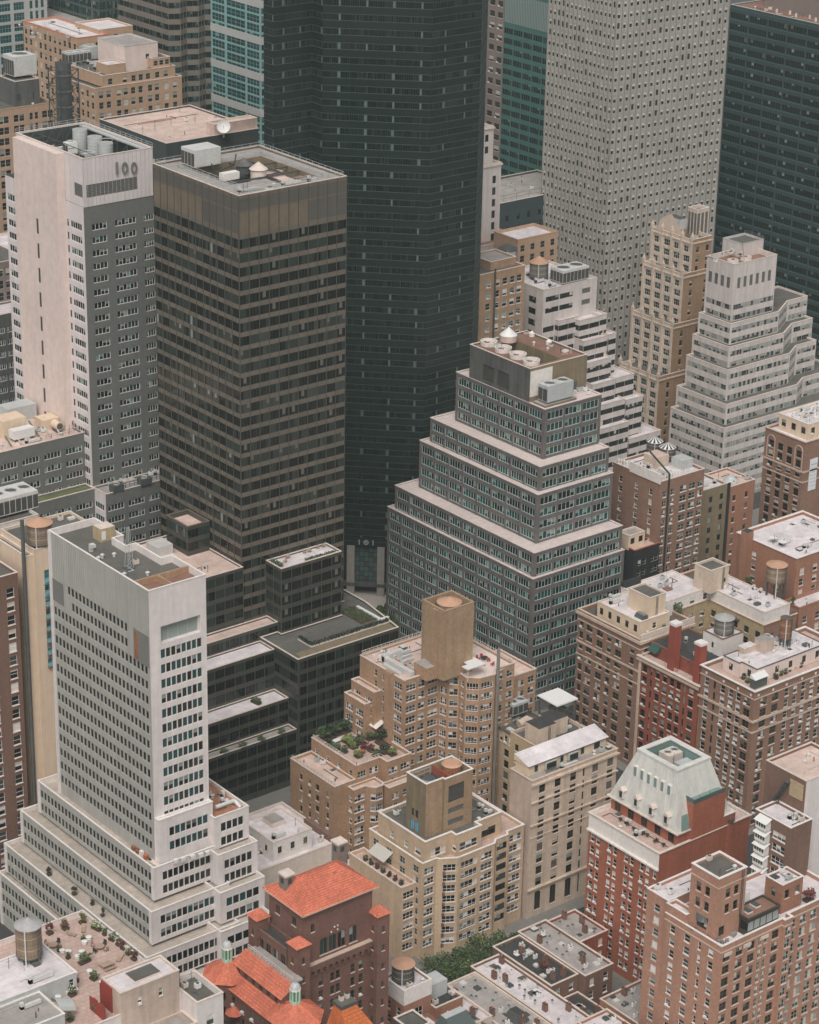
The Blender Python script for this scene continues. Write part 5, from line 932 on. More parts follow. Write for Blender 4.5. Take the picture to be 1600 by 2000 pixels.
for i, y in enumerate((330.4, 335.2, 340.0, 344.8)):
    x = slope_pt(y, 41.5, 0); part('dormer', q, lambda b: (b.box(x-.9, y-.65, 40.4, x+.8, y+.65, 42.4, 'mansard'), b.ngon([(x-1.1, y-1.0, 42.4), (x-1.1, y+1.0, 42.4), (x-1.1, y, 43.3)][::-1], 'stone'), b.quad((x-1.1, y-1.0, 42.4), (x-1.1, y, 43.3), (x+1, y, 43.3), (x+1, y-1.0, 42.4), 'stone'), b.quad((x-1.1, y, 43.3), (x-1.1, y+1.0, 42.4), (x+1, y+1.0, 42.4), (x+1, y, 43.3), 'stone'), b.quad((x-.92, y+.45, 40.6), (x-.92, y-.45, 40.6), (x-.92, y-.45, 42.2), (x-.92, y+.45, 42.2), 'g_md')))
for i in range(6):
    y = 331.6+i*2.15; x = slope_pt(y, 47, .0); part('attic_window', q, lambda b: (b.box(x-.15, y-.6, 46.4, x+1.0, y+.6, 49.0, 'frame_w'), b.quad((x-.17, y+.42, 46.6), (x-.17, y-.42, 46.6), (x-.17, y-.42, 48.8), (x-.17, y+.42, 48.8), 'shade_teal')))
for v_, m_ in (((346.8, 326.3, 45.6, 356.4, 326.42, 46.7), 'g_house'), ((346.7, 326.5, 45.6, 346.85, 331, 46.7), 'g_house'), ((347.2, 331.1, 45.6, 353.6, 331.6, 50.0), 'blind_d'), ((353.8, 331.2, 45.6, 355.8, 331.7, 50.6), 'furn_dk')): part('terrace_glass', q, lambda b: b.box(*v_, m_))
for i in range(3): part('glass_floor_panel', q, lambda b: b.box(347.2+i*3.1, 326.7, 45.62, 350+i*3.1, 330.8, 45.75, 'shade_teal'))
part('glass_flank', q, lambda b: b.quad((343.9, 326.9, 39.4), (346.5, 326.9, 39.4), (346.5, 328.6, 45.0), (345.2, 328.6, 45.0), 'shade_teal'))
part('chimney', q, lambda b: (b.box(357.8, 325.6, 20, 359.4, 326.3, 37, 'red_brick'), b.cyl(358.6, 326, 37, 38.2, .6, .8, 8, 'tank_dk')))
# slim brick house with white bays and white party wall
q = thing('apartment_block', 'narrow brown brick house with stacked white balconies beside blank white wall', 'building', (349, 305, 0))
fb = rect(345.4, 297, 351.9, 307.2)
volume(q, fb, 0, 53.6, 'dk_brick', {'W': [F(None, 2, 1.6, 2.95, 2.6, 'tri', cols=[(.12, .9, 'sash'), (.70, 3.4, 'tri')])]}, 'roof_white', .6, 'stone_w', .3)
volume(q, rect(352, 299.6, 366, 311.2), 0, 61.4, 'dk_brick', {}, 'roof_pink', .6, 'stone', .3, walls={'S': 'white_conc'}, name='tall_wall')
part('ribbed_panel', q, lambda b: b.box(351.85, 300.2, 56.4, 351.99, 304, 60.2, 'yellow_brick'))
part('iron_stair', q, lambda b: [b.tube((351.2, 308.5+i*.9-2, 53.2), (351.2, 304.5+i*.9-.5, 59.5), .14, 'metal_dk') for i in (0, 1) for j in (0,)]+[b.box(350.7, 303.6+k*.4, 59.5-k*.7, 351.7, 304.6+k*.4, 59.6-k*.7, 'metal_dk', bottom=True) for k in range(9)])
for i in range(12):
    z = 50.6-i*2.95
    bay = part('balcony_bay', q, lambda b: (b.box(343.9, 302.6, z, 345.45, 305.6, z+1.9, 'furn_w', bottom=True), b.quad((343.5, 302.3, z+1.9), (343.5, 305.9, z+1.9), (345.4, 305.9, z+2.7), (345.4, 302.3, z+2.7), 'furn_w'), b.quad((343.5, 302.3, z+1.85), (345.4, 302.3, z+2.65), (345.4, 305.9, z+2.65), (343.5, 305.9, z+1.85), 'furn_w')))
    part('pane', bay, lambda b: [b.quad((343.88, 305.4-j*.7, z+.7), (343.88, 304.85-j*.7, z+.7), (343.88, 304.85-j*.7, z+1.7), (343.88, 305.4-j*.7, z+1.7), 'g_lt') for j in range(4)])
# pink brick house, bottom right
q = thing('apartment_block', 'pink brick apartment house with square roof tower and glazed penthouse', 'building', (325, 293, 0))
pk = [(316, 287), (333.6, 287), (333.6, 286.2), (336, 286.2), (336, 287.6), (352, 287.6), (352, 303.2), (316, 303.2)]
cs = [(.09, 1.7, 'pair'), (.30, 1.7, 'pair'), (.50, 1.7, 'pair'), (.645, .8), (.735, .8), (.90, 1.7, 'pair')]
volume(q, pk, 0, 41, 'pink_brick', {0: [F(None, 1.6, 1.75, 2.95, 2.1, 'sash_t', cols=cs)], 2: [F(1, 1.4, 1.75, 2.95, 2.1, 'sash_t')], 4: [F(5, 1.6, 1.75, 2.95, 2.1, 'sash_t')], 'W': [F(None, 1, 1.6, 2.95, 2.1, 'sash', cols=[(.14, 1.2), (.40, 1.4), (.62, .7), (.82, 1.2)])]}, 'roof_white', .9, 'stone_w', .35, .12)
band(q, pk, 39.4, .3, .12, 'brown_trim', 'string_course', ('W', 'S'))
volume(q, rect(316.6, 303.2, 330, 309.5), 0, 43.5, 'pink_brick', {'W': [F(1, 1.4, 1.5, 2.95, 2.4, 'sash')]}, 'roof_white', .7, 'stone_w', .3, name='rear_wall')
volume(q, rect(316.2, 297.5, 318.8, 303.2), 40, 43.2, 'pink_brick', {}, 'roof_white', .7, 'stone_w', .3, name='parapet_wall')
tb = rect(317, 290, 325, 297.8)
volume(q, tb, 40, 54.9, 'pink_brick', {'W': [F(None, 1, 1.9, 3.6, 3.2, 'sash_d', rows=2, cols=[(.3, 1.1), (.62, 1.1)]), F(1, 2.4, 1.7, 9, 11.4, 'tri_d', rows=1)], 'S': [F(None, 1, 1.9, 3.6, 3.2, 'sash_d', rows=2, cols=[(.36, 1.1), (.66, 1.1)]), F(None, 1.6, 2.2, 9, 11.6, 'door', rows=1, cols=[(.22, 1.6)])]}, 'roof_tar', .5, 'stone_w', .45, .12, name='tower_wall')
band(q, tb, 52.6, .25, .1, 'brown_trim', 'string_course')
part('bow_awning', q, lambda b: [b.quad((317-1.1*math.sin(math.pi*j/6), 292.2+3.4*j/6, 43.6), (317-1.1*math.sin(math.pi*(j+1)/6), 292.2+3.4*(j+1)/6, 43.6), (317, 292.2+3.4*(j+1)/6, 44.6), (317, 292.2+3.4*j/6, 44.6), 'metal_dk') for j in range(6)])
gh = rect(323.8, 287.5, 332.9, 292.2)
volume(q, gh, 40, 44.2, 'frame_d', {'S': [F(5, -.12, 2.1, 4, .8, 'screen')], 'W': [F(2, -.2, 2.1, 4, .8, 'dark')]}, 'roof_brown', .12, 'frame_d', .2, .25, name='penthouse_wall')
part('skylight', q, lambda b: (b.box(325.3, 289, 44.1, 326.7, 291, 44.5, 'furn_w', 'g_lt'), b.box(328.3, 289.6, 44.1, 329.7, 291.6, 44.5, 'furn_w', 'g_lt')), kind='stuff')
volume(q, rect(335.6, 289.4, 341.8, 294.2), 40, 47, 'orange_brick', {'S': [F(2, 1.1, 1.8, 3, 1.6, 'sash_d')], 'W': [F(1, 1.1, 2, 3, 1.6, 'dark')]}, 'roof_white', .5, 'stone_w', .3, name='hut_wall')
part('frieze_panel', q, lambda b: [b.box(x, 286.85, 38.2, x+2.2, 287, 39.0, 'stone') for x in (316.8, 322.4, 327.5)], kind='stuff')

# ------------------------------------------------------------------ left edge
q = thing('commercial_block', 'tall cream rendered wall with blue bay windows and a roof water tank, left edge', 'building', (258, 452, 0))
cp9 = rect(253.5, 447, 272, 462)
volume(q, cp9, 0, 88, 'cream_paint', {'S': [F(None, 1.6, 2.2, 3.05, 5.6, 'blued', rows=8, cols=[(.185, 2.2)]), ]}, 'roof_tar', .5, 'stone', .3)
volume(q, rect(251.6, 447.6, 253.5, 462), 0, 86.6, 'cream_paint', {}, 'roof_tar', .5, 'stone', name='step_wall')
part('flue_pipe', q, lambda b: b.tube((250.8, 447.2, 0), (250.8, 447.2, 96), .45, 'mech_grey', 8))
for i in range(8): part('blue_bay', q, lambda b: (b.box(255.8, 446.2, 82.4-5.6+5.6-2.4-i*3.05-.35, 258.2, 447.02, 82.4-2.4-i*3.05-.15, 'frame_bl', bottom=True), b.box(255.8, 446.4, 82.4-2.4-i*3.05-1.0, 258.2, 447.02, 82.4-2.4-i*3.05-.35, 'rust' if i > 1 else 'frame_bl', bottom=True)))
part('rust_pipe', q, lambda b: b.tube((258.6, 446.8, 30), (258.6, 446.8, 57), .16, 'rust'))
q = thing('commercial_block', 'shadowed brown brick block with paired windows at left edge', 'building', (240, 450, 0))
volume(q, rect(228, 446.4, 248.6, 470), 0, 84, 'dk_brick', {'S': [F(None, 1.6, 2.1, 3.4, 3.4, 'sash', cols=[(.30, 1.6), (.5, 1.6), (.66, 1.6), (.90, 1.7)])]}, 'roof_tar', .7, 'stone', .3)
volume(q, rect(248.6, 452, 251.4, 470), 0, 78, 'dk_brick', {'S': [F(1, 1.0, 1.9, 3.4, 3.4, 'sash')]}, 'roof_tar', .4, 'stone', name='recess_wall')
q = thing('commercial_block', 'white brick block with cooling plant on its roof, left edge', 'building', (262, 480, 0))
volume(q, rect(240, 476, 271.5, 496), 0, 82.5, 'white_conc', {'S': [F(None, 2, 2.4, 3.5, 2.6, 'sash_t', cols=[(.62, 2.0), (.76, 2.2), (.92, 2.4)])]}, 'roof_tar', .6, 'stone', .3)
q = thing('office_block', 'concrete block with narrow window strips behind the numbered grey slab', 'building', (330, 610, 0))
volume(q, rect(322, 600, 342, 616), 0, 104, 'taupe', {'S': [F(8, 1.5, 2.2, 3.6, 2, 'sash_n')]}, 'roof_tar', .5, 'stone', .3)
volume(q, rect(322, 590, 338.5, 600), 0, 92, 'mech_grey', {'S': [F(5, 2.6, 1.7, 3.6, 4, 'grp4')]}, 'roof_white', .5, 'stone', name='wing_wall')
q = thing('office_block', 'grey block with a white flat roof far below the tan block, left edge', 'building', (350, 650, 0))
volume(q, rect(340, 640, 372, 662), 0, 92, 'stone', {'S': [F(8, 2, 1.8, 3.6, 3, 'sash_n')]}, 'roof_white', .6, 'stone', .3)

# ------------------------------------------------------------------ roof garden house, bottom left
q = thing('terrace_house', 'white walled house with pink paved roof terrace full of planters and tables', 'building', (200, 345, 0))
ZT = 50.0
volume(q, rect(160, 327, 212.6, 362), 0, ZT+.9, 'white_conc', {'E': [F(9, 1.3, 1.8, 3.2, 3, 'sash')]}, 'paver', .9, 'stone', .35)
volume(q, rect(160, 339.6, 197.6, 351.6), ZT, 54.2, 'metal_lt', {'S': [F(None, 1, 1.4, 3, 1.2, 'sash', cols=[(.72, 1.6), (.97, .9)])], 'E': [F(None, 1, 1.5, 3, 1.2, 'sash', cols=[(.25, 1.0)])]}, 'roof_white', .15, 'stone_w', .3, name='penthouse_wall')
part('side_strip', q, lambda b: b.box(160, 351.8, ZT, 190, 356, ZT+2.4, 'tile', 'tile'))
volume(q, rect(160, 330.5, 189.5, 339.5), ZT, 53.2, 'metal_lt', {'E': [F(1, 1.4, 1.7, 3, 1, 'panel_w')]}, 'roof_grey', .2, 'stone_w', .3, name='stair_wall')
part('arched_hood', q, lambda b: [b.quad((189.5, 333+1.8*math.cos(math.pi*j/6)*-1+1, 53+1.6*math.sin(math.pi*j/6)), (189.5, 333-1.8*math.cos(math.pi*(j+1)/6)+1, 53+1.6*math.sin(math.pi*(j+1)/6)), (193, 333-1.8*math.cos(math.pi*(j+1)/6)+1, 51.6+1.6*math.sin(math.pi*(j+1)/6)), (193, 333-1.8*math.cos(math.pi*j/6)+1, 51.6+1.6*math.sin(math.pi*j/6)), 'metal_lt') for j in range(6)])
bk = rect(199.2, 326.8, 212, 333.2)
volume(q, bk, ZT-6, 55.6, 'cream_side', {'S': [F(None, 1, 1.6, 3, 2.2, 'sash', rows=1, cols=[(.32, .8), (.68, .8)])]}, 'roof_white', .3, 'stone', .3, name='bulkhead_wall')
part('bulkhead_hatch', q, lambda b: b.box(203.4, 328.4, 55.3, 209, 331.8, 55.75, 'stone', 'roof_tar'))
for v_ in ((198.9, 329.6, ZT, 199.18, 333.19, 55.3), (198.8, 333.2, ZT, 201.8, 333.45, 54.6), (209.6, 333.2, ZT, 212.3, 333.5, 55.3)): part('red_wall', q, lambda b: b.box(*v_, 'red_paint'))
part('red_screen', q, lambda b: [b.box(196.4+.0, 328+i*1.3, ZT, 196.6, 329.3+i*1.3, ZT+3.2-(i % 2)*.3, 'red_paint') for i in range(4)])
volume(q, rect(212.7, 322, 218.6, 331.6), 0, 50.6, 'white_conc', {'S': [F(1, 1.5, 2.2, 3.6, 3.6, 'sash')], 'E': [F(2, 1.2, 1.8, 3.2, 3, 'sash')]}, 'roof_tar', 1.2, 'stone', .4, name='wing_wall')
volume(q, rect(160, 322, 212.6, 327), 0, 46.4, 'cream_side', {'S': [F(9, 1.2, 1.8, 3.4, 3, 'sash')]}, 'roof_grey', .6, 'stone', .3, name='wing_wall')

# ------------------------------------------------------------------ brick clubhouse with tiled roofs
q = thing('clubhouse', 'dark brick clubhouse with orange hipped tile roof, arches and corner turrets', 'building', (252, 340, 0))
EZ = 49.2; mc = rect(248.3, 337, 265.6, 348.8)
volume(q, mc, 0, EZ, 'club_brick', {'W': [F(None, 1, 2.0, 9, 2.4, 'roundtop', rows=1, cols=[(.25, 1.5), (.72, 1.5)])], 'S': [F(None, 1, 1.9, 9, 3.2, 'roundtop', rows=1, cols=[(.13, .9)]), F(None, 1.7, 3.8, 20, 7.5, 'roundtop', rows=1, cols=[(.29, 2.0), (.42, 2.0), (.55, 2.0), (.72, 2.0)]), F(None, 1, 1.8, 3.2, 16.6, 'sash_d', cols=[(.25, .9), (.42, .9), (.50, .9), (.72, .9), (.84, .9)])]}, None, 0, None)
ev = offset(mc, .95); rz = 53.6; ry = (mc[0][1]+mc[2][1])/2
def hip(b, ev, z0, rx0, rx1, ry, z1, m):
    A, B, C, D = [(*p, z0) for p in ev]; R0, R1 = (rx0, ry, z1), (rx1, ry, z1)
    b.quad(A, B, R1, R0, m); b.ngon([B, C, R1], m); b.quad(C, D, R0, R1, m); b.ngon([D, A, R0], m)
roof = part('roof', q, lambda b: hip(b, ev, EZ+.1, 253.4, 260.5, ry, rz, 'tile'))
part('eave', roof, lambda b: ring(b, offset(mc, -.05), offset(mc, 1.0), EZ-.15, EZ+.1, 'brown_trim'))
for i in range(1, 15):      # raised tile courses, each a strip following the four slopes
    f = i/15; z = EZ+.1+(rz-EZ-.1)*f; e = [(ev[0][0]+(253.4-ev[0][0])*f, ev[0][1]+(ry-ev[0][1])*f), (ev[1][0]+(260.5-ev[1][0])*f, ev[1][1]+(ry-ev[1][1])*f), (ev[2][0]+(260.5-ev[2][0])*f, ev[2][1]+(ry-ev[2][1])*f), (ev[3][0]+(253.4-ev[3][0])*f, ev[3][1]+(ry-ev[3][1])*f)]
    part('tile_course', roof, lambda b: [b.tube((*e[j], z), (*e[(j+1) % 4], z), .06, 'tile_dk', 3) for j in (0, 3)])
part('ridge_tile', roof, lambda b: [b.tube(a_, c_, .16, 'tile', 5) for a_, c_ in (((*ev[0], EZ+.15), (253.4, ry, rz+.05)), ((253.4, ry, rz+.05), (260.5, ry, rz+.05)), ((*ev[1], EZ+.15), (260.5, ry, rz+.05)), ((*ev[3], EZ+.15), (253.4, ry, rz+.05)))])
part('snow_guard', roof, lambda b: [b.box(x, y, z, x+.18, y+.18, z+.3, 'metal_dk') for x, y, z in ((251, 339.6, 50.6), (252.4, 340, 50.9), (249.3, 341.5, 50.2), (259, 341.2, 52.4), (259.4, 341.2, 52.4), (261.5, 341.6, 52.2))], kind='stuff')
for cx, cy in ((250.2, 345.4), (266.3, 349.2)): part('chimney', q, lambda b: (b.box(cx-1.1, cy-1.1, EZ-6, cx+1.1, cy+1.1, EZ+4.4, 'wood_grey', 'roof_pink'), b.box(cx-1.3, cy-1.3, EZ+4.4, cx+1.3, cy+1.3, EZ+4.8, 'stone'), b.box(cx-1.12, cy-.5, EZ+2.6, cx-1.05, cy+.5, EZ+3.8, 'roof_black'), b.box(cx-.5, cy-1.12, EZ+2.6, cx+.5, cy-1.05, EZ+3.8, 'roof_black')))
# loggia west and body
lg = rect(245.2, 338.6, 248.4, 348.6)
volume(q, lg, 0, 41.2, 'club_brick', {'W': [F(4, 1.7, 3.2, 9, 1.8, 'roundtop', rows=1), F(4, 1.0, 1.9, 3.4, 7.2, 'sash_d')]}, 'roof_black', .7, 'dk_brick', .3, name='loggia_wall')
def turret(cx, cy, z, s=1.5, zb=0):
    pl = rect(cx-s, cy-s, cx+s, cy+s); volume(q, pl, zb, z, 'club_brick', {'W': [F(1, .7, 1.5, 4.4, 2.6, 'roundtop')], 'S': [F(1, .7, 1.5, 4.4, 2.6, 'roundtop')]}, None, 0, None, name='turret_wall')
    e = offset(pl, .35); tr = part('turret_roof', q, lambda b: (b.frustum(e, z, rect(cx-.02, cy-.02, cx+.02, cy+.02), z+1.7, 'tile'), b.ngon([(*p, z) for p in e][::-1], 'brown_trim')))
turret(246.0, 349.3, 43.6); turret(246.6, 336.3, 43.4, 1.6); turret(266.6, 336.0, 43.4, 1.55)
part('corbel_arches', q, lambda b: ([b.box(249+i*1.5, 336.2, 34.4, 249.5+i*1.5, 337.05, 35.8, 'club_brick', bottom=True) for i in range(11)], b.box(248.4, 336.1, 35.8, 265.4, 337.05, 36.9, 'club_brick', bottom=True), b.box(248.4, 336.0, 36.9, 265.4, 337.05, 37.1, 'brown_trim', bottom=True)))
for i in range(11): part('corbel_arch', q, lambda b: [b.quad((249.5+i*1.5+.5-.5*math.cos(math.pi*j/5), 336.15, 35.0+.5*math.sin(math.pi*j/5)), (249.5+i*1.5+.5-.5*math.cos(math.pi*(j+1)/5), 336.15, 35.0+.5*math.sin(math.pi*(j+1)/5)), (249.5+i*1.5+.5-.5*math.cos(math.pi*(j+1)/5), 336.15, 35.8), (249.5+i*1.5+.5-.5*math.cos(math.pi*j/5), 336.15, 35.8), 'dk_brick') for j in range(5)])
part('stone_roundel', q, lambda b: [b.tube((x, 336.98, z), (x, 336.8, z), .45, 'club_brick', 12) for x, z in ((251.2, 42.6), (260, 42.4), (263, 46), (255.6, 46.6))])
part('wall_lantern', q, lambda b: [b.box(255+i*.8, 336.8, 42.3+j*.9, 255.25+i*.8, 337, 42.6+j*.9, 'stone_w') for i in range(3) for j in range(2) if (i+j) % 3 != 1], kind='stuff')
# lower front with tile slopes and two domed turrets
fb_ = rect(236.8, 330.5, 245.3, 350.2)
volume(q, fb_, 0, 31.4, 'club_brick', {'W': [F(6, 1.0, 1.9, 3.4, 1.6, 'sash_d')], 'S': [F(3, 1.0, 1.9, 3.4, 1.6, 'sash_d')]}, 'roof_tar', .2, 'dk_brick', .3, name='front_wall')
part('tile_slope', q, lambda b: (b.quad((236.2, 330.8, 31.6), (245.6, 330.8, 34.4), (245.6, 350.4, 34.4), (236.2, 350.4, 31.6), 'tile') if False else None, b.quad((236.2, 350.2, 31.5), (236.2, 331, 31.5), (239.4, 331, 33.4), (239.4, 350.2, 33.4), 'tile'), b.quad((239.4, 350.2, 33.4), (239.4, 331, 33.4), (239.4, 331, 35.4), (239.4, 350.2, 35.4), 'club_brick'), b.quad((239.0, 349, 35.3), (239.0, 332, 35.3), (242.6, 332, 37.3), (242.6, 349, 37.3), 'tile'), b.quad((242.6, 332, 37.3), (239, 332, 35.3), (239, 332, 31.4), (242.6, 332, 31.4), 'club_brick')))
for i in range(1, 6): part('tile_course', q, lambda b: (b.tube((236.2+.53*i, 350.1, 31.5+.317*i), (236.2+.53*i, 331.1, 31.5+.317*i), .06, 'tile_dk', 3), b.tube((239+.6*i, 348.9, 35.3+.333*i), (239+.6*i, 332.1, 35.3+.333*i), .06, 'tile_dk', 3)))
for i in range(6): part('attic_window', q, lambda b: b.box(239.32, 333.6+i*2.6, 33.8, 239.42, 334.6+i*2.6, 35.2, 'g_md'))
part('roof_terrace', q, lambda b: (b.box(242.6, 333, 37.0, 245.2, 348.5, 37.4, 'roof_grey'), rails(b, [(242.8, 333, 37.4), (242.8, 348.5, 37.4)], 1, 'stone', .08, 1)))
def octa(cx, cy, r, a0=math.pi/8): return [(cx+r*math.cos(a0+math.pi*i/4), cy+r*math.sin(a0+math.pi*i/4)) for i in range(8)]
for cx, cy, OR in ((238.6, 349.9, 5.2), (240.8, 329.6, 5.9)):
    o8 = octa(cx, cy, OR-.7); volume(q, o8, 0, 32.6, 'club_brick', {}, None, 0, None, name='turret_wall')
    for i in range(8):
        a_, c_ = o8[i], o8[(i+1) % 8]; mx_, my_ = (a_[0]+c_[0])/2, (a_[1]+c_[1])/2
        if mx_ < cx+1 or my_ < cy:
            for zz in (30.6, 27.2, 23.8): part('turret_window', q, lambda b: b.tube((mx_, my_, zz-1.6), (mx_, my_, zz), .42, 'g_dk', 8))
    part('turret_roof', q, lambda b: (b.frustum(octa(cx, cy, OR), 32.6, octa(cx, cy, .9), 35.6, 'tile'), b.ngon([(*p, 32.6) for p in octa(cx, cy, OR)][::-1], 'brown_trim'), [b.tube((*octa(cx, cy, OR)[i], 32.65), (*octa(cx, cy, .9)[i], 35.65), .1, 'tile', 4) for i in range(8)]))
    lan = part('lantern', q, lambda b: (b.prism(octa(cx, cy, 1.15), 35.4, 36.0, 'copper'), [b.prism(octa(px_, py_, .2), 36, 38.4, 'copper') for px_, py_ in octa(cx, cy, .95)], b.prism(octa(cx, cy, .75), 36, 38.4, 'green_roof'), b.prism(octa(cx, cy, 1.2), 38.4, 38.8, 'stone_w')))
    def dome(b):
        for j in range(4):
            a0, a1 = math.pi/2*j/4, math.pi/2*(j+1)/4; b.frustum(octa(cx, cy, 1.1*math.cos(a0)+.02), 38.8+1.2*math.sin(a0), octa(cx, cy, 1.1*math.cos(a1)+.02), 38.8+1.2*math.sin(a1), 'metal_lt')
        b.cyl(cx, cy, 40, 40.6, .12, .05, 6, 'metal_lt')
    part('lantern_dome', lan, dome)
part('bay_roof', q, lambda b: b.frustum(octa(236.2, 344, 2.0), 27.2, octa(236.2, 344, .1), 28.6, 'tile'))
volume(q, rect(232.4, 326, 236.9, 352), 0, 24.5, 'club_brick', {'W': [F(8, 1.0, 1.9, 3.4, 1.8, 'sash_d')]}, 'roof_black', .7, 'dk_brick', .3, name='front_wall')
# orange pyramid roof at the bottom edge
oc = at(673, 1958, 37.6); ox, oy = oc.x, oc.y
q = thing('town_house', 'small house with bright orange pyramid tile roof at bottom edge', 'building', (ox, oy, 0))
py_ = rect(ox-3.0, oy-5.6, ox+4.4, oy+1.6)
volume(q, py_, 0, 31.4, 'dk_brick', {}, None, 0, None)
e0 = offset(py_, .4); e1 = rect(ox-1.7, oy-1.4, ox+1.7, oy+1.2)
part('roof', q, lambda b: b.frustum(e0, 31.4, e1, 37.4, 'tile_or'))
part('roof_cap', q, lambda b: b.box(ox-1.9, oy-1.6, 37.3, ox+1.9, oy+1.4, 38.1, 'metal_dk', 'roof_tar'))
for dx in (-.9, .5): part('chimney_pot', q, lambda b: b.box(ox+dx, oy, 38.1, ox+dx+.8, oy+.8, 39.2, 'stone', 'roof_black'))
for i in range(1, 10):
    f = i/10; e = [(e0[j][0]+(e1[j][0]-e0[j][0])*f, e0[j][1]+(e1[j][1]-e0[j][1])*f) for j in range(4)]; z = 31.4+6*f
    part('tile_course', q, lambda b: [b.tube((*e[j], z), (*e[(j+1) % 4], z), .05, 'tile_dk', 3) for j in (0, 3)])

# ------------------------------------------------------------------ white roofed low houses between the clubhouse and the bronze podium
q = thing('low_building', 'low house with weathered white roof and dark lower roof behind clubhouse', 'building', (296, 405, 0))
volume(q, rect(278, 398, 303.6, 421), 0, 18, 'stone', {}, 'roof_white', .5, 'stone', .35)
volume(q, rect(286, 400, 297, 412), 17, 22.6, 'stone_w', {'S': [F(3, 1.0, 1.6, 3, 1.6, 'sash_d')], 'W': [F(2, 1, 1.6, 3, 1.8, 'dark')]}, 'roof_white', .3, 'stone', .3, name='upper_wall')
part('skylight_kerb', q, lambda b: b.box(290, 406, 22.2, 293.6, 410, 23.6, 'stone', 'roof_grey'))
volume(q, rect(284, 386, 296, 397.9), 0, 13, 'dk_brick', {}, 'roof_black', .6, 'stone', .3, name='rear_wall')
volume(q, rect(296, 384, 309, 398), 0, 13, 'dk_brick', {'S': [F(3, 1.2, 1.8, 3.2, 2, 'sash_d')]}, 'roof_white', .7, 'dk_brick', .3, name='rear_wall')
volume(q, rect(272, 372, 286, 386), 0, 12, 'stone', {'S': [F(3, 1.2, 1.8, 3.2, 2, 'sash')]}, 'roof_white', .6, 'stone', .3, name='side_wall')
part('steel_frame', q, lambda b: [b.tube((283, 419-i*2, 17.6), (283, 419-i*2, 20), .15, 'metal_dk') for i in range(4)]+[b.tube((281+2*i, 412, 20), (281+2*i, 420, 20), .15, 'metal_dk') for i in range(4)])
part('chimney_wall', q, lambda b: b.box(302, 398, 17, 303.4, 410, 19, 'dk_brick'))
# house with wooden tank, bottom middle
q = thing('town_house', 'white and brick house carrying a dark wooden water tank near the trees', 'building', (278, 338, 0))
volume(q, rect(274, 336.5, 281.4, 343.4), 0, 21, 'orange_brick', {'S': [F(1, 3.0, 2.2, 4, 5.6, 'tri')], 'W': [F(2, 1.2, 1.8, 3.4, 5, 'sash')]}, 'roof_white', .5, 'stone_w', .3)
part('white_cladding', q, lambda b: (b.box(273.9, 336.4, 17.4, 274.02, 343.5, 21, 'stone_w'), b.box(273.9, 336.38, 17.4, 281.5, 336.5, 21, 'stone_w')))
volume(q, rect(281.5, 335, 289, 344), 0, 14.5, 'orange_brick', {'S': [F(3, 1.2, 1.8, 3.4, 3, 'sash')]}, 'roof_black', .6, 'stone', .3, name='side_wall')
part('grey_roof_box', q, lambda b: b.box(282.2, 338.6, 14, 287.6, 342.6, 17.6, 'metal_lt'))
volume(q, rect(262, 323, 279, 334.5), 0, 14.5, 'orange_brick', {'S': [F(4, 1.2, 1.8, 3.4, 3, 'sash')]}, 'roof_white', .6, 'dk_brick', .3, name='front_wall')
gl = rect(277.8, 325.2, 284.6, 330.6)
volume(q, rect(276.5, 321, 288.6, 333.5), 0, 12, 'dk_brick', {}, 'roof_white', .7, 'dk_brick', .3, name='front_wall')
gh_ = part('conservatory', q, lambda b: (b.frustum(gl, 14.6, rect(279, 328.6, 284.4, 330.4), 16.4, 'g_house', 'metal_lt'), [b.tube((gl[0][0]+i*1.13, gl[0][1], 11.4), (gl[0][0]+i*1.13, gl[0][1], 14.7), .1, 'metal_dk') for i in range(7)], [b.tube((gl[0][0], gl[0][1]+i*1.35, 11.4), (gl[0][0], gl[0][1]+i*1.35, 14.7), .1, 'metal_dk') for i in range(5)]))
for i in range(6): part('pane', gh_, lambda b: b.quad((gl[0][0]+i*1.13+.1, gl[0][1], 11.5), (gl[0][0]+i*1.13+1.03, gl[0][1], 11.5), (gl[0][0]+i*1.13+1.03, gl[0][1], 14.5), (gl[0][0]+i*1.13+.1, gl[0][1], 14.5), 'g_house'))
volume(q, rect(268.5, 327, 273.6, 333), 14, 18.5, 'metal_dk', {}, 'roof_tar', .3, 'stone', name='dormer_wall')
# row houses, bottom middle right
specs = [(284.6, 328, 291.3, 345, 12.4, 'roof_white', 'stone', 'row house with bright white roof next to the trees'), (291.5, 312, 300.6, 344.6, 11.0, 'roof_grey', 'stone', 'row house with wide grey flat roof and black skylight'),
         (300.8, 316, 308.8, 346.4, 11.4, 'roof_white', 'dk_brick', 'row house with white roof lined by small vents'), (309, 329, 316.9, 348.6, 12.2, 'roof_black', 'dk_brick', 'row house with black roof and dry shrub'),
         (317.1, 327, 325.4, 349.4, 12.6, 'roof_grey', 'dk_brick', 'row house with grey slab roof and ducts'), (325.8, 338.4, 334.4, 349.4, 12.0, 'roof_grey', 'red_brown', 'low house of dark red brick with flat grey roof by mansard house'),
         (303.6, 296, 312, 314.6, 13, 'roof_white', 'orange_brick', 'small brick house with tapering white roof at bottom edge'), (309, 315.4, 316.6, 328.6, 8, 'roof_black', 'dk_brick', 'narrow dark roofed rear house between brick walls'),
         (317, 306, 333, 322, 9.5, 'roof_grey', 'orange_brick', 'grey roofed rear house beside the red brick party wall'), (286, 296, 303.2, 311.6, 11.6, 'roof_white', 'dk_brick', 'broad white roofed house at the bottom edge')]
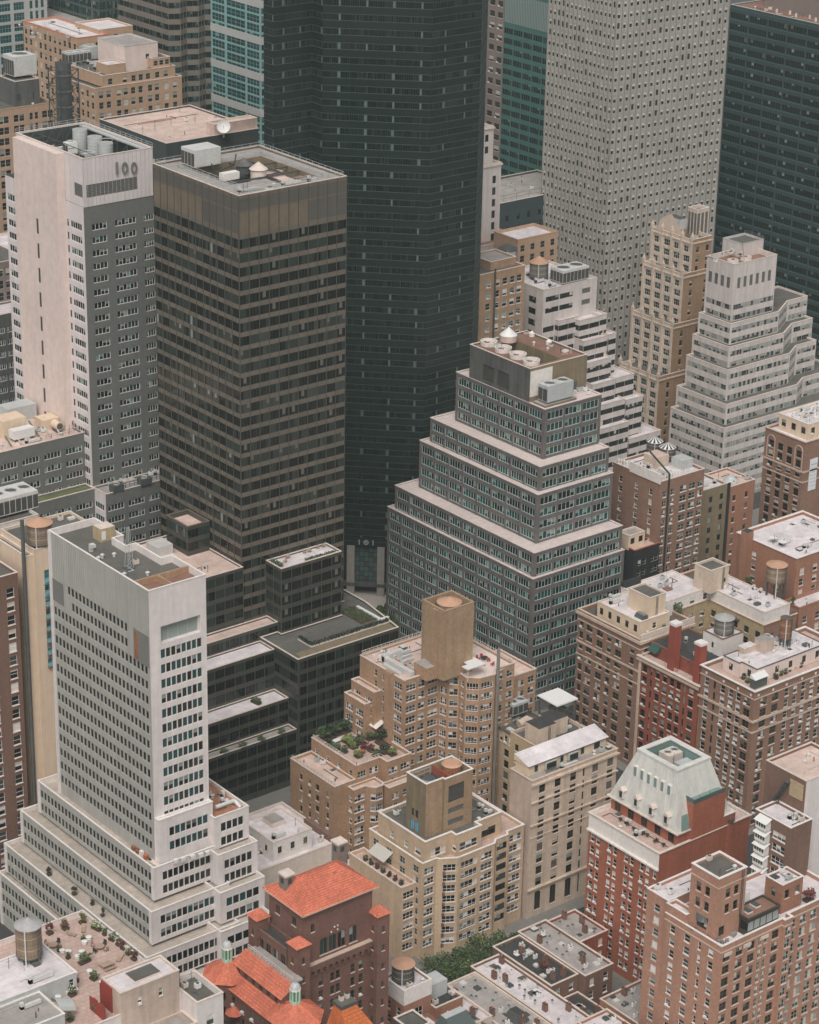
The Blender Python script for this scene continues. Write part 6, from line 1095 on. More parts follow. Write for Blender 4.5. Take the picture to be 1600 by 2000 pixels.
for x0, y0, x1, y1, z, rf, wl, lb in specs:
    pl = rect(x0, y0, x1, y1); q = bld('row_house', lb, pl); q['group'] = 'row houses south of the tree-lined street'
    volume(q, pl, 0, z, wl, {'S': [F(max(1, int((x1-x0)/3.2)), 1.1, 1.7, 3.3, 1.4, 'sash')], 'W': [F(3, 1.0, 1.6, 3.3, 1.4, 'sash')]}, rf, .6, 'stone', .3)
    rg = random.Random(lb); n = max(6, int((x1-x0)*(y1-y0)/8))
    for i in range(n):
        x, y = rg.uniform(x0+.8, x1-1.2), rg.uniform(y0+.8, y1-1.2); kd = rg.random()
        if kd < .35: part('roof_vent', q, lambda b: (b.cyl(x, y, z-.6, z+.5, .18, .18, 6, 'metal_lt'), b.cyl(x, y, z+.5, z+.8, .35, .1, 6, 'metal_dk')))
        elif kd < .6: part('roof_hatch', q, lambda b: b.box(x, y, z-.6, x+rg.uniform(.8, 1.6), y+rg.uniform(.8, 1.8), z-.1, rg.choice(('stone', 'metal_dk', 'duct')), rg.choice(('g_lt', 'roof_tar', 'duct'))))
        elif kd < .8: part('chimney', q, lambda b: (b.box(x, y, z-.6, x+.7, y+1.2, z+1.3, 'dk_brick', 'roof_black'), b.cyl(x+.35, y+.6, z+1.3, z+1.8, .18, .16, 6, 'tile')))
        else: part('condenser', q, lambda b: (b.box(x, y, z-.5, x+1.0, y+.5, z+.5, 'furn_w'), b.cyl(x+.5, y+.25, z+.5, z+.56, .22, .22, 8, 'metal_dk')))
def blackbox(b): b.frustum(rect(295, 324, 298.6, 328.6), 10.4, rect(296, 324.8, 297.8, 327.8), 12.4, 'metal_dk', 'roof_black')
part('black_skylight', bpy.data.objects['row_house.001'], blackbox)

# ------------------------------------------------------------------ things standing on roofs
def inst(name, me, parent, loc=(0, 0, 0), rz=0, sc=(1, 1, 1)):
    o = bpy.data.objects.new(name, me); COL.objects.link(o); o.parent = parent; o.location = loc; o.rotation_euler = (0, 0, rz); o.scale = sc; return o
def water_tower(p, z, r, h, label, wood='wood_tank', cone='tank_cone', leg=1.8, ch=1.3, legs=6, group='roof water tanks', stripes=None, ladder=True, deck=True):
    x, y = p[0], p[1]; t = thing('water_tank', label, 'water tank', (x, y, z), group)
    n = 22; z0 = z+leg; z1 = z0+h
    part('tank', t, lambda b: [b.quad((x+r*math.cos(2*math.pi*i/n), y+r*math.sin(2*math.pi*i/n), z0), (x+r*math.cos(2*math.pi*(i+.93)/n), y+r*math.sin(2*math.pi*(i+.93)/n), z0), (x+r*.97*math.cos(2*math.pi*(i+.93)/n), y+r*.97*math.sin(2*math.pi*(i+.93)/n), z1), (x+r*.97*math.cos(2*math.pi*i/n), y+r*.97*math.sin(2*math.pi*i/n), z1), wood) for i in range(n)]+[b.cyl(x, y, z0, z1-.05, r*.97, r*.95, n, wood)])
    def cn(b):
        for i in range(n):
            a0, a1 = 2*math.pi*i/n, 2*math.pi*(i+1)/n; b.ngon([(x+r*1.07*math.cos(a0), y+r*1.07*math.sin(a0), z1), (x+r*1.07*math.cos(a1), y+r*1.07*math.sin(a1), z1), (x, y, z1+ch)], (stripes[i % 2] if stripes else cone))
        b.cyl(x, y, z1-.12, z1, r*1.07, r*1.07, n, cone, cap=False)
    part('roof', t, cn)
    for k in range(5): part('hoop', t, lambda b: b.cyl(x, y, z0+h*(k+.4)/5, z0+h*(k+.4)/5+.09, r*1.015, r*1.015, n, 'metal_lt' if k % 2 else 'metal_dk', cap=False))
    if leg > .3:
        lw_ = .13 if leg < 4 else .22
        if leg > 4: part('bracing', t, lambda b: [b.tube((x+r*.8*math.cos(2*math.pi*(i+.5)/legs), y+r*.8*math.sin(2*math.pi*(i+.5)/legs), z+leg*.5*k), (x+r*.8*math.cos(2*math.pi*(i+1.5)/legs), y+r*.8*math.sin(2*math.pi*(i+1.5)/legs), z+leg*.5*(k+1)), .1, 'metal_dk') for i in range(legs) for k in (0, 1)])
        for i in range(legs):
            a = 2*math.pi*(i+.5)/legs; part('leg', t, lambda b: b.box(x+r*.8*math.cos(a)-lw_, y+r*.8*math.sin(a)-lw_, z, x+r*.8*math.cos(a)+lw_, y+r*.8*math.sin(a)+lw_, z0, 'metal_dk'))
        if deck: part('platform', t, lambda b: b.cyl(x, y, z0-.25, z0, r*1.02, r*1.02, n, 'metal_dk'))
    if ladder: part('pipe', t, lambda b: (b.tube((x-r*.75, y-r*.78, z), (x-r*.75, y-r*.78, z1), .14, 'duct', 6), b.tube((x+r*.2, y-r*1.06, z), (x+r*.2, y-r*1.06, z1), .06, 'metal_dk'), b.tube((x+r*.4, y-r*1.02, z), (x+r*.4, y-r*1.02, z1), .06, 'metal_dk')))
    return t
def cooling(p, z, sx, sy, h, label, fans=2, case='metal_lt', group='roof cooling units', leg=.5, louv=True):
    x, y = p[0], p[1]; t = thing('cooling_unit', label, 'cooling unit', (x, y, z), group); z0 = z+leg
    part('casing', t, lambda b: b.box(x-sx/2, y-sy/2, z0, x+sx/2, y+sy/2, z0+h, case))
    if louv:
        n = max(2, int(sy/1.4))
        for i in range(n): part('louver', t, lambda b: b.box(x-sx/2-.04, y-sy/2+.12+i*sy/n, z0+.25, x-sx/2+.02, y-sy/2+(i+1)*sy/n-.08, z0+h*.8, 'louver_d'))
        n = max(2, int(sx/1.4))
        for i in range(n): part('louver', t, lambda b: b.box(x-sx/2+.12+i*sx/n, y-sy/2-.04, z0+.25, x-sx/2+(i+1)*sx/n-.08, y-sy/2+.02, z0+h*.8, 'louver_d' if louv == 2 else case))
    for i in range(fans):
        fx, fy = (x-sx/2+(i+.5)*sx/fans, y) if sx > sy else (x, y-sy/2+(i+.5)*sy/fans); fr = min(sx, sy, max(sx, sy)/max(1, fans))*.38
        f = part('fan_shroud', t, lambda b: b.cyl(fx, fy, z0+h, z0+h+.35, fr, fr*1.05, 14, 'duct', cap=False)); part('fan', f, lambda b: b.cyl(fx, fy, z0+h+.02, z0+h+.1, fr*.95, fr*.95, 14, 'metal_dk'))
    if leg > .2:
        for sx_ in (-1, 1):
            for sy_ in (-1, 1): part('leg', t, lambda b: b.box(x+sx_*sx*.42-.1, y+sy_*sy*.42-.1, z, x+sx_*sx*.42+.1, y+sy_*sy*.42+.1, z0, 'metal_dk'))
    return t
water_tower(at(78, 1062, 88), 87.5, 2.9, 4.6, 'brown wooden tank with orange cone on the cream wall building', leg=1.2)
water_tower(at(58, 1874, 54.1), 54.0, 2.5, 6.2, 'large weathered tank with grey cone on the white penthouse roof', 'wood_tank', 'cone_grey', 1.6, 1.5)
water_tower((277, 340.6), 20.5, 2.4, 3.6, 'dark wooden tank with flat tan lid near the street trees', 'tank_dk', 'tank_cone', .5, .5)
water_tower((345.9, 410.6), 61.9, 2.9, 1.7, 'wide tan cone tank set inside the tan brick plant tower', 'tan_tower', 'tank_cone', 0, 1.3, ladder=False)
water_tower((450.4, 400.2), 37.0, 2.7, 4.4, 'tan tank with orange cap on a tall steel stand behind white penthouses', 'wood_tank', 'tank_cone', 8.5, .9, 4)
water_tower((422.2, 391.4), 41.1, 2.5, 3.8, 'grey domed tank on the white tank house beside red chimneys', 'wood_grey', 'cone_grey', .6, 1.3)
water_tower(at(1532, 1262, 42), 42.2, 1.5, 5.4, 'thin rusty tank cluster at the right edge of the pink penthouse roof', 'rust', 'tank_dk', 2.4, .5)
water_tower(at(1052, 543, 80.2), 80.2, 3.0, 4.6, 'grey-green tank with tan cone on the white stepped block', 'wood_grey', 'tank_cone', .8, 2.0)
water_tower((aty(993, 480, 572).x, 572), 79, 3.0, 3.4, 'pale grey tank with dark cone on steel posts by the small tan block', 'cone_grey', 'metal_dk', 4, 1.6)
for px, py, lb in ((1278, 884, 'left of two brown tanks with black and white striped cones'), (1303, 896, 'right of two brown tanks with black and white striped cones')):
    water_tower(at(px, py, 57.5), 57.2, 2.3, 3.0, lb, 'tank_dk', 'stone_w', 1.0, 1.4, stripes=('furn_w', 'furn_dk'))
fr_ = (362.5, 388.6); water_tower(fr_, 33, 2.0, 3.4, 'brown tank inside a black steel frame under a flat white canopy', 'wood_tank', 'tank_dk', 2.6, .8, 4)
ft = thing('tank_canopy', 'flat white sheet canopy on black lattice posts above the caged tank', 'canopy', (fr_[0], fr_[1], 33))
part('sheet', ft, lambda b: b.box(fr_[0]-3.4, fr_[1]-3.6, 41.6, fr_[0]+3.4, fr_[1]+3.6, 41.9, 'furn_w', bottom=True))
for i, (sx, sy) in enumerate(((-1, -1), (1, -1), (1, 1), (-1, 1))): part('post', ft, lambda b: b.tube((fr_[0]+3*sx, fr_[1]+3.2*sy, 30), (fr_[0]+3*sx, fr_[1]+3.2*sy, 41.6), .2, 'metal_dk'))
part('bracing', ft, lambda b: [b.tube((fr_[0]+3*a, fr_[1]+3.2*c, z), (fr_[0]+3*d_, fr_[1]+3.2*e, z+3.6), .12, 'metal_dk') for z in (30.5, 34.2, 37.8) for a, c, d_, e in ((-1, -1, 1, -1), (1, -1, -1, -1), (-1, 1, -1, -1), (-1, -1, -1, 1))])
# steel tanks in the crown of the numbered slab
for i, (px, py, lb) in enumerate(((157, 292, 'tallest of three galvanised tanks inside the white crown'), (186, 300, 'middle of three galvanised tanks inside the white crown'), (207, 306, 'nearest of three galvanised tanks inside the white crown'))):
    p = at(px, py, 146); t = thing('steel_tank', lb, 'tank', (p.x, p.y, 145.5), 'galvanised tanks in the white crown')
    part('drum', t, lambda b: b.cyl(p.x, p.y, 145.5, 151.6-i*.9, 2.0, 2.0, 20, 'metal_lt', capm='cone_grey'))
    for k in range(6): part('rib', t, lambda b: b.cyl(p.x, p.y, 146.2+k*.85, 146.35+k*.85, 2.04, 2.04, 20, 'duct', cap=False))
cooling(at(138, 300, 146), 145.5, 3, 2.4, 3.2, 'white boxed unit with red top at the left of the crown tanks', 1, 'furn_w')
cooling(at(172, 316, 146), 145.5, 3.4, 2.6, 2.6, 'low metal unit in front of the three crown tanks', 1)
# four big fans and tent on the arched block
for i, px in enumerate((955, 983, 1012, 1038)):
    py = 672+i*12.3; p = at(px, py, 92.8); t = thing('cooling_fan', ('first', 'second', 'third', 'last')[i]+' round white fan ring counted from the black tower', 'fan', (p.x, p.y, 92.6), 'round fans on the arched block')
    part('shroud', t, lambda b: (b.cyl(p.x, p.y, 92.6, 93.8, 2.3, 2.4, 20, 'stone_w', cap=False), b.cyl(p.x, p.y, 92.6, 93.8, 2.1, 2.2, 20, 'stone_w', cap=False), ring(b, [(p.x+2.15*math.cos(2*math.pi*k/20), p.y+2.15*math.sin(2*math.pi*k/20)) for k in range(20)], [(p.x+2.4*math.cos(2*math.pi*k/20), p.y+2.4*math.sin(2*math.pi*k/20)) for k in range(20)], 93.7, 93.82, 'stone_w')))
    for k in range(5):
        a = 2*math.pi*k/5; part('blade', t, lambda b: b.quad((p.x+.3*math.cos(a), p.y+.3*math.sin(a), 93.2), (p.x+2*math.cos(a-.2), p.y+2*math.sin(a-.2), 93.1), (p.x+2*math.cos(a+.25), p.y+2*math.sin(a+.25), 93.35), (p.x+.3*math.cos(a+.8), p.y+.3*math.sin(a+.8), 93.3), 'stone'))
    part('drum_floor', t, lambda b: b.cyl(p.x, p.y, 92.6, 92.9, 2.1, 2.1, 20, 'roof_brown'))
p = at(993, 664, 92.8); t = thing('conical_tank', 'white cone topped round tank behind the fans of the arched block', 'tank', (p.x, p.y, 92.6)); part('drum', t, lambda b: b.cyl(p.x, p.y, 92.6, 94.4, 2.4, 2.4, 20, 'roof_pink')); part('cone', t, lambda b: b.cyl(p.x, p.y, 94.4, 96.6, 2.5, .1, 20, 'furn_w'))
cooling((424.2, 461.2), 83.9, 9.4, 3.8, 4.6, 'pale grey packaged unit on the ledge of the arched block', 2, 'metal_lt')
for px, py in ((1039, 656), (1072, 672)): p = at(px, py, 92.7); part('roof_cowl', ARCHED, lambda b: (b.cyl(p.x, p.y, 92.5, 93.5, .8, .8, 10, 'stone_w'), b.cyl(p.x, p.y, 93.5, 94.2, .9, .2, 10, 'stone_w')))
# bronze tower roof
cooling(at(393, 322, ZB-.4), ZB-.5, 8, 6, 4.4, 'boxy white cooling unit with crossed louvers on the bronze tower', 0, 'duct', louv=1)
for i, (px, py) in enumerate(((476, 335), (505, 343))):
    p = at(px, py, ZB-.8); t = thing('conical_tank', ('grey', 'white')[i]+' ribbed cone tank on the bronze tower roof', 'tank', (p.x, p.y, ZB-.9), 'cone tanks on the bronze tower'); part('drum', t, lambda b: b.cyl(p.x, p.y, ZB-2, ZB+1.0, 2.0, 2.0, 20, ('metal_dk', 'stone')[i])); part('cone', t, lambda b: b.cyl(p.x, p.y, ZB+1.0, ZB+2.8, 2.4, .1, 20, ('mech_grey', 'stone')[i]))
t = thing('crane_rig', 'black jib of a window cleaning rig on the bronze tower roof', 'rig', (343, 486, ZB-.9)); p = at(448, 345, ZB); part('base', t, lambda b: b.box(p.x-2.4, p.y-1, ZB-.6, p.x+2.4, p.y+1, ZB+1.2, 'stone_w')); part('jib', t, lambda b: (b.tube((p.x-4, p.y+1, ZB+1.4), (p.x+3.2, p.y+2.4, ZB+2), .18, 'furn_dk'), b.tube((p.x+3.2, p.y+2.4, ZB+2), (p.x+4.2, p.y+3, ZB+4.6), .16, 'furn_dk'), b.tube((p.x-4, p.y+1, ZB+1.4), (p.x-4.6, p.y+1, ZB+3.8), .16, 'furn_dk'), b.tube((p.x-3, p.y+1, ZB), (p.x-1, p.y+1.4, ZB+1.8), .14, 'furn_dk')))
# ziggurat fans, left rooftop plants and others
for i, (px, py) in enumerate(((1432, 510), (1457, 504))):
    p = at(px, py, zq-1); t = thing('cooling_fan', ('left', 'right')[i]+' white fan ring on top of the ziggurat block', 'fan', (p.x, p.y, zq-1.6), 'fans on the ziggurat'); part('shroud', t, lambda b: b.cyl(p.x, p.y, zq-1.6, zq-.4, 2, 2, 18, 'stone_w', capm='roof_pink')); part('hub', t, lambda b: b.cyl(p.x, p.y, zq-.4, zq-.2, .5, .5, 10, 'metal_dk'))
cooling(at(40, 148, 132.4), 132.2, 8.5, 7, 6.4, 'big boxed cooling tower with dark louvers on the left tan block', 1, 'duct', louv=1, leg=1)
cooling(at(150, 118, 131), 130.4, 9, 4, 3.4, 'long slatted cooling unit at the left end of the tan block roof', 3, 'metal_lt', louv=2)
cooling(at(176, 112, 131), 130.4, 4, 5, 4.2, 'pale squarish cooling unit beside the long slatted one', 1, 'metal_lt', louv=1)
cooling(at(1112, 545, 80.4), 80.2, 11, 6, 4.2, 'silver fan unit with dark louvers on the white stepped block', 2, 'duct', louv=2, leg=.3)
cooling(at(22, 990, 83), 82, 11, 7, 4.4, 'wide cooling tower with white pipe on the white brick block', 3, 'duct', louv=2, leg=.8)
cooling(at(35, 815, 74.6), 74.3, 9, 5, 4.2, 'large pale grey box on the grey wing roof', 0, 'metal_lt', louv=0, leg=0)
cooling(at(20, 845, 74.6), 74.3, 7, 5.5, 5.0, 'cream box with pink lid at left edge of the grey wing roof', 0, 'cream_paint', louv=0, leg=0)
cooling(at(43, 855, 74.6), 74.3, 6.4, 2.8, 2.4, 'low white box in front of the cream box', 0, 'furn_w', louv=0, leg=.7)
cooling(at(92, 832, 74.6), 74.3, 5, 4.4, 3.0, 'cream hut with green lid on the grey wing roof', 0, 'cream_paint', louv=0, leg=0)
for i, (px, py) in enumerate(((112, 838), (141, 830))):
    p = at(px, py, 74.8); t = thing('cylinder_fan', ('left', 'right')[i]+' tan barrel fan at the grey wing roof edge', 'fan', (p.x, p.y, 74.3), 'barrel fans on the grey wing'); part('barrel', t, lambda b: b.tube((p.x, p.y-1.4, 76), (p.x, p.y+1.6, 76), 1.2, 'cream_paint', 14)); part('mouth', t, lambda b: b.tube((p.x, p.y-1.5, 76), (p.x, p.y-1.38, 76), .9, 'metal_dk', 14)); part('saddle', t, lambda b: b.box(p.x-1, p.y-1, 74.3, p.x+1, p.y+1, 75.2, 'metal_dk'))
part('roof_pipework', SLAB, lambda b: [b.tube((296+i*3, 537, 75), (300+i*3, 550, 75.2), .2, ('duct', 'green_roof', 'metal_lt')[i % 3], 6) for i in range(7)]+[rails(b, [(309, 536, 74.8), (319.5, 536, 74.8), (319.5, 548, 74.8)], 1.2, 'metal_dk', .05, 1.6)])
for i, px in enumerate((228, 282)):
    p = at(px, 957-i*13, 60.2); cooling(p, 59.6, 3.4, 2.2, 1.8, ('left', 'right')[i]+' small drum unit on the low grey ledge', 1, 'metal_dk', louv=0)
part('ledge_railing', SLAB, lambda b: rails(b, [(324, 525.4, 60.2), (344, 525.4, 60.2)], 1.3, 'metal_dk', .08, 1.4))
cooling(at(1009, 1391, 31.5), 31.2, 5, 3, 3.0, 'grey twin fan unit above the slim tan house', 2, 'metal_lt', louv=2)
t = thing('exhaust_fan', 'tan and silver exhaust blower on the roof behind the slim tan house', 'fan', (360, 392, 33)); p = at(1022, 1412, 32); part('scroll', t, lambda b: b.tube((p.x-1.4, p.y, 32), (p.x+1.6, p.y, 32.6), 1.0, 'cream_brick', 12)); part('duct', t, lambda b: b.tube((p.x+1.6, p.y, 32.6), (p.x+3, p.y-.6, 31.6), .7, 'duct', 10))
cooling(at(1310, 1482, 50), 49.5, 4.2, 3.4, 2.2, 'twin fan unit sunk in the mansard roof well', 2, 'stone', louv=0, leg=.2)
cooling(at(1338, 1497, 50), 49.5, 3.8, 3.0, 1.4, 'striped metal box sunk in the mansard roof well', 0, 'metal_lt', louv=0, leg=.2)
cooling(at(1447, 1764, 44.6), 44.1, 1.6, .8, 1.9, 'left white condenser on the glazed penthouse', 0, 'furn_w', louv=1, leg=.2)
cooling(at(1457, 1756, 44.6), 44.1, 1.6, .8, 1.9, 'right white condenser on the glazed penthouse', 0, 'furn_w', louv=1, leg=.2)
for i, px in enumerate((343, 357, 376, 392, 405)):
    p = at(px, 1679-i*4, 37.4); cooling(p, 36.3, 1.1, .6, 1.0, 'white condenser number '+('one', 'two', 'three', 'four', 'five')[i]+' from the left in the row on the first white terrace', 0, 'furn_w', louv=1, leg=.2, group='condensers on the white terraces')
for i in range(3): p = at(240+i*30, 1625+i*28, 37); part('bench_box', WHITE, lambda b: b.box(p.x-.7, p.y-2.6, 36.2, p.x+.4, p.y+1.4, 36.9, ('stone_w', 'rust', 'stone')[i]))
part('orange_gear', WHITE, lambda b: [b.box(246.1, 390+i*1.6, 36.2, 246.8, 391+i*1.6, 36.9+.3*(i % 3), ('rust', 'tile_or', 'stone_w', 'rust')[i % 4]) for i in range(5)], kind='stuff')
part('roof_pipe', WHITE, lambda b: (b.tube((263, 389.5, 44.6), (268, 389.5, 44.6), .45, 'duct', 8), b.tube((262, 392, 44.9), (262, 400, 44.9), .5, 'duct', 8), b.tube((268, 389.5, 44.6), (268.6, 388, 43.4), .45, 'duct', 8)))
p = at(300, 1060, 54.5); part('roof_duct', bpy.data.objects['office_tower'], lambda b: (b.box(309, 486, 54.3, 312, 498, 56.4, 'duct'), b.box(312, 486, 54.3, 318, 489, 56.0, 'stone'), b.box(315, 492, 54.3, 320, 497, 57, 'duct')))
volume(bpy.data.objects['office_tower'], rect(322, 488, 328.9, 498), 54, 62.5, 'bronze_low', {'S': [cwp(2)], 'W': [cwp(3)]}, 'roof_pink', 1.2, 'bronze', .4, name='stair_tower_wall')
cooling((425, 379), 42.2, 2.6, 2.2, 1.5, 'pale box unit on the pink penthouse roof near its stair', 1, 'duct', louv=0)
cooling((431, 378), 42.2, 2.4, 1.8, 1.3, 'small grey unit at the right of the pink penthouse roof', 1, 'metal_lt', louv=0)
for i, (px, py) in enumerate(((1085, 1480), (1340, 1165))): pass

# ------------------------------------------------------------------ plants and trees
_fol = {}
def foliage(mat, seed, n=170, leaf=.17, clump=9, mix=None):
    k = (mat, seed, mix)
    if k in _fol: return _fol[k]
    rg = random.Random(seed*31+len(mat)); b = MB(); cl = []
    for i in range(clump):
        a = rg.uniform(0, 6.283); el = rg.uniform(-.5, 1.0); r = rg.uniform(.35, .72); cl.append((r*math.cos(a)*math.cos(el), r*math.sin(a)*math.cos(el), r*math.sin(el)*.9, rg.uniform(.25, .45)))
    for i in range(n):
        cx, cy, cz, cr = rg.choice(cl); d = Vector((rg.gauss(0, 1), rg.gauss(0, 1), rg.gauss(0, 1))).normalized()*cr*rg.uniform(.6, 1.05); c = Vector((cx, cy, cz))+d
        u = Vector((rg.gauss(0, 1), rg.gauss(0, 1), rg.gauss(0, 1))).normalized(); v = u.cross(d.normalized()+Vector((0, 0, .6))).normalized(); u = v.cross(u).normalized(); s = leaf*rg.uniform(.6, 1.3)
        b.quad(c-u*s, c+v*s*.7, c+u*s, c-v*s*.7, mix if (mix and rg.random() < .3) else mat)
    _fol[k] = b.mesh('foliage'); return _fol[k]
_pots = {}
def potme(w, d, hh):
    k = (w, d, hh)
    if k not in _pots: b = MB(); b.frustum(rect(-w/2*.85, -d/2*.85, w/2*.85, d/2*.85), 0, rect(-w/2, -d/2, w/2, d/2), hh, 'pot', 'soil'); _pots[k] = b.mesh('pot')
    return _pots[k]
PS = [0]
def plant(p, z, r, hh, label, mat='leaf', group=None, mix=None, pot=True, name='potted_plant', cat='plant', long=1.0, rz=0):
    PS[0] += 1; t = thing(name, label, cat, (p[0], p[1], z), group); ph = .5 if pot else 0
    me = foliage(mat, PS[0] % 3, mix=mix); inst('foliage', me, t, (0, 0, ph+hh*.45), rz+PS[0]*(0 if long > 1 else 1.3), (r*long, r, hh*.6))
    if pot: inst('pot', potme(1, 1, .55), t, (0, 0, 0), rz, (r*1.1*long, r*1.1, 1))
    return t
g1 = 'planters along the pink roof terrace'
for px, py, r, hh, mat, mix, long, lb in ((97, 1824, 1.1, 2.3, 'leaf_red', None, 1, 'dark red maple in a black pot beside the big weathered tank'), (128, 1815, 1.1, 2.2, 'leaf_red', 'leaf_lt', 1, 'russet maple in a dark pot on the far edge of the pink terrace'), (161, 1803, 1.1, 2.2, 'leaf_lt', 'leaf_red', 1, 'yellow-green bush at the far corner of the pink terrace'),
    (190, 1815, 1.1, 1.5, 'leaf_lt', 'flower', 2.0, 'long white flowering planter on the right edge of the pink terrace'), (205, 1826, .8, 1.1, 'leaf', None, 1, 'round clipped green bush between two white flowering planters'), (220, 1836, 1.1, 1.4, 'leaf', 'flower', 1.2, 'white hydrangea pot on the right edge of the pink terrace'), (231, 1846, .8, 1.2, 'leaf', None, 1, 'small green pot just left of the purple bushes'), (241, 1853, 1.0, 1.7, 'leaf_red', None, 1, 'purple bush in the middle of the right edge planting'), (251, 1864, .9, 1.3, 'leaf', 'flower', 1, 'green and white pot between two purple bushes'), (263, 1874, 1.1, 1.9, 'leaf_red', 'leaf_dk', 1, 'dark purple bush nearest the red wall end'),
    (165, 1880, 1.0, 1.7, 'leaf', 'leaf_lt', 2.4, 'long lush green planter in the middle of the pink terrace'), (162, 1836, .6, 1.0, 'leaf_lt', None, 1, 'small light green pot by the stools at the far side'), (115, 1858, .6, 1.1, 'leaf', None, 1, 'small pot by the white penthouse roof corner'), (133, 1872, .7, 1.0, 'leaf', None, 1, 'small green pot below the pair of white stools'), (183, 1913, 1.0, 1.5, 'leaf', 'leaf_lt', 1.3, 'bushy green pot right of the penthouse corner'), (141, 1944, 1.1, 1.7, 'leaf', 'flower', 1.2, 'white flecked green pot near the grey penthouse wall'), (87, 1952, .8, 1.1, 'leaf', None, 2.2, 'low green planter against the grey penthouse wall'), (191, 1974, 1.4, 1.9, 'leaf', None, 1, 'big round bush in front of the red screen'), (137, 1994, 1.0, 1.4, 'leaf', None, 1, 'green bush cut by the bottom edge of the picture'), (152, 1918, .4, .6, 'leaf_red', None, 1, 'tiny reddish pot in the middle of the terrace')):
    plant(at(px, py, 50.1), 50.0, r, hh, lb, mat, g1, mix, long=long, rz=-1.35 if px > 180 and px < 270 else .1)
g2 = 'garden shrubs on the tan brick setback'
rg = random.Random(3)
gl_ = [(634, 1444, 1.5, 2.6, 'leaf'), (645, 1440, 1.6, 2.8, 'leaf_dk'), (656, 1435, 1.5, 2.6, 'leaf'), (668, 1431, 1.5, 2.4, 'leaf_dk'), (678, 1428, 1.5, 2.6, 'leaf'), (640, 1458, 1.3, 1.6, 'leaf_dk'), (655, 1464, 1.2, 1.3, 'leaf'), (680, 1450, 1.4, 1.4, 'leaf_lt'), (690, 1460, 1.3, 1.4, 'leaf_lt'), (702, 1452, 1.3, 1.5, 'leaf'), (712, 1462, 1.0, 1.2, 'leaf_red'), (745, 1452, 1.6, 3.0, 'leaf_dk'), (752, 1470, 1.3, 1.8, 'leaf_dk'), (722, 1444, 1.2, 1.5, 'leaf'), (736, 1478, 1.2, 1.3, 'leaf'), (766, 1474, 1.2, 1.5, 'leaf_lt'), (700, 1478, 1.1, 1.2, 'leaf_lt'), (672, 1470, 1.0, 1.2, 'leaf'), (725, 1467, 1.0, 1.2, 'leaf_red')]
names = ('tall', 'bushy', 'low', 'spreading', 'dense'); cols = dict(leaf='green', leaf_dk='dark green', leaf_lt='light green', leaf_red='dark red')
lab_of = {'leaf': 'mid green garden shrub on the planted tan brick setback', 'leaf_dk': 'dark green garden shrub on the planted tan brick setback', 'leaf_lt': 'light green garden shrub on the planted tan brick setback', 'leaf_red': 'dark red garden shrub on the planted tan brick setback'}
for px, py, r, hh, mat in gl_: plant(at(px, py, 26.7), 26.6, r*1.45, hh*1.25, lab_of[mat], mat, g2+', '+cols[mat], pot=True, name='garden_shrub', cat='shrub')
for i, (px, py) in enumerate(((1445, 1318), (1452, 1325), (1460, 1332), (1422, 1308), (1516, 1325), (1525, 1318), (1534, 1315), (1541, 1310), (1552, 1305), (1563, 1302), (1578, 1290), (1590, 1290))): plant(at(px, py, 38.5), 38.3, .9, 1.3, 'small potted shrub along the edge of the pink penthouse terrace', ('leaf', 'leaf_dk', 'leaf_lt')[i % 3], 'potted shrubs on the pink penthouse terrace')
for px, py, r, hh, lb in ((1325, 1200, 1.8, 3.4, 'leafy roof tree beside the yellow brick courtyard wall'), (1295, 1228, 1.2, 1.2, 'low dark planter behind the stone parapet'), (1168, 1196, .8, 1.2, 'small bush at the left end of the cream cornice terrace'), (1480, 1262, 2.0, 2.2, 'light green bush in the courtyard beside grey roofs'), (1462, 1140, 1.2, 2.0, 'pointed shrub below the tank on the tall stand'), (1548, 1180, .8, 2.6, 'cone shaped evergreen on the brick rear terrace')):
    plant(at(px, py, 37 if py < 1250 else 33), 36.7 if py < 1250 else 30, r, hh, lb, 'leaf' if 'light' not in lb else 'leaf_lt', 'roof shrubs of the brown apartment house')
for i, (px, py) in enumerate(((437, 1470), (474, 1459), (512, 1446), (551, 1432))): plant(at(px, py, 16), 15.6, 1.4, 1.3, ('first', 'second', 'third', 'fourth')[i]+' spreading shrub from the left on the lowest bronze ledge', 'leaf', 'ledge shrubs')
plant(at(500, 1370, 23.8), 23.2, 1.1, 1.2, 'long low planter on the white bronze podium ledge', 'leaf', None, None, long=2.6, rz=-1.4)
for i, (px, py) in enumerate(((96, 1702), (145, 1740), (200, 1782), (180, 1760))): plant(at(px, py, 21.2), 20.2, .9 if i < 2 else .7, 2.0 if i != 3 else 1.0, ('first', 'second', 'third', 'low')[i]+' dark shrub on the third white terrace', 'leaf_dk', 'shrubs on the white terraces')
plant((344, 289.2), 40.2, 1.9, 3.0, 'dark red maple bush at the right edge of the pink brick roof', 'leaf_red'); plant((342.6, 294.5), 40.2, 1.4, 2.6, 'green bush behind the brick roof hut at the right edge', 'leaf_lt')
plant((312.5, 335), 11.7, 1.6, 2.2, 'dry reddish shrub on the black row house roof', 'leaf_red', None, 'bark'); plant(at(752, 1632, 30), 19.0, .9, 1.2, 'green shrub on the low terrace of the pale tan house', 'leaf') if False else None
for i, (px, py) in enumerate(((945, 1622), (951, 1630))): plant(at(px, py, 25), 24.8, 1.0, 1.8, ('dark red', 'green')[i]+' potted bush on the corner terrace of the pale tan house', ('leaf_red', 'leaf')[i])
for i in range(7): plant((302.2, 373+i*2.2), 18.8, .8, 1.1, 'small green pot on the side terrace of the pale tan house', ('leaf', 'leaf_red', 'leaf_dk')[i % 3], 'pots on the side terrace of the pale tan house')
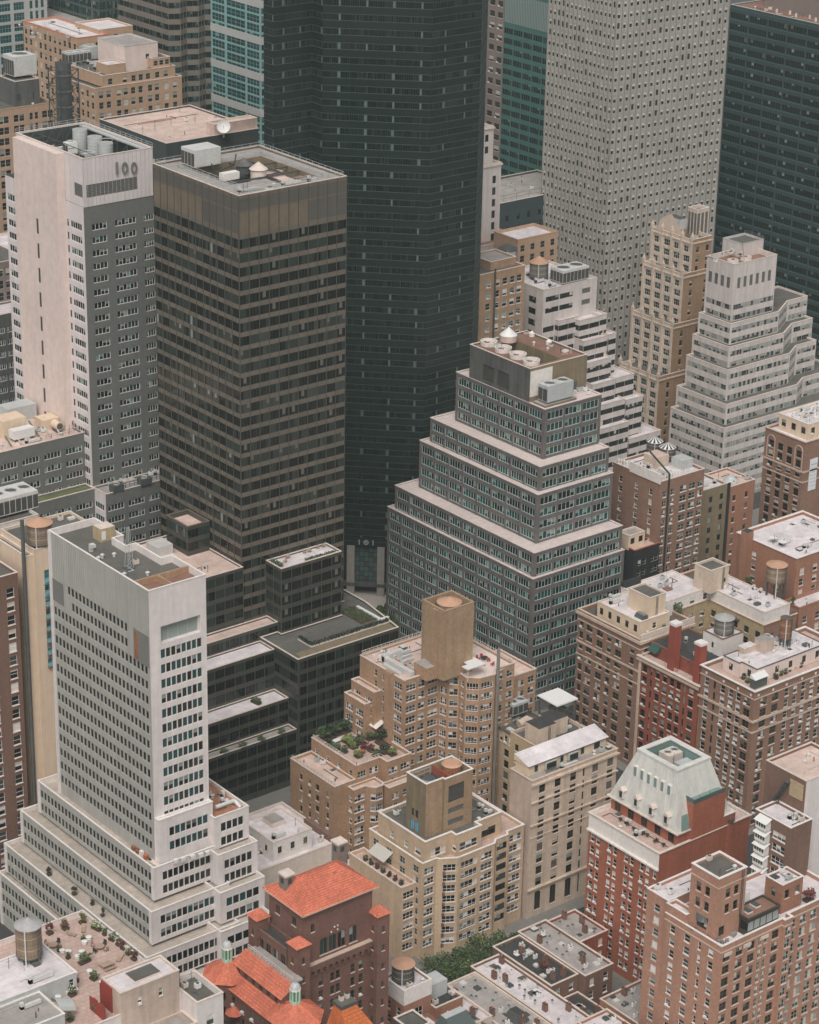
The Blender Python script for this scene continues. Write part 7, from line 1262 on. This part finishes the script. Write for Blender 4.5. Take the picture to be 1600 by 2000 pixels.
# hedges on the bronze podium
def hedge(x0, y0, x1, y1, z, hh, label, mat='leaf_dk'):
    rg = random.Random(label); b = MB(); n = int((abs(x1-x0)+abs(y1-y0))*60)
    for i in range(n):
        c = Vector((rg.uniform(x0, x1), rg.uniform(y0, y1), z+hh*rg.uniform(.1, 1))); u = Vector((rg.gauss(0, 1), rg.gauss(0, 1), rg.gauss(0, 1))).normalized(); v = u.cross(Vector((rg.gauss(0, 1), rg.gauss(0, 1), rg.gauss(0, 1)))).normalized(); s = .22*rg.uniform(.6, 1.3); b.quad(c-u*s, c+v*s*.7, c+u*s, c-v*s*.7, mat)
    t = thing('hedge', label, 'hedge', ((x0+x1)/2, (y0+y1)/2, z), 'hedges on the bronze podium'); b.build('foliage', t); part('planter', t, lambda q: q.box(min(x0, x1)-.1, min(y0, y1)-.1, z, max(x0, x1)+.1, max(y0, y1)+.1, z+min(.35, hh*.25), 'soil' if hh < .6 else 'stone'))
hedge(338.5, 456.4, 364, 457.4, 35.6, 1.2, 'long clipped hedge along the dark podium roof'); hedge(338.5, 457.4, 339.4, 462.2, 35.6, 1.2, 'short end of the clipped podium hedge')
hedge(337.2, 468, 338.4, 472.6, 54, 1.0, 'low hedge at the left end of the white terrace', 'leaf'); hedge(345, 467.4, 354.6, 468.3, 54, .8, 'low hedge along the front of the white terrace', 'leaf')
hedge(357.5, 460, 362.5, 470, 35.6, .5, 'low planted bed on the podium roof behind the hedge', 'leaf'); 
part('gravel_bed', bpy.data.objects['office_tower'], lambda b: (b.quad((333, 452.6, 35.62), (363.2, 452.6, 35.62), (363.8, 456, 35.62), (333, 456, 35.62), 'mech_tan'), b.box(362.8, 458.4, 35.6, 365.6, 459.2, 36.1, 'furn_w'), b.box(362.6, 459.2, 35.6, 363.4, 469, 36.1, 'furn_w')))
def tree(x, y, hh, r, label, mat='leaf', z=0, seed=1, group='street trees'):
    rg = random.Random(seed); t = thing('street_tree', label, 'tree', (x, y, z), group); zt = z+hh*.45
    part('trunk', t, lambda b: (b.cyl(x, y, z, zt, .28, .18, 8, 'bark'), [b.tube((x, y, zt-.5), (x+r*.5*math.cos(k*1.26), y+r*.5*math.sin(k*1.26), z+hh*.72), .1, 'bark') for k in range(5)]))
    b = MB(); cl = []
    for i in range(26):
        a = rg.uniform(0, 6.283); rr = r*math.sqrt(rg.random())*.85; cl.append(Vector((x+rr*math.cos(a), y+rr*math.sin(a), z+hh*(.62+.28*(1-(rr/r)**2)+rg.uniform(-.12, .06)))))
    for i in range(3600):
        c0 = rg.choice(cl); cr = r*.30; d = Vector((rg.gauss(0, 1), rg.gauss(0, 1), rg.gauss(0, .8))).normalized()*cr*rg.uniform(.55, 1.05); c = c0+d; u = Vector((rg.gauss(0, 1), rg.gauss(0, 1), rg.gauss(0, 1))).normalized(); v = u.cross(d+Vector((0, 0, .7))).normalized(); u = v.cross(u).normalized(); s = .24*rg.uniform(.6, 1.3); b.quad(c-u*s, c+v*s*.75, c+u*s, c-v*s*.75, mat if (q_ := rg.random()) < .62 else 'leaf_dk' if q_ < .84 else 'leaf_lt')
    b.build('crown', t); return t
for i, (px, py, hh, r, lb) in enumerate(((868, 1902, 13, 6.2, 'broad street tree at the left of the pair below the pale tan house'), (906, 1880, 12, 5.2, 'street tree between the two broad crowns'), (958, 1858, 13, 6.0, 'broad street tree below the corner of cream and tan houses'), (1012, 1846, 9, 3.4, 'small street tree at the foot of the cream house'), (1118, 1826, 11, 3.6, 'street tree at the left of the red mansard house'), (1140, 1812, 10, 2.6, 'slim street tree against the red brick corner'))):
    p = at(px, py, hh*.7); tree(p.x, p.y, hh, r, lb, 'leaf', 0, i+3)
for i, (px, py) in enumerate(((742, 1196), (760, 1190), (752, 1210), (766, 1213))): p = at(px, py, 6); tree(p.x, p.y, 8, 2.2, ('leftmost', 'rear', 'middle', 'rightmost')[i]+' small plaza tree beside the black tower entrance', 'leaf_lt' if i == 2 else 'leaf', 0, 20+i, 'plaza trees')
sheet('plaza', 372, 519, 436, 545, .3, 'plaza', .2)

# ------------------------------------------------------------------ furniture on terraces
def meshof(fn, name): b = MB(); fn(b); return b.mesh(name)
def revolve(b, prof, m, n=12):
    for (r0, z0), (r1, z1) in zip(prof, prof[1:]): b.cyl(0, 0, z0, z1, r0, r1, n, m, cap=False)
_stb = meshof(lambda b: revolve(b, [(.28, 0), (.42, .28), (.36, .55), (.44, .62)], 'furn_w'), 'body'); _stl = meshof(lambda b: b.cyl(0, 0, .6, .7, .5, .2, 12, 'furn_w'), 'lid')
for px, py in ((174, 1836), (165, 1845), (122, 1862), (134, 1864), (160, 1864), (152, 1873), (146, 1907), (175, 1902), (200, 1924), (130, 1941), (114, 1953)):
    p = at(px, py, 50.1); t = thing('garden_stool', 'white urn shaped stool on the pink roof terrace', 'stool', (p.x, p.y, 50.0), 'white stools on the pink roof terrace'); inst('body', _stb, t, (0, 0, 0), 0, (1.25, 1.25, 1.5)); inst('lid', _stl, t, (0, 0, 0), 0, (1.25, 1.25, 1.5))
def mk_seat(m): return meshof(lambda b: b.box(-.28, -.28, .38, .28, .28, .46, m, bottom=True), 'seat')
def mk_back(m): return meshof(lambda b: b.box(-.28, .22, .46, .28, .29, .95, m, bottom=True), 'backrest')
_leg = meshof(lambda b: b.box(-.03, -.03, 0, .03, .03, .38, 'furn_dk'), 'leg')
CH = {m: (mk_seat(m), mk_back(m)) for m in ('furn_red', 'furn_dk', 'furn_wood', 'furn_w', 'cushion')}
def chair(p, z, rz, m, label, group):
    t = thing('chair', label, 'chair', (p[0], p[1], z), group); t.rotation_euler = (0, 0, rz); t.scale = (1.25, 1.25, 1.25); inst('seat', CH[m][0], t); inst('backrest', CH[m][1], t)
    for sx in (-.24, .24):
        for sy in (-.24, .24): inst('leg', _leg, t, (sx, sy, 0))
def table(p, z, r, m, label, group=None, w=None):
    t = thing('table', label, 'table', (p[0], p[1], z), group)
    part('table_top', t, lambda b: b.cyl(p[0], p[1], z+.72, z+.78, r, r, 14, m) if not w else b.box(p[0]-w/2, p[1]-r, z+.7, p[0]+w/2, p[1]+r, z+.78, m, bottom=True))
    if w:
        for sx in (-1, 1):
            for sy in (-1, 1): part('leg', t, lambda b: b.box(p[0]+sx*w*.42-.05, p[1]+sy*r*.85-.05, z, p[0]+sx*w*.42+.05, p[1]+sy*r*.85+.05, z+.7, m))
    else: part('leg', t, lambda b: b.cyl(p[0], p[1], z, z+.72, .12, .06, 8, m))
for i, (px, py) in enumerate(((933, 1288), (945, 1299), (955, 1291), (962, 1299), (913, 1308), (940, 1285))): chair(at(px, py, 45.4), 45.27, i*1.1, 'furn_red', 'red chair on the pink terrace of the tan apartment house', 'red chairs on the tan terrace')
table(at(946, 1288, 45.4), 45.27, .9, 'furn_dk', 'dark round table among the red chairs'); table(at(920, 1305, 45.4), 45.27, .6, 'furn_w', 'small white table by the lone red chair')
for i, (px, py, lb) in enumerate(((195, 1853, 'round wooden table with chairs on the right of the pink terrace'), (104, 1850, 'round wooden table beside the white penthouse roof'))):
    p = at(px, py, 50.1); table(p, 50, .95, 'furn_wood', lb)
    for k in range(4): chair((p.x+1.5*math.cos(k*1.57+.4), p.y+1.5*math.sin(k*1.57+.4)), 50, k*1.57+.4-1.57, 'furn_wood' if k % 2 else 'furn_dk', 'chair drawn up to the '+('right hand round table', 'round table by the penthouse')[i], ('chairs of the right hand round table', 'chairs of the round table by the penthouse')[i])
p = at(210, 1889, 50.1); table(p, 50, .55, 'furn_wood', 'long wooden table with benches in front of the white bulkhead', None, 2.6)
for s in (-1, 1):
    t = thing('bench', ('nearer', 'farther')[s > 0]+' wooden bench of the long terrace table', 'bench', (p.x, p.y+s*1.2, 50)); part('seat', t, lambda b: b.box(p.x-1.3, p.y+s*1.2-.22, 50.4, p.x+1.3, p.y+s*1.2+.22, 50.48, 'furn_wood', bottom=True)); part('leg', t, lambda b: b.box(p.x-1.1, p.y+s*1.2-.2, 50, p.x-1.0, p.y+s*1.2+.2, 50.4, 'furn_wood')); part('leg', t, lambda b: b.box(p.x+1.0, p.y+s*1.2-.2, 50, p.x+1.1, p.y+s*1.2+.2, 50.4, 'furn_wood'))
def lounger(p, z, rz, label, m='furn_wood', group='loungers on the roofs'):
    t = thing('sun_lounger', label, 'lounger', (p[0], p[1], z), group); t.rotation_euler = (0, 0, rz); me = meshof(lambda b: b.box(-.4, -1.1, .28, .4, .5, .36, m, bottom=True), 'seat'); inst('seat', me, t); inst('backrest', meshof(lambda b: (b.quad((-.4, .5, .34), (.4, .5, .34), (.4, 1.1, .85), (-.4, 1.1, .85), m), b.quad((.4, .5, .28), (-.4, .5, .28), (-.4, 1.1, .79), (.4, 1.1, .79), m)), 'backrest'), t)
    for sx in (-.33, .33):
        for sy in (-.9, .4): inst('leg', _leg, t, (sx, sy, 0), 0, (1, 1, .75))
for px, py, rz, lb in ((139, 1826, .5, 'wooden lounger beside the russet maple'), (163, 1816, -.6, 'wooden lounger at the far corner of the pink terrace'), (234, 1873, -.9, 'wooden lounger near the purple bushes'), (90, 1968, .4, 'wooden lounger nearest the grey stair wall')): lounger(at(px, py, 50.1), 50, rz, lb)
for px, lb in ((1258, 'left of two white loungers behind the stone parapet'), (1265, 'right of two white loungers behind the stone parapet')): lounger(at(px, 1242, 37), 36.7, .3, lb, 'furn_w')
# sofa and seats on the pink brick roof
sf = [(322.6, 287.5), (323.8, 287.5), (323.8, 290.6), (320.2, 290.6), (320.2, 289.6), (322.6, 289.6)]
t = thing('sofa', 'grey L shaped outdoor sofa on the white roof of the pink brick house', 'sofa', (321, 289, 40.1)); sfp = [(at(px, py, 40.5).x, at(px, py, 40.5).y) for px, py in ((1391, 1826), (1403, 1831), (1421, 1822), (1433, 1829), (1440, 1823), (1418, 1810))]
part('seat', t, lambda b: b.prism(sfp, 40.1, 40.75, 'cushion')); part('backrest', t, lambda b: b.box(sfp[0][0], sfp[0][1], 40.7, sfp[0][0]+.3, sfp[0][1]+1.2, 41.2, 'cushion'))
for i, (px, py) in enumerate(((1405, 1839), (1413, 1842), (1420, 1839))): chair(at(px, py, 40.3), 40.1, .5+i, 'cushion', 'grey armchair facing the L shaped sofa', 'grey armchairs by the sofa')
table(at(1362, 1815, 40.3), 40.1, .4, 'furn_dk', 'dark slatted table along the left parapet of the pink brick roof', None, 3.4)
for i, (px, py) in enumerate(((1212, 1603), (1226, 1612), (1238, 1622), (1256, 1630), (1264, 1634), (1280, 1645), (1296, 1653))):
    if i % 2: chair(at(px, py, 36), 35.85, i*.9, 'furn_dk', 'dark chair on the terrace below the mansard', 'dark chairs below the mansard')
    else: table(at(px, py, 36), 35.85, .5, 'furn_dk', 'dark table on the terrace below the mansard', 'dark tables below the mansard')
for i, (px, py) in enumerate(((562, 1090), (595, 1080), (604, 1078), (620, 1071), (632, 1068), (557, 1098))):
    if i % 2 == 0: table(at(px, py, 54.1), 54.0, .7, 'furn_wood', ('left', '', 'middle', '', 'right')[i]+' brown table on the white bronze terrace', 'tables on the bronze terrace')
    else: chair(at(px, py, 54.1), 54.0, i, 'furn_wood', 'brown chair on the white bronze terrace', 'chairs on the bronze terrace')
table(at(662, 1448, 26.8), 26.6, .7, 'furn_w', 'long white table in the setback garden', None, 3.6); table(at(708, 1470, 26.8), 26.6, .8, 'furn_red', 'reddish table among the garden shrubs')
for i, (px, py) in enumerate(((1482, 1325), (1489, 1322))): t = thing('planter_tub', ('blue', 'pale blue')[i]+' tub at the corner of the pink penthouse terrace', 'tub', (*at(px, py, 38.5).xy, 38.3)); p = at(px, py, 38.5); part('tub', t, lambda b: b.cyl(p.x, p.y, 38.3, 39.2, .6, .75, 12, ('blue_door', 'frame_bl')[i], capm='soil')); part('rim', t, lambda b: b.cyl(p.x, p.y, 39.2, 39.3, .82, .82, 12, ('blue_door', 'frame_bl')[i], cap=False))

# ------------------------------------------------------------------ the air between
hz = MB(); hz.box(-700, -700, -1.2, 2300, 2300, 316, 'haze_air', bottom=True)
m = bpy.data.materials.new('haze_air'); m.use_nodes = True; MT['haze_air'] = m; nt = m.node_tree; nt.nodes.remove(nt.nodes['Principled BSDF'])
vp_ = nt.nodes.new('ShaderNodeVolumePrincipled'); vp_.inputs['Color'].default_value = (.78, .93, .89, 1); vp_.inputs['Density'].default_value = HAZE; vp_.inputs['Anisotropy'].default_value = .0
nt.links.new(vp_.outputs[0], nt.nodes['Material Output'].inputs['Volume'])
hz.build('haze', kind='stuff')

# ------------------------------------------------------------------ roof clutter: parts of the houses they serve
def find(s): return next(o for o in bpy.data.objects if o.parent is None and str(o.get('label', '')).startswith(s))
def clutter(th, x0, y0, x1, y1, z, n, seed, pipes=2, big=True):
    rg = random.Random(seed)
    for i in range(n):
        x, y = rg.uniform(x0, x1), rg.uniform(y0, y1); k = rg.random()
        if k < .28: part('vent_pipe', th, lambda b: (b.cyl(x, y, z, z+rg.uniform(.6, 1.3), .13, .13, 6, rg.choice(('metal_lt', 'metal_dk', 'rust'))),))
        elif k < .46: hh = rg.uniform(.5, .9); part('mushroom_vent', th, lambda b: (b.cyl(x, y, z, z+hh, .3, .3, 8, 'duct'), b.cyl(x, y, z+hh, z+hh+.3, .52, .12, 8, 'duct')))
        elif k < .60: w, d = rg.uniform(.9, 1.8), rg.uniform(.9, 1.8); part('roof_hatch', th, lambda b: b.box(x, y, z, x+w, y+d, z+rg.uniform(.3, .7), rg.choice(('stone', 'metal_dk', 'duct', 'stone_w')), rg.choice(('g_lt', 'roof_tar', 'duct', 'metal_dk'))))
        elif k < .78: part('condenser', th, lambda b: (b.box(x, y, z+.2, x+1.1, y+.9, z+1.2, rg.choice(('furn_w', 'metal_lt', 'stone'))), b.cyl(x+.55, y+.45, z+1.2, z+1.28, .36, .36, 10, 'metal_dk'), b.box(x, y+.3, z, x+1.1, y+.5, z+.2, 'metal_dk')))
        elif k < .9 and big: L = rg.uniform(2.5, 6); hh = rg.uniform(.5, .9); part('duct', th, lambda b: (b.box(x, y, z+.2, min(x1, x+L), y+.7, z+.2+hh, 'duct'), b.box(x, y, z, x+.7, y+.7, z+.9+hh, 'duct')))
        else: part('antenna', th, lambda b: (b.tube((x, y, z), (x, y, z+rg.uniform(1.8, 3.4)), .05, 'metal_dk'), b.tube((x-.5, y, z+1.6), (x+.5, y, z+1.6), .035, 'metal_dk')))
    for i in range(pipes):
        y = rg.uniform(y0, y1); xa_, xb_ = sorted((rg.uniform(x0, x1), rg.uniform(x0, x1))); yb = rg.uniform(y0, y1); m = rg.choice(('metal_lt', 'rust', 'metal_dk', 'duct'))
        part('conduit', th, lambda b: (b.tube((xa_, y, z+.15), (xb_, y, z+.15), .09, m), b.tube((xb_, y, z+.15), (xb_, yb, z+.15), .09, m)))
for lab, x0, y0, x1, y1, z, n in (
    ('brown brick apartment house with black flue', 453, 449, 467, 464, 57.0, 26), ('narrow olive', 470.5, 451, 481, 464, 48.6, 8), ('rust coloured', 483.5, 451.5, 493, 460, 46.9, 6),
    ('brown brick tower', 515, 450, 529, 459, 60.1, 16), ('long brown brick', 421, 416, 436, 427, 40.75, 16), ('long brown brick', 441, 395, 448.5, 414, 40.75, 16), ('long brown brick', 410, 420, 418.5, 424.5, 40.75, 5), ('long brown brick', 408.4, 407, 425, 408.3, 36.6, 6),
    ('dark red painted', 412, 386, 418, 404, 36.35, 9), ('brown brick corner', 412.5, 370.5, 435, 379, 42.15, 26), ('orange brick house', 462, 404, 484, 422, 47.6, 20), ('orange brick house', 457.5, 397, 474, 401, 36.2, 8),
    ('tan brick apartment', 334, 412.4, 339.5, 427.5, 45.2, 12), ('tan brick apartment', 342, 418, 360, 428, 45.2, 12), ('tan brick apartment', 313, 412, 317.6, 428, 23.1, 6), ('slim tan', 357, 398, 366, 404.6, 29.2, 9),
    ('cream stone', 349, 376, 362, 388, 36.0, 14), ('cream stone', 336.4, 367.8, 361.8, 369.4, 36.4, 6), ('pale tan', 306.5, 380, 327, 385, 29.7, 10), ('pale tan', 321.5, 370, 327.4, 378, 29.7, 5),
    ('pink brick apartment', 319.5, 298.5, 334, 302.4, 40.1, 8), ('pink brick apartment', 317.6, 304, 329, 308.6, 42.8, 6), ('pink brick apartment', 318, 291, 324, 297, 54.4, 4), ('pink brick apartment', 336.4, 290, 341, 293.6, 46.5, 4),
    ('narrow brown brick house', 353, 300.6, 364, 310, 60.8, 8), ('narrow brown brick house', 346, 297.8, 351, 303, 53.0, 5),
    ('white walled house', 176, 341, 196, 350.6, 54.05, 6), ('white walled house', 163, 331.5, 188, 338.5, 53.0, 6), ('white walled house', 213.4, 323, 217.8, 330.4, 49.4, 5),
    ('low house with weathered', 279, 399, 302, 419.6, 17.5, 16), ('low house with weathered', 286.6, 400.6, 296, 411, 22.3, 4), ('low house with weathered', 297, 385, 308, 396.6, 12.3, 8), ('low house with weathered', 285, 387, 295, 396.6, 12.4, 5),
    ('white and brick house', 263, 324, 278, 333, 13.9, 12), ('white and brick house', 282, 335.6, 288, 338, 13.9, 4), ('white and brick house', 274.6, 337, 280.6, 338, 20.5, 3),
    ('bronze glass', 304, 475, 321, 484, 54.3, 9), ('bronze glass', 330, 474.4, 360.6, 477.6, 152.1, 7), ('bronze glass', 346, 483, 356, 502, 149.0, 9), ('white concrete', 248.6, 397.6, 255, 414, 99.2, 6), ('white concrete', 263, 388.4, 268, 398, 43.3, 12),
    ('grey office slab', 282, 536, 318, 562, 74.3, 34), ('grey office slab', 321, 532.5, 338, 562, 145.5, 26), ('grey office slab', 321.5, 525.4, 344, 530, 59.6, 8), ('grey stepped', 432, 466, 437.6, 489, 92.6, 8), ('grey stepped', 419, 476, 423.6, 489, 92.6, 4), ('grey stepped', 431, 459, 437.6, 463.6, 83.2, 4),
    ('white stepped office', 495, 547, 516, 565, 80.2, 14), ('white ziggurat', 570, 544, 586, 552, 76, 8), ('cream gothic', 592, 578, 598, 594, 72.5, 4), ('tan brick block with dark', 454, 543, 471, 555, 91, 8), ('small tan brick block', 517, 584, 530, 593, 81, 6),
    ('low dark block', 399.6, 618, 430, 647, 126.9, 14), ('low dark block', 392, 608, 396.6, 640, 120.9, 6), ('tan brick block with tall', 421, 692, 434, 712, 130.2, 16), ('tan brick block with white', 430, 735, 452, 764, 133.0, 18), ('tan brick block at left', 390, 688, 403, 702, 124.1, 6),
    ('dark green-grey', 691.5, 600, 697, 655, 130.35, 14), ('low dark green', 555, 642, 598, 666, 76.3, 10), ('white brick block', 242, 477, 270, 494, 81.9, 16), ('tall cream', 258, 449, 271, 460, 87.5, 8), ('shadowed brown', 230, 448, 247, 468, 83.3, 12), ('red brick house with tall', 338.2, 327.4, 342.2, 348, 35.8, 7), ('red brick house with tall', 347.4, 333, 353.6, 341, 49.5, 6)):
    clutter(find(lab), x0, y0, x1, y1, z, n, lab+str(x0), pipes=max(1, n//6))
# stair-step railings and ladders seen against the roofs
def ladder(th, x, y, z0, z1): part('ladder', th, lambda b: (b.tube((x, y, z0), (x, y, z1), .06, 'metal_dk'), b.tube((x+.5, y, z0), (x+.5, y, z1), .06, 'metal_dk'), [b.tube((x, y, z0+k*.5), (x+.5, y, z0+k*.5), .04, 'metal_dk') for k in range(int((z1-z0)/.5))]))
ladder(find('long brown brick'), 416, 410.0, 41, 46.2); ladder(find('long brown brick'), 441.5, 411.1, 41, 47.4); ladder(find('pink brick apartment'), 323.6, 289.9, 44.2, 55); ladder(find('cream stone'), 352, 379.9, 36, 40.8)

# things that nothing but their place tells apart get that place in their label
ORD = ('first', 'second', 'third', 'fourth', 'fifth', 'sixth', 'seventh', 'eighth', 'ninth', 'tenth', 'eleventh', 'twelfth')
bpy.context.view_layer.update(); same = {}
for o in bpy.data.objects:
    if o.parent is None and o.get('label'): same.setdefault(o['label'], []).append(o)
for lb, os_ in same.items():
    if 1 < len(os_) <= 12:
        for i, o in enumerate(sorted(os_, key=lambda o: proj(o.location)[0])): o['label'] = lb+', '+ORD[i]+' from the left'
place_windows()
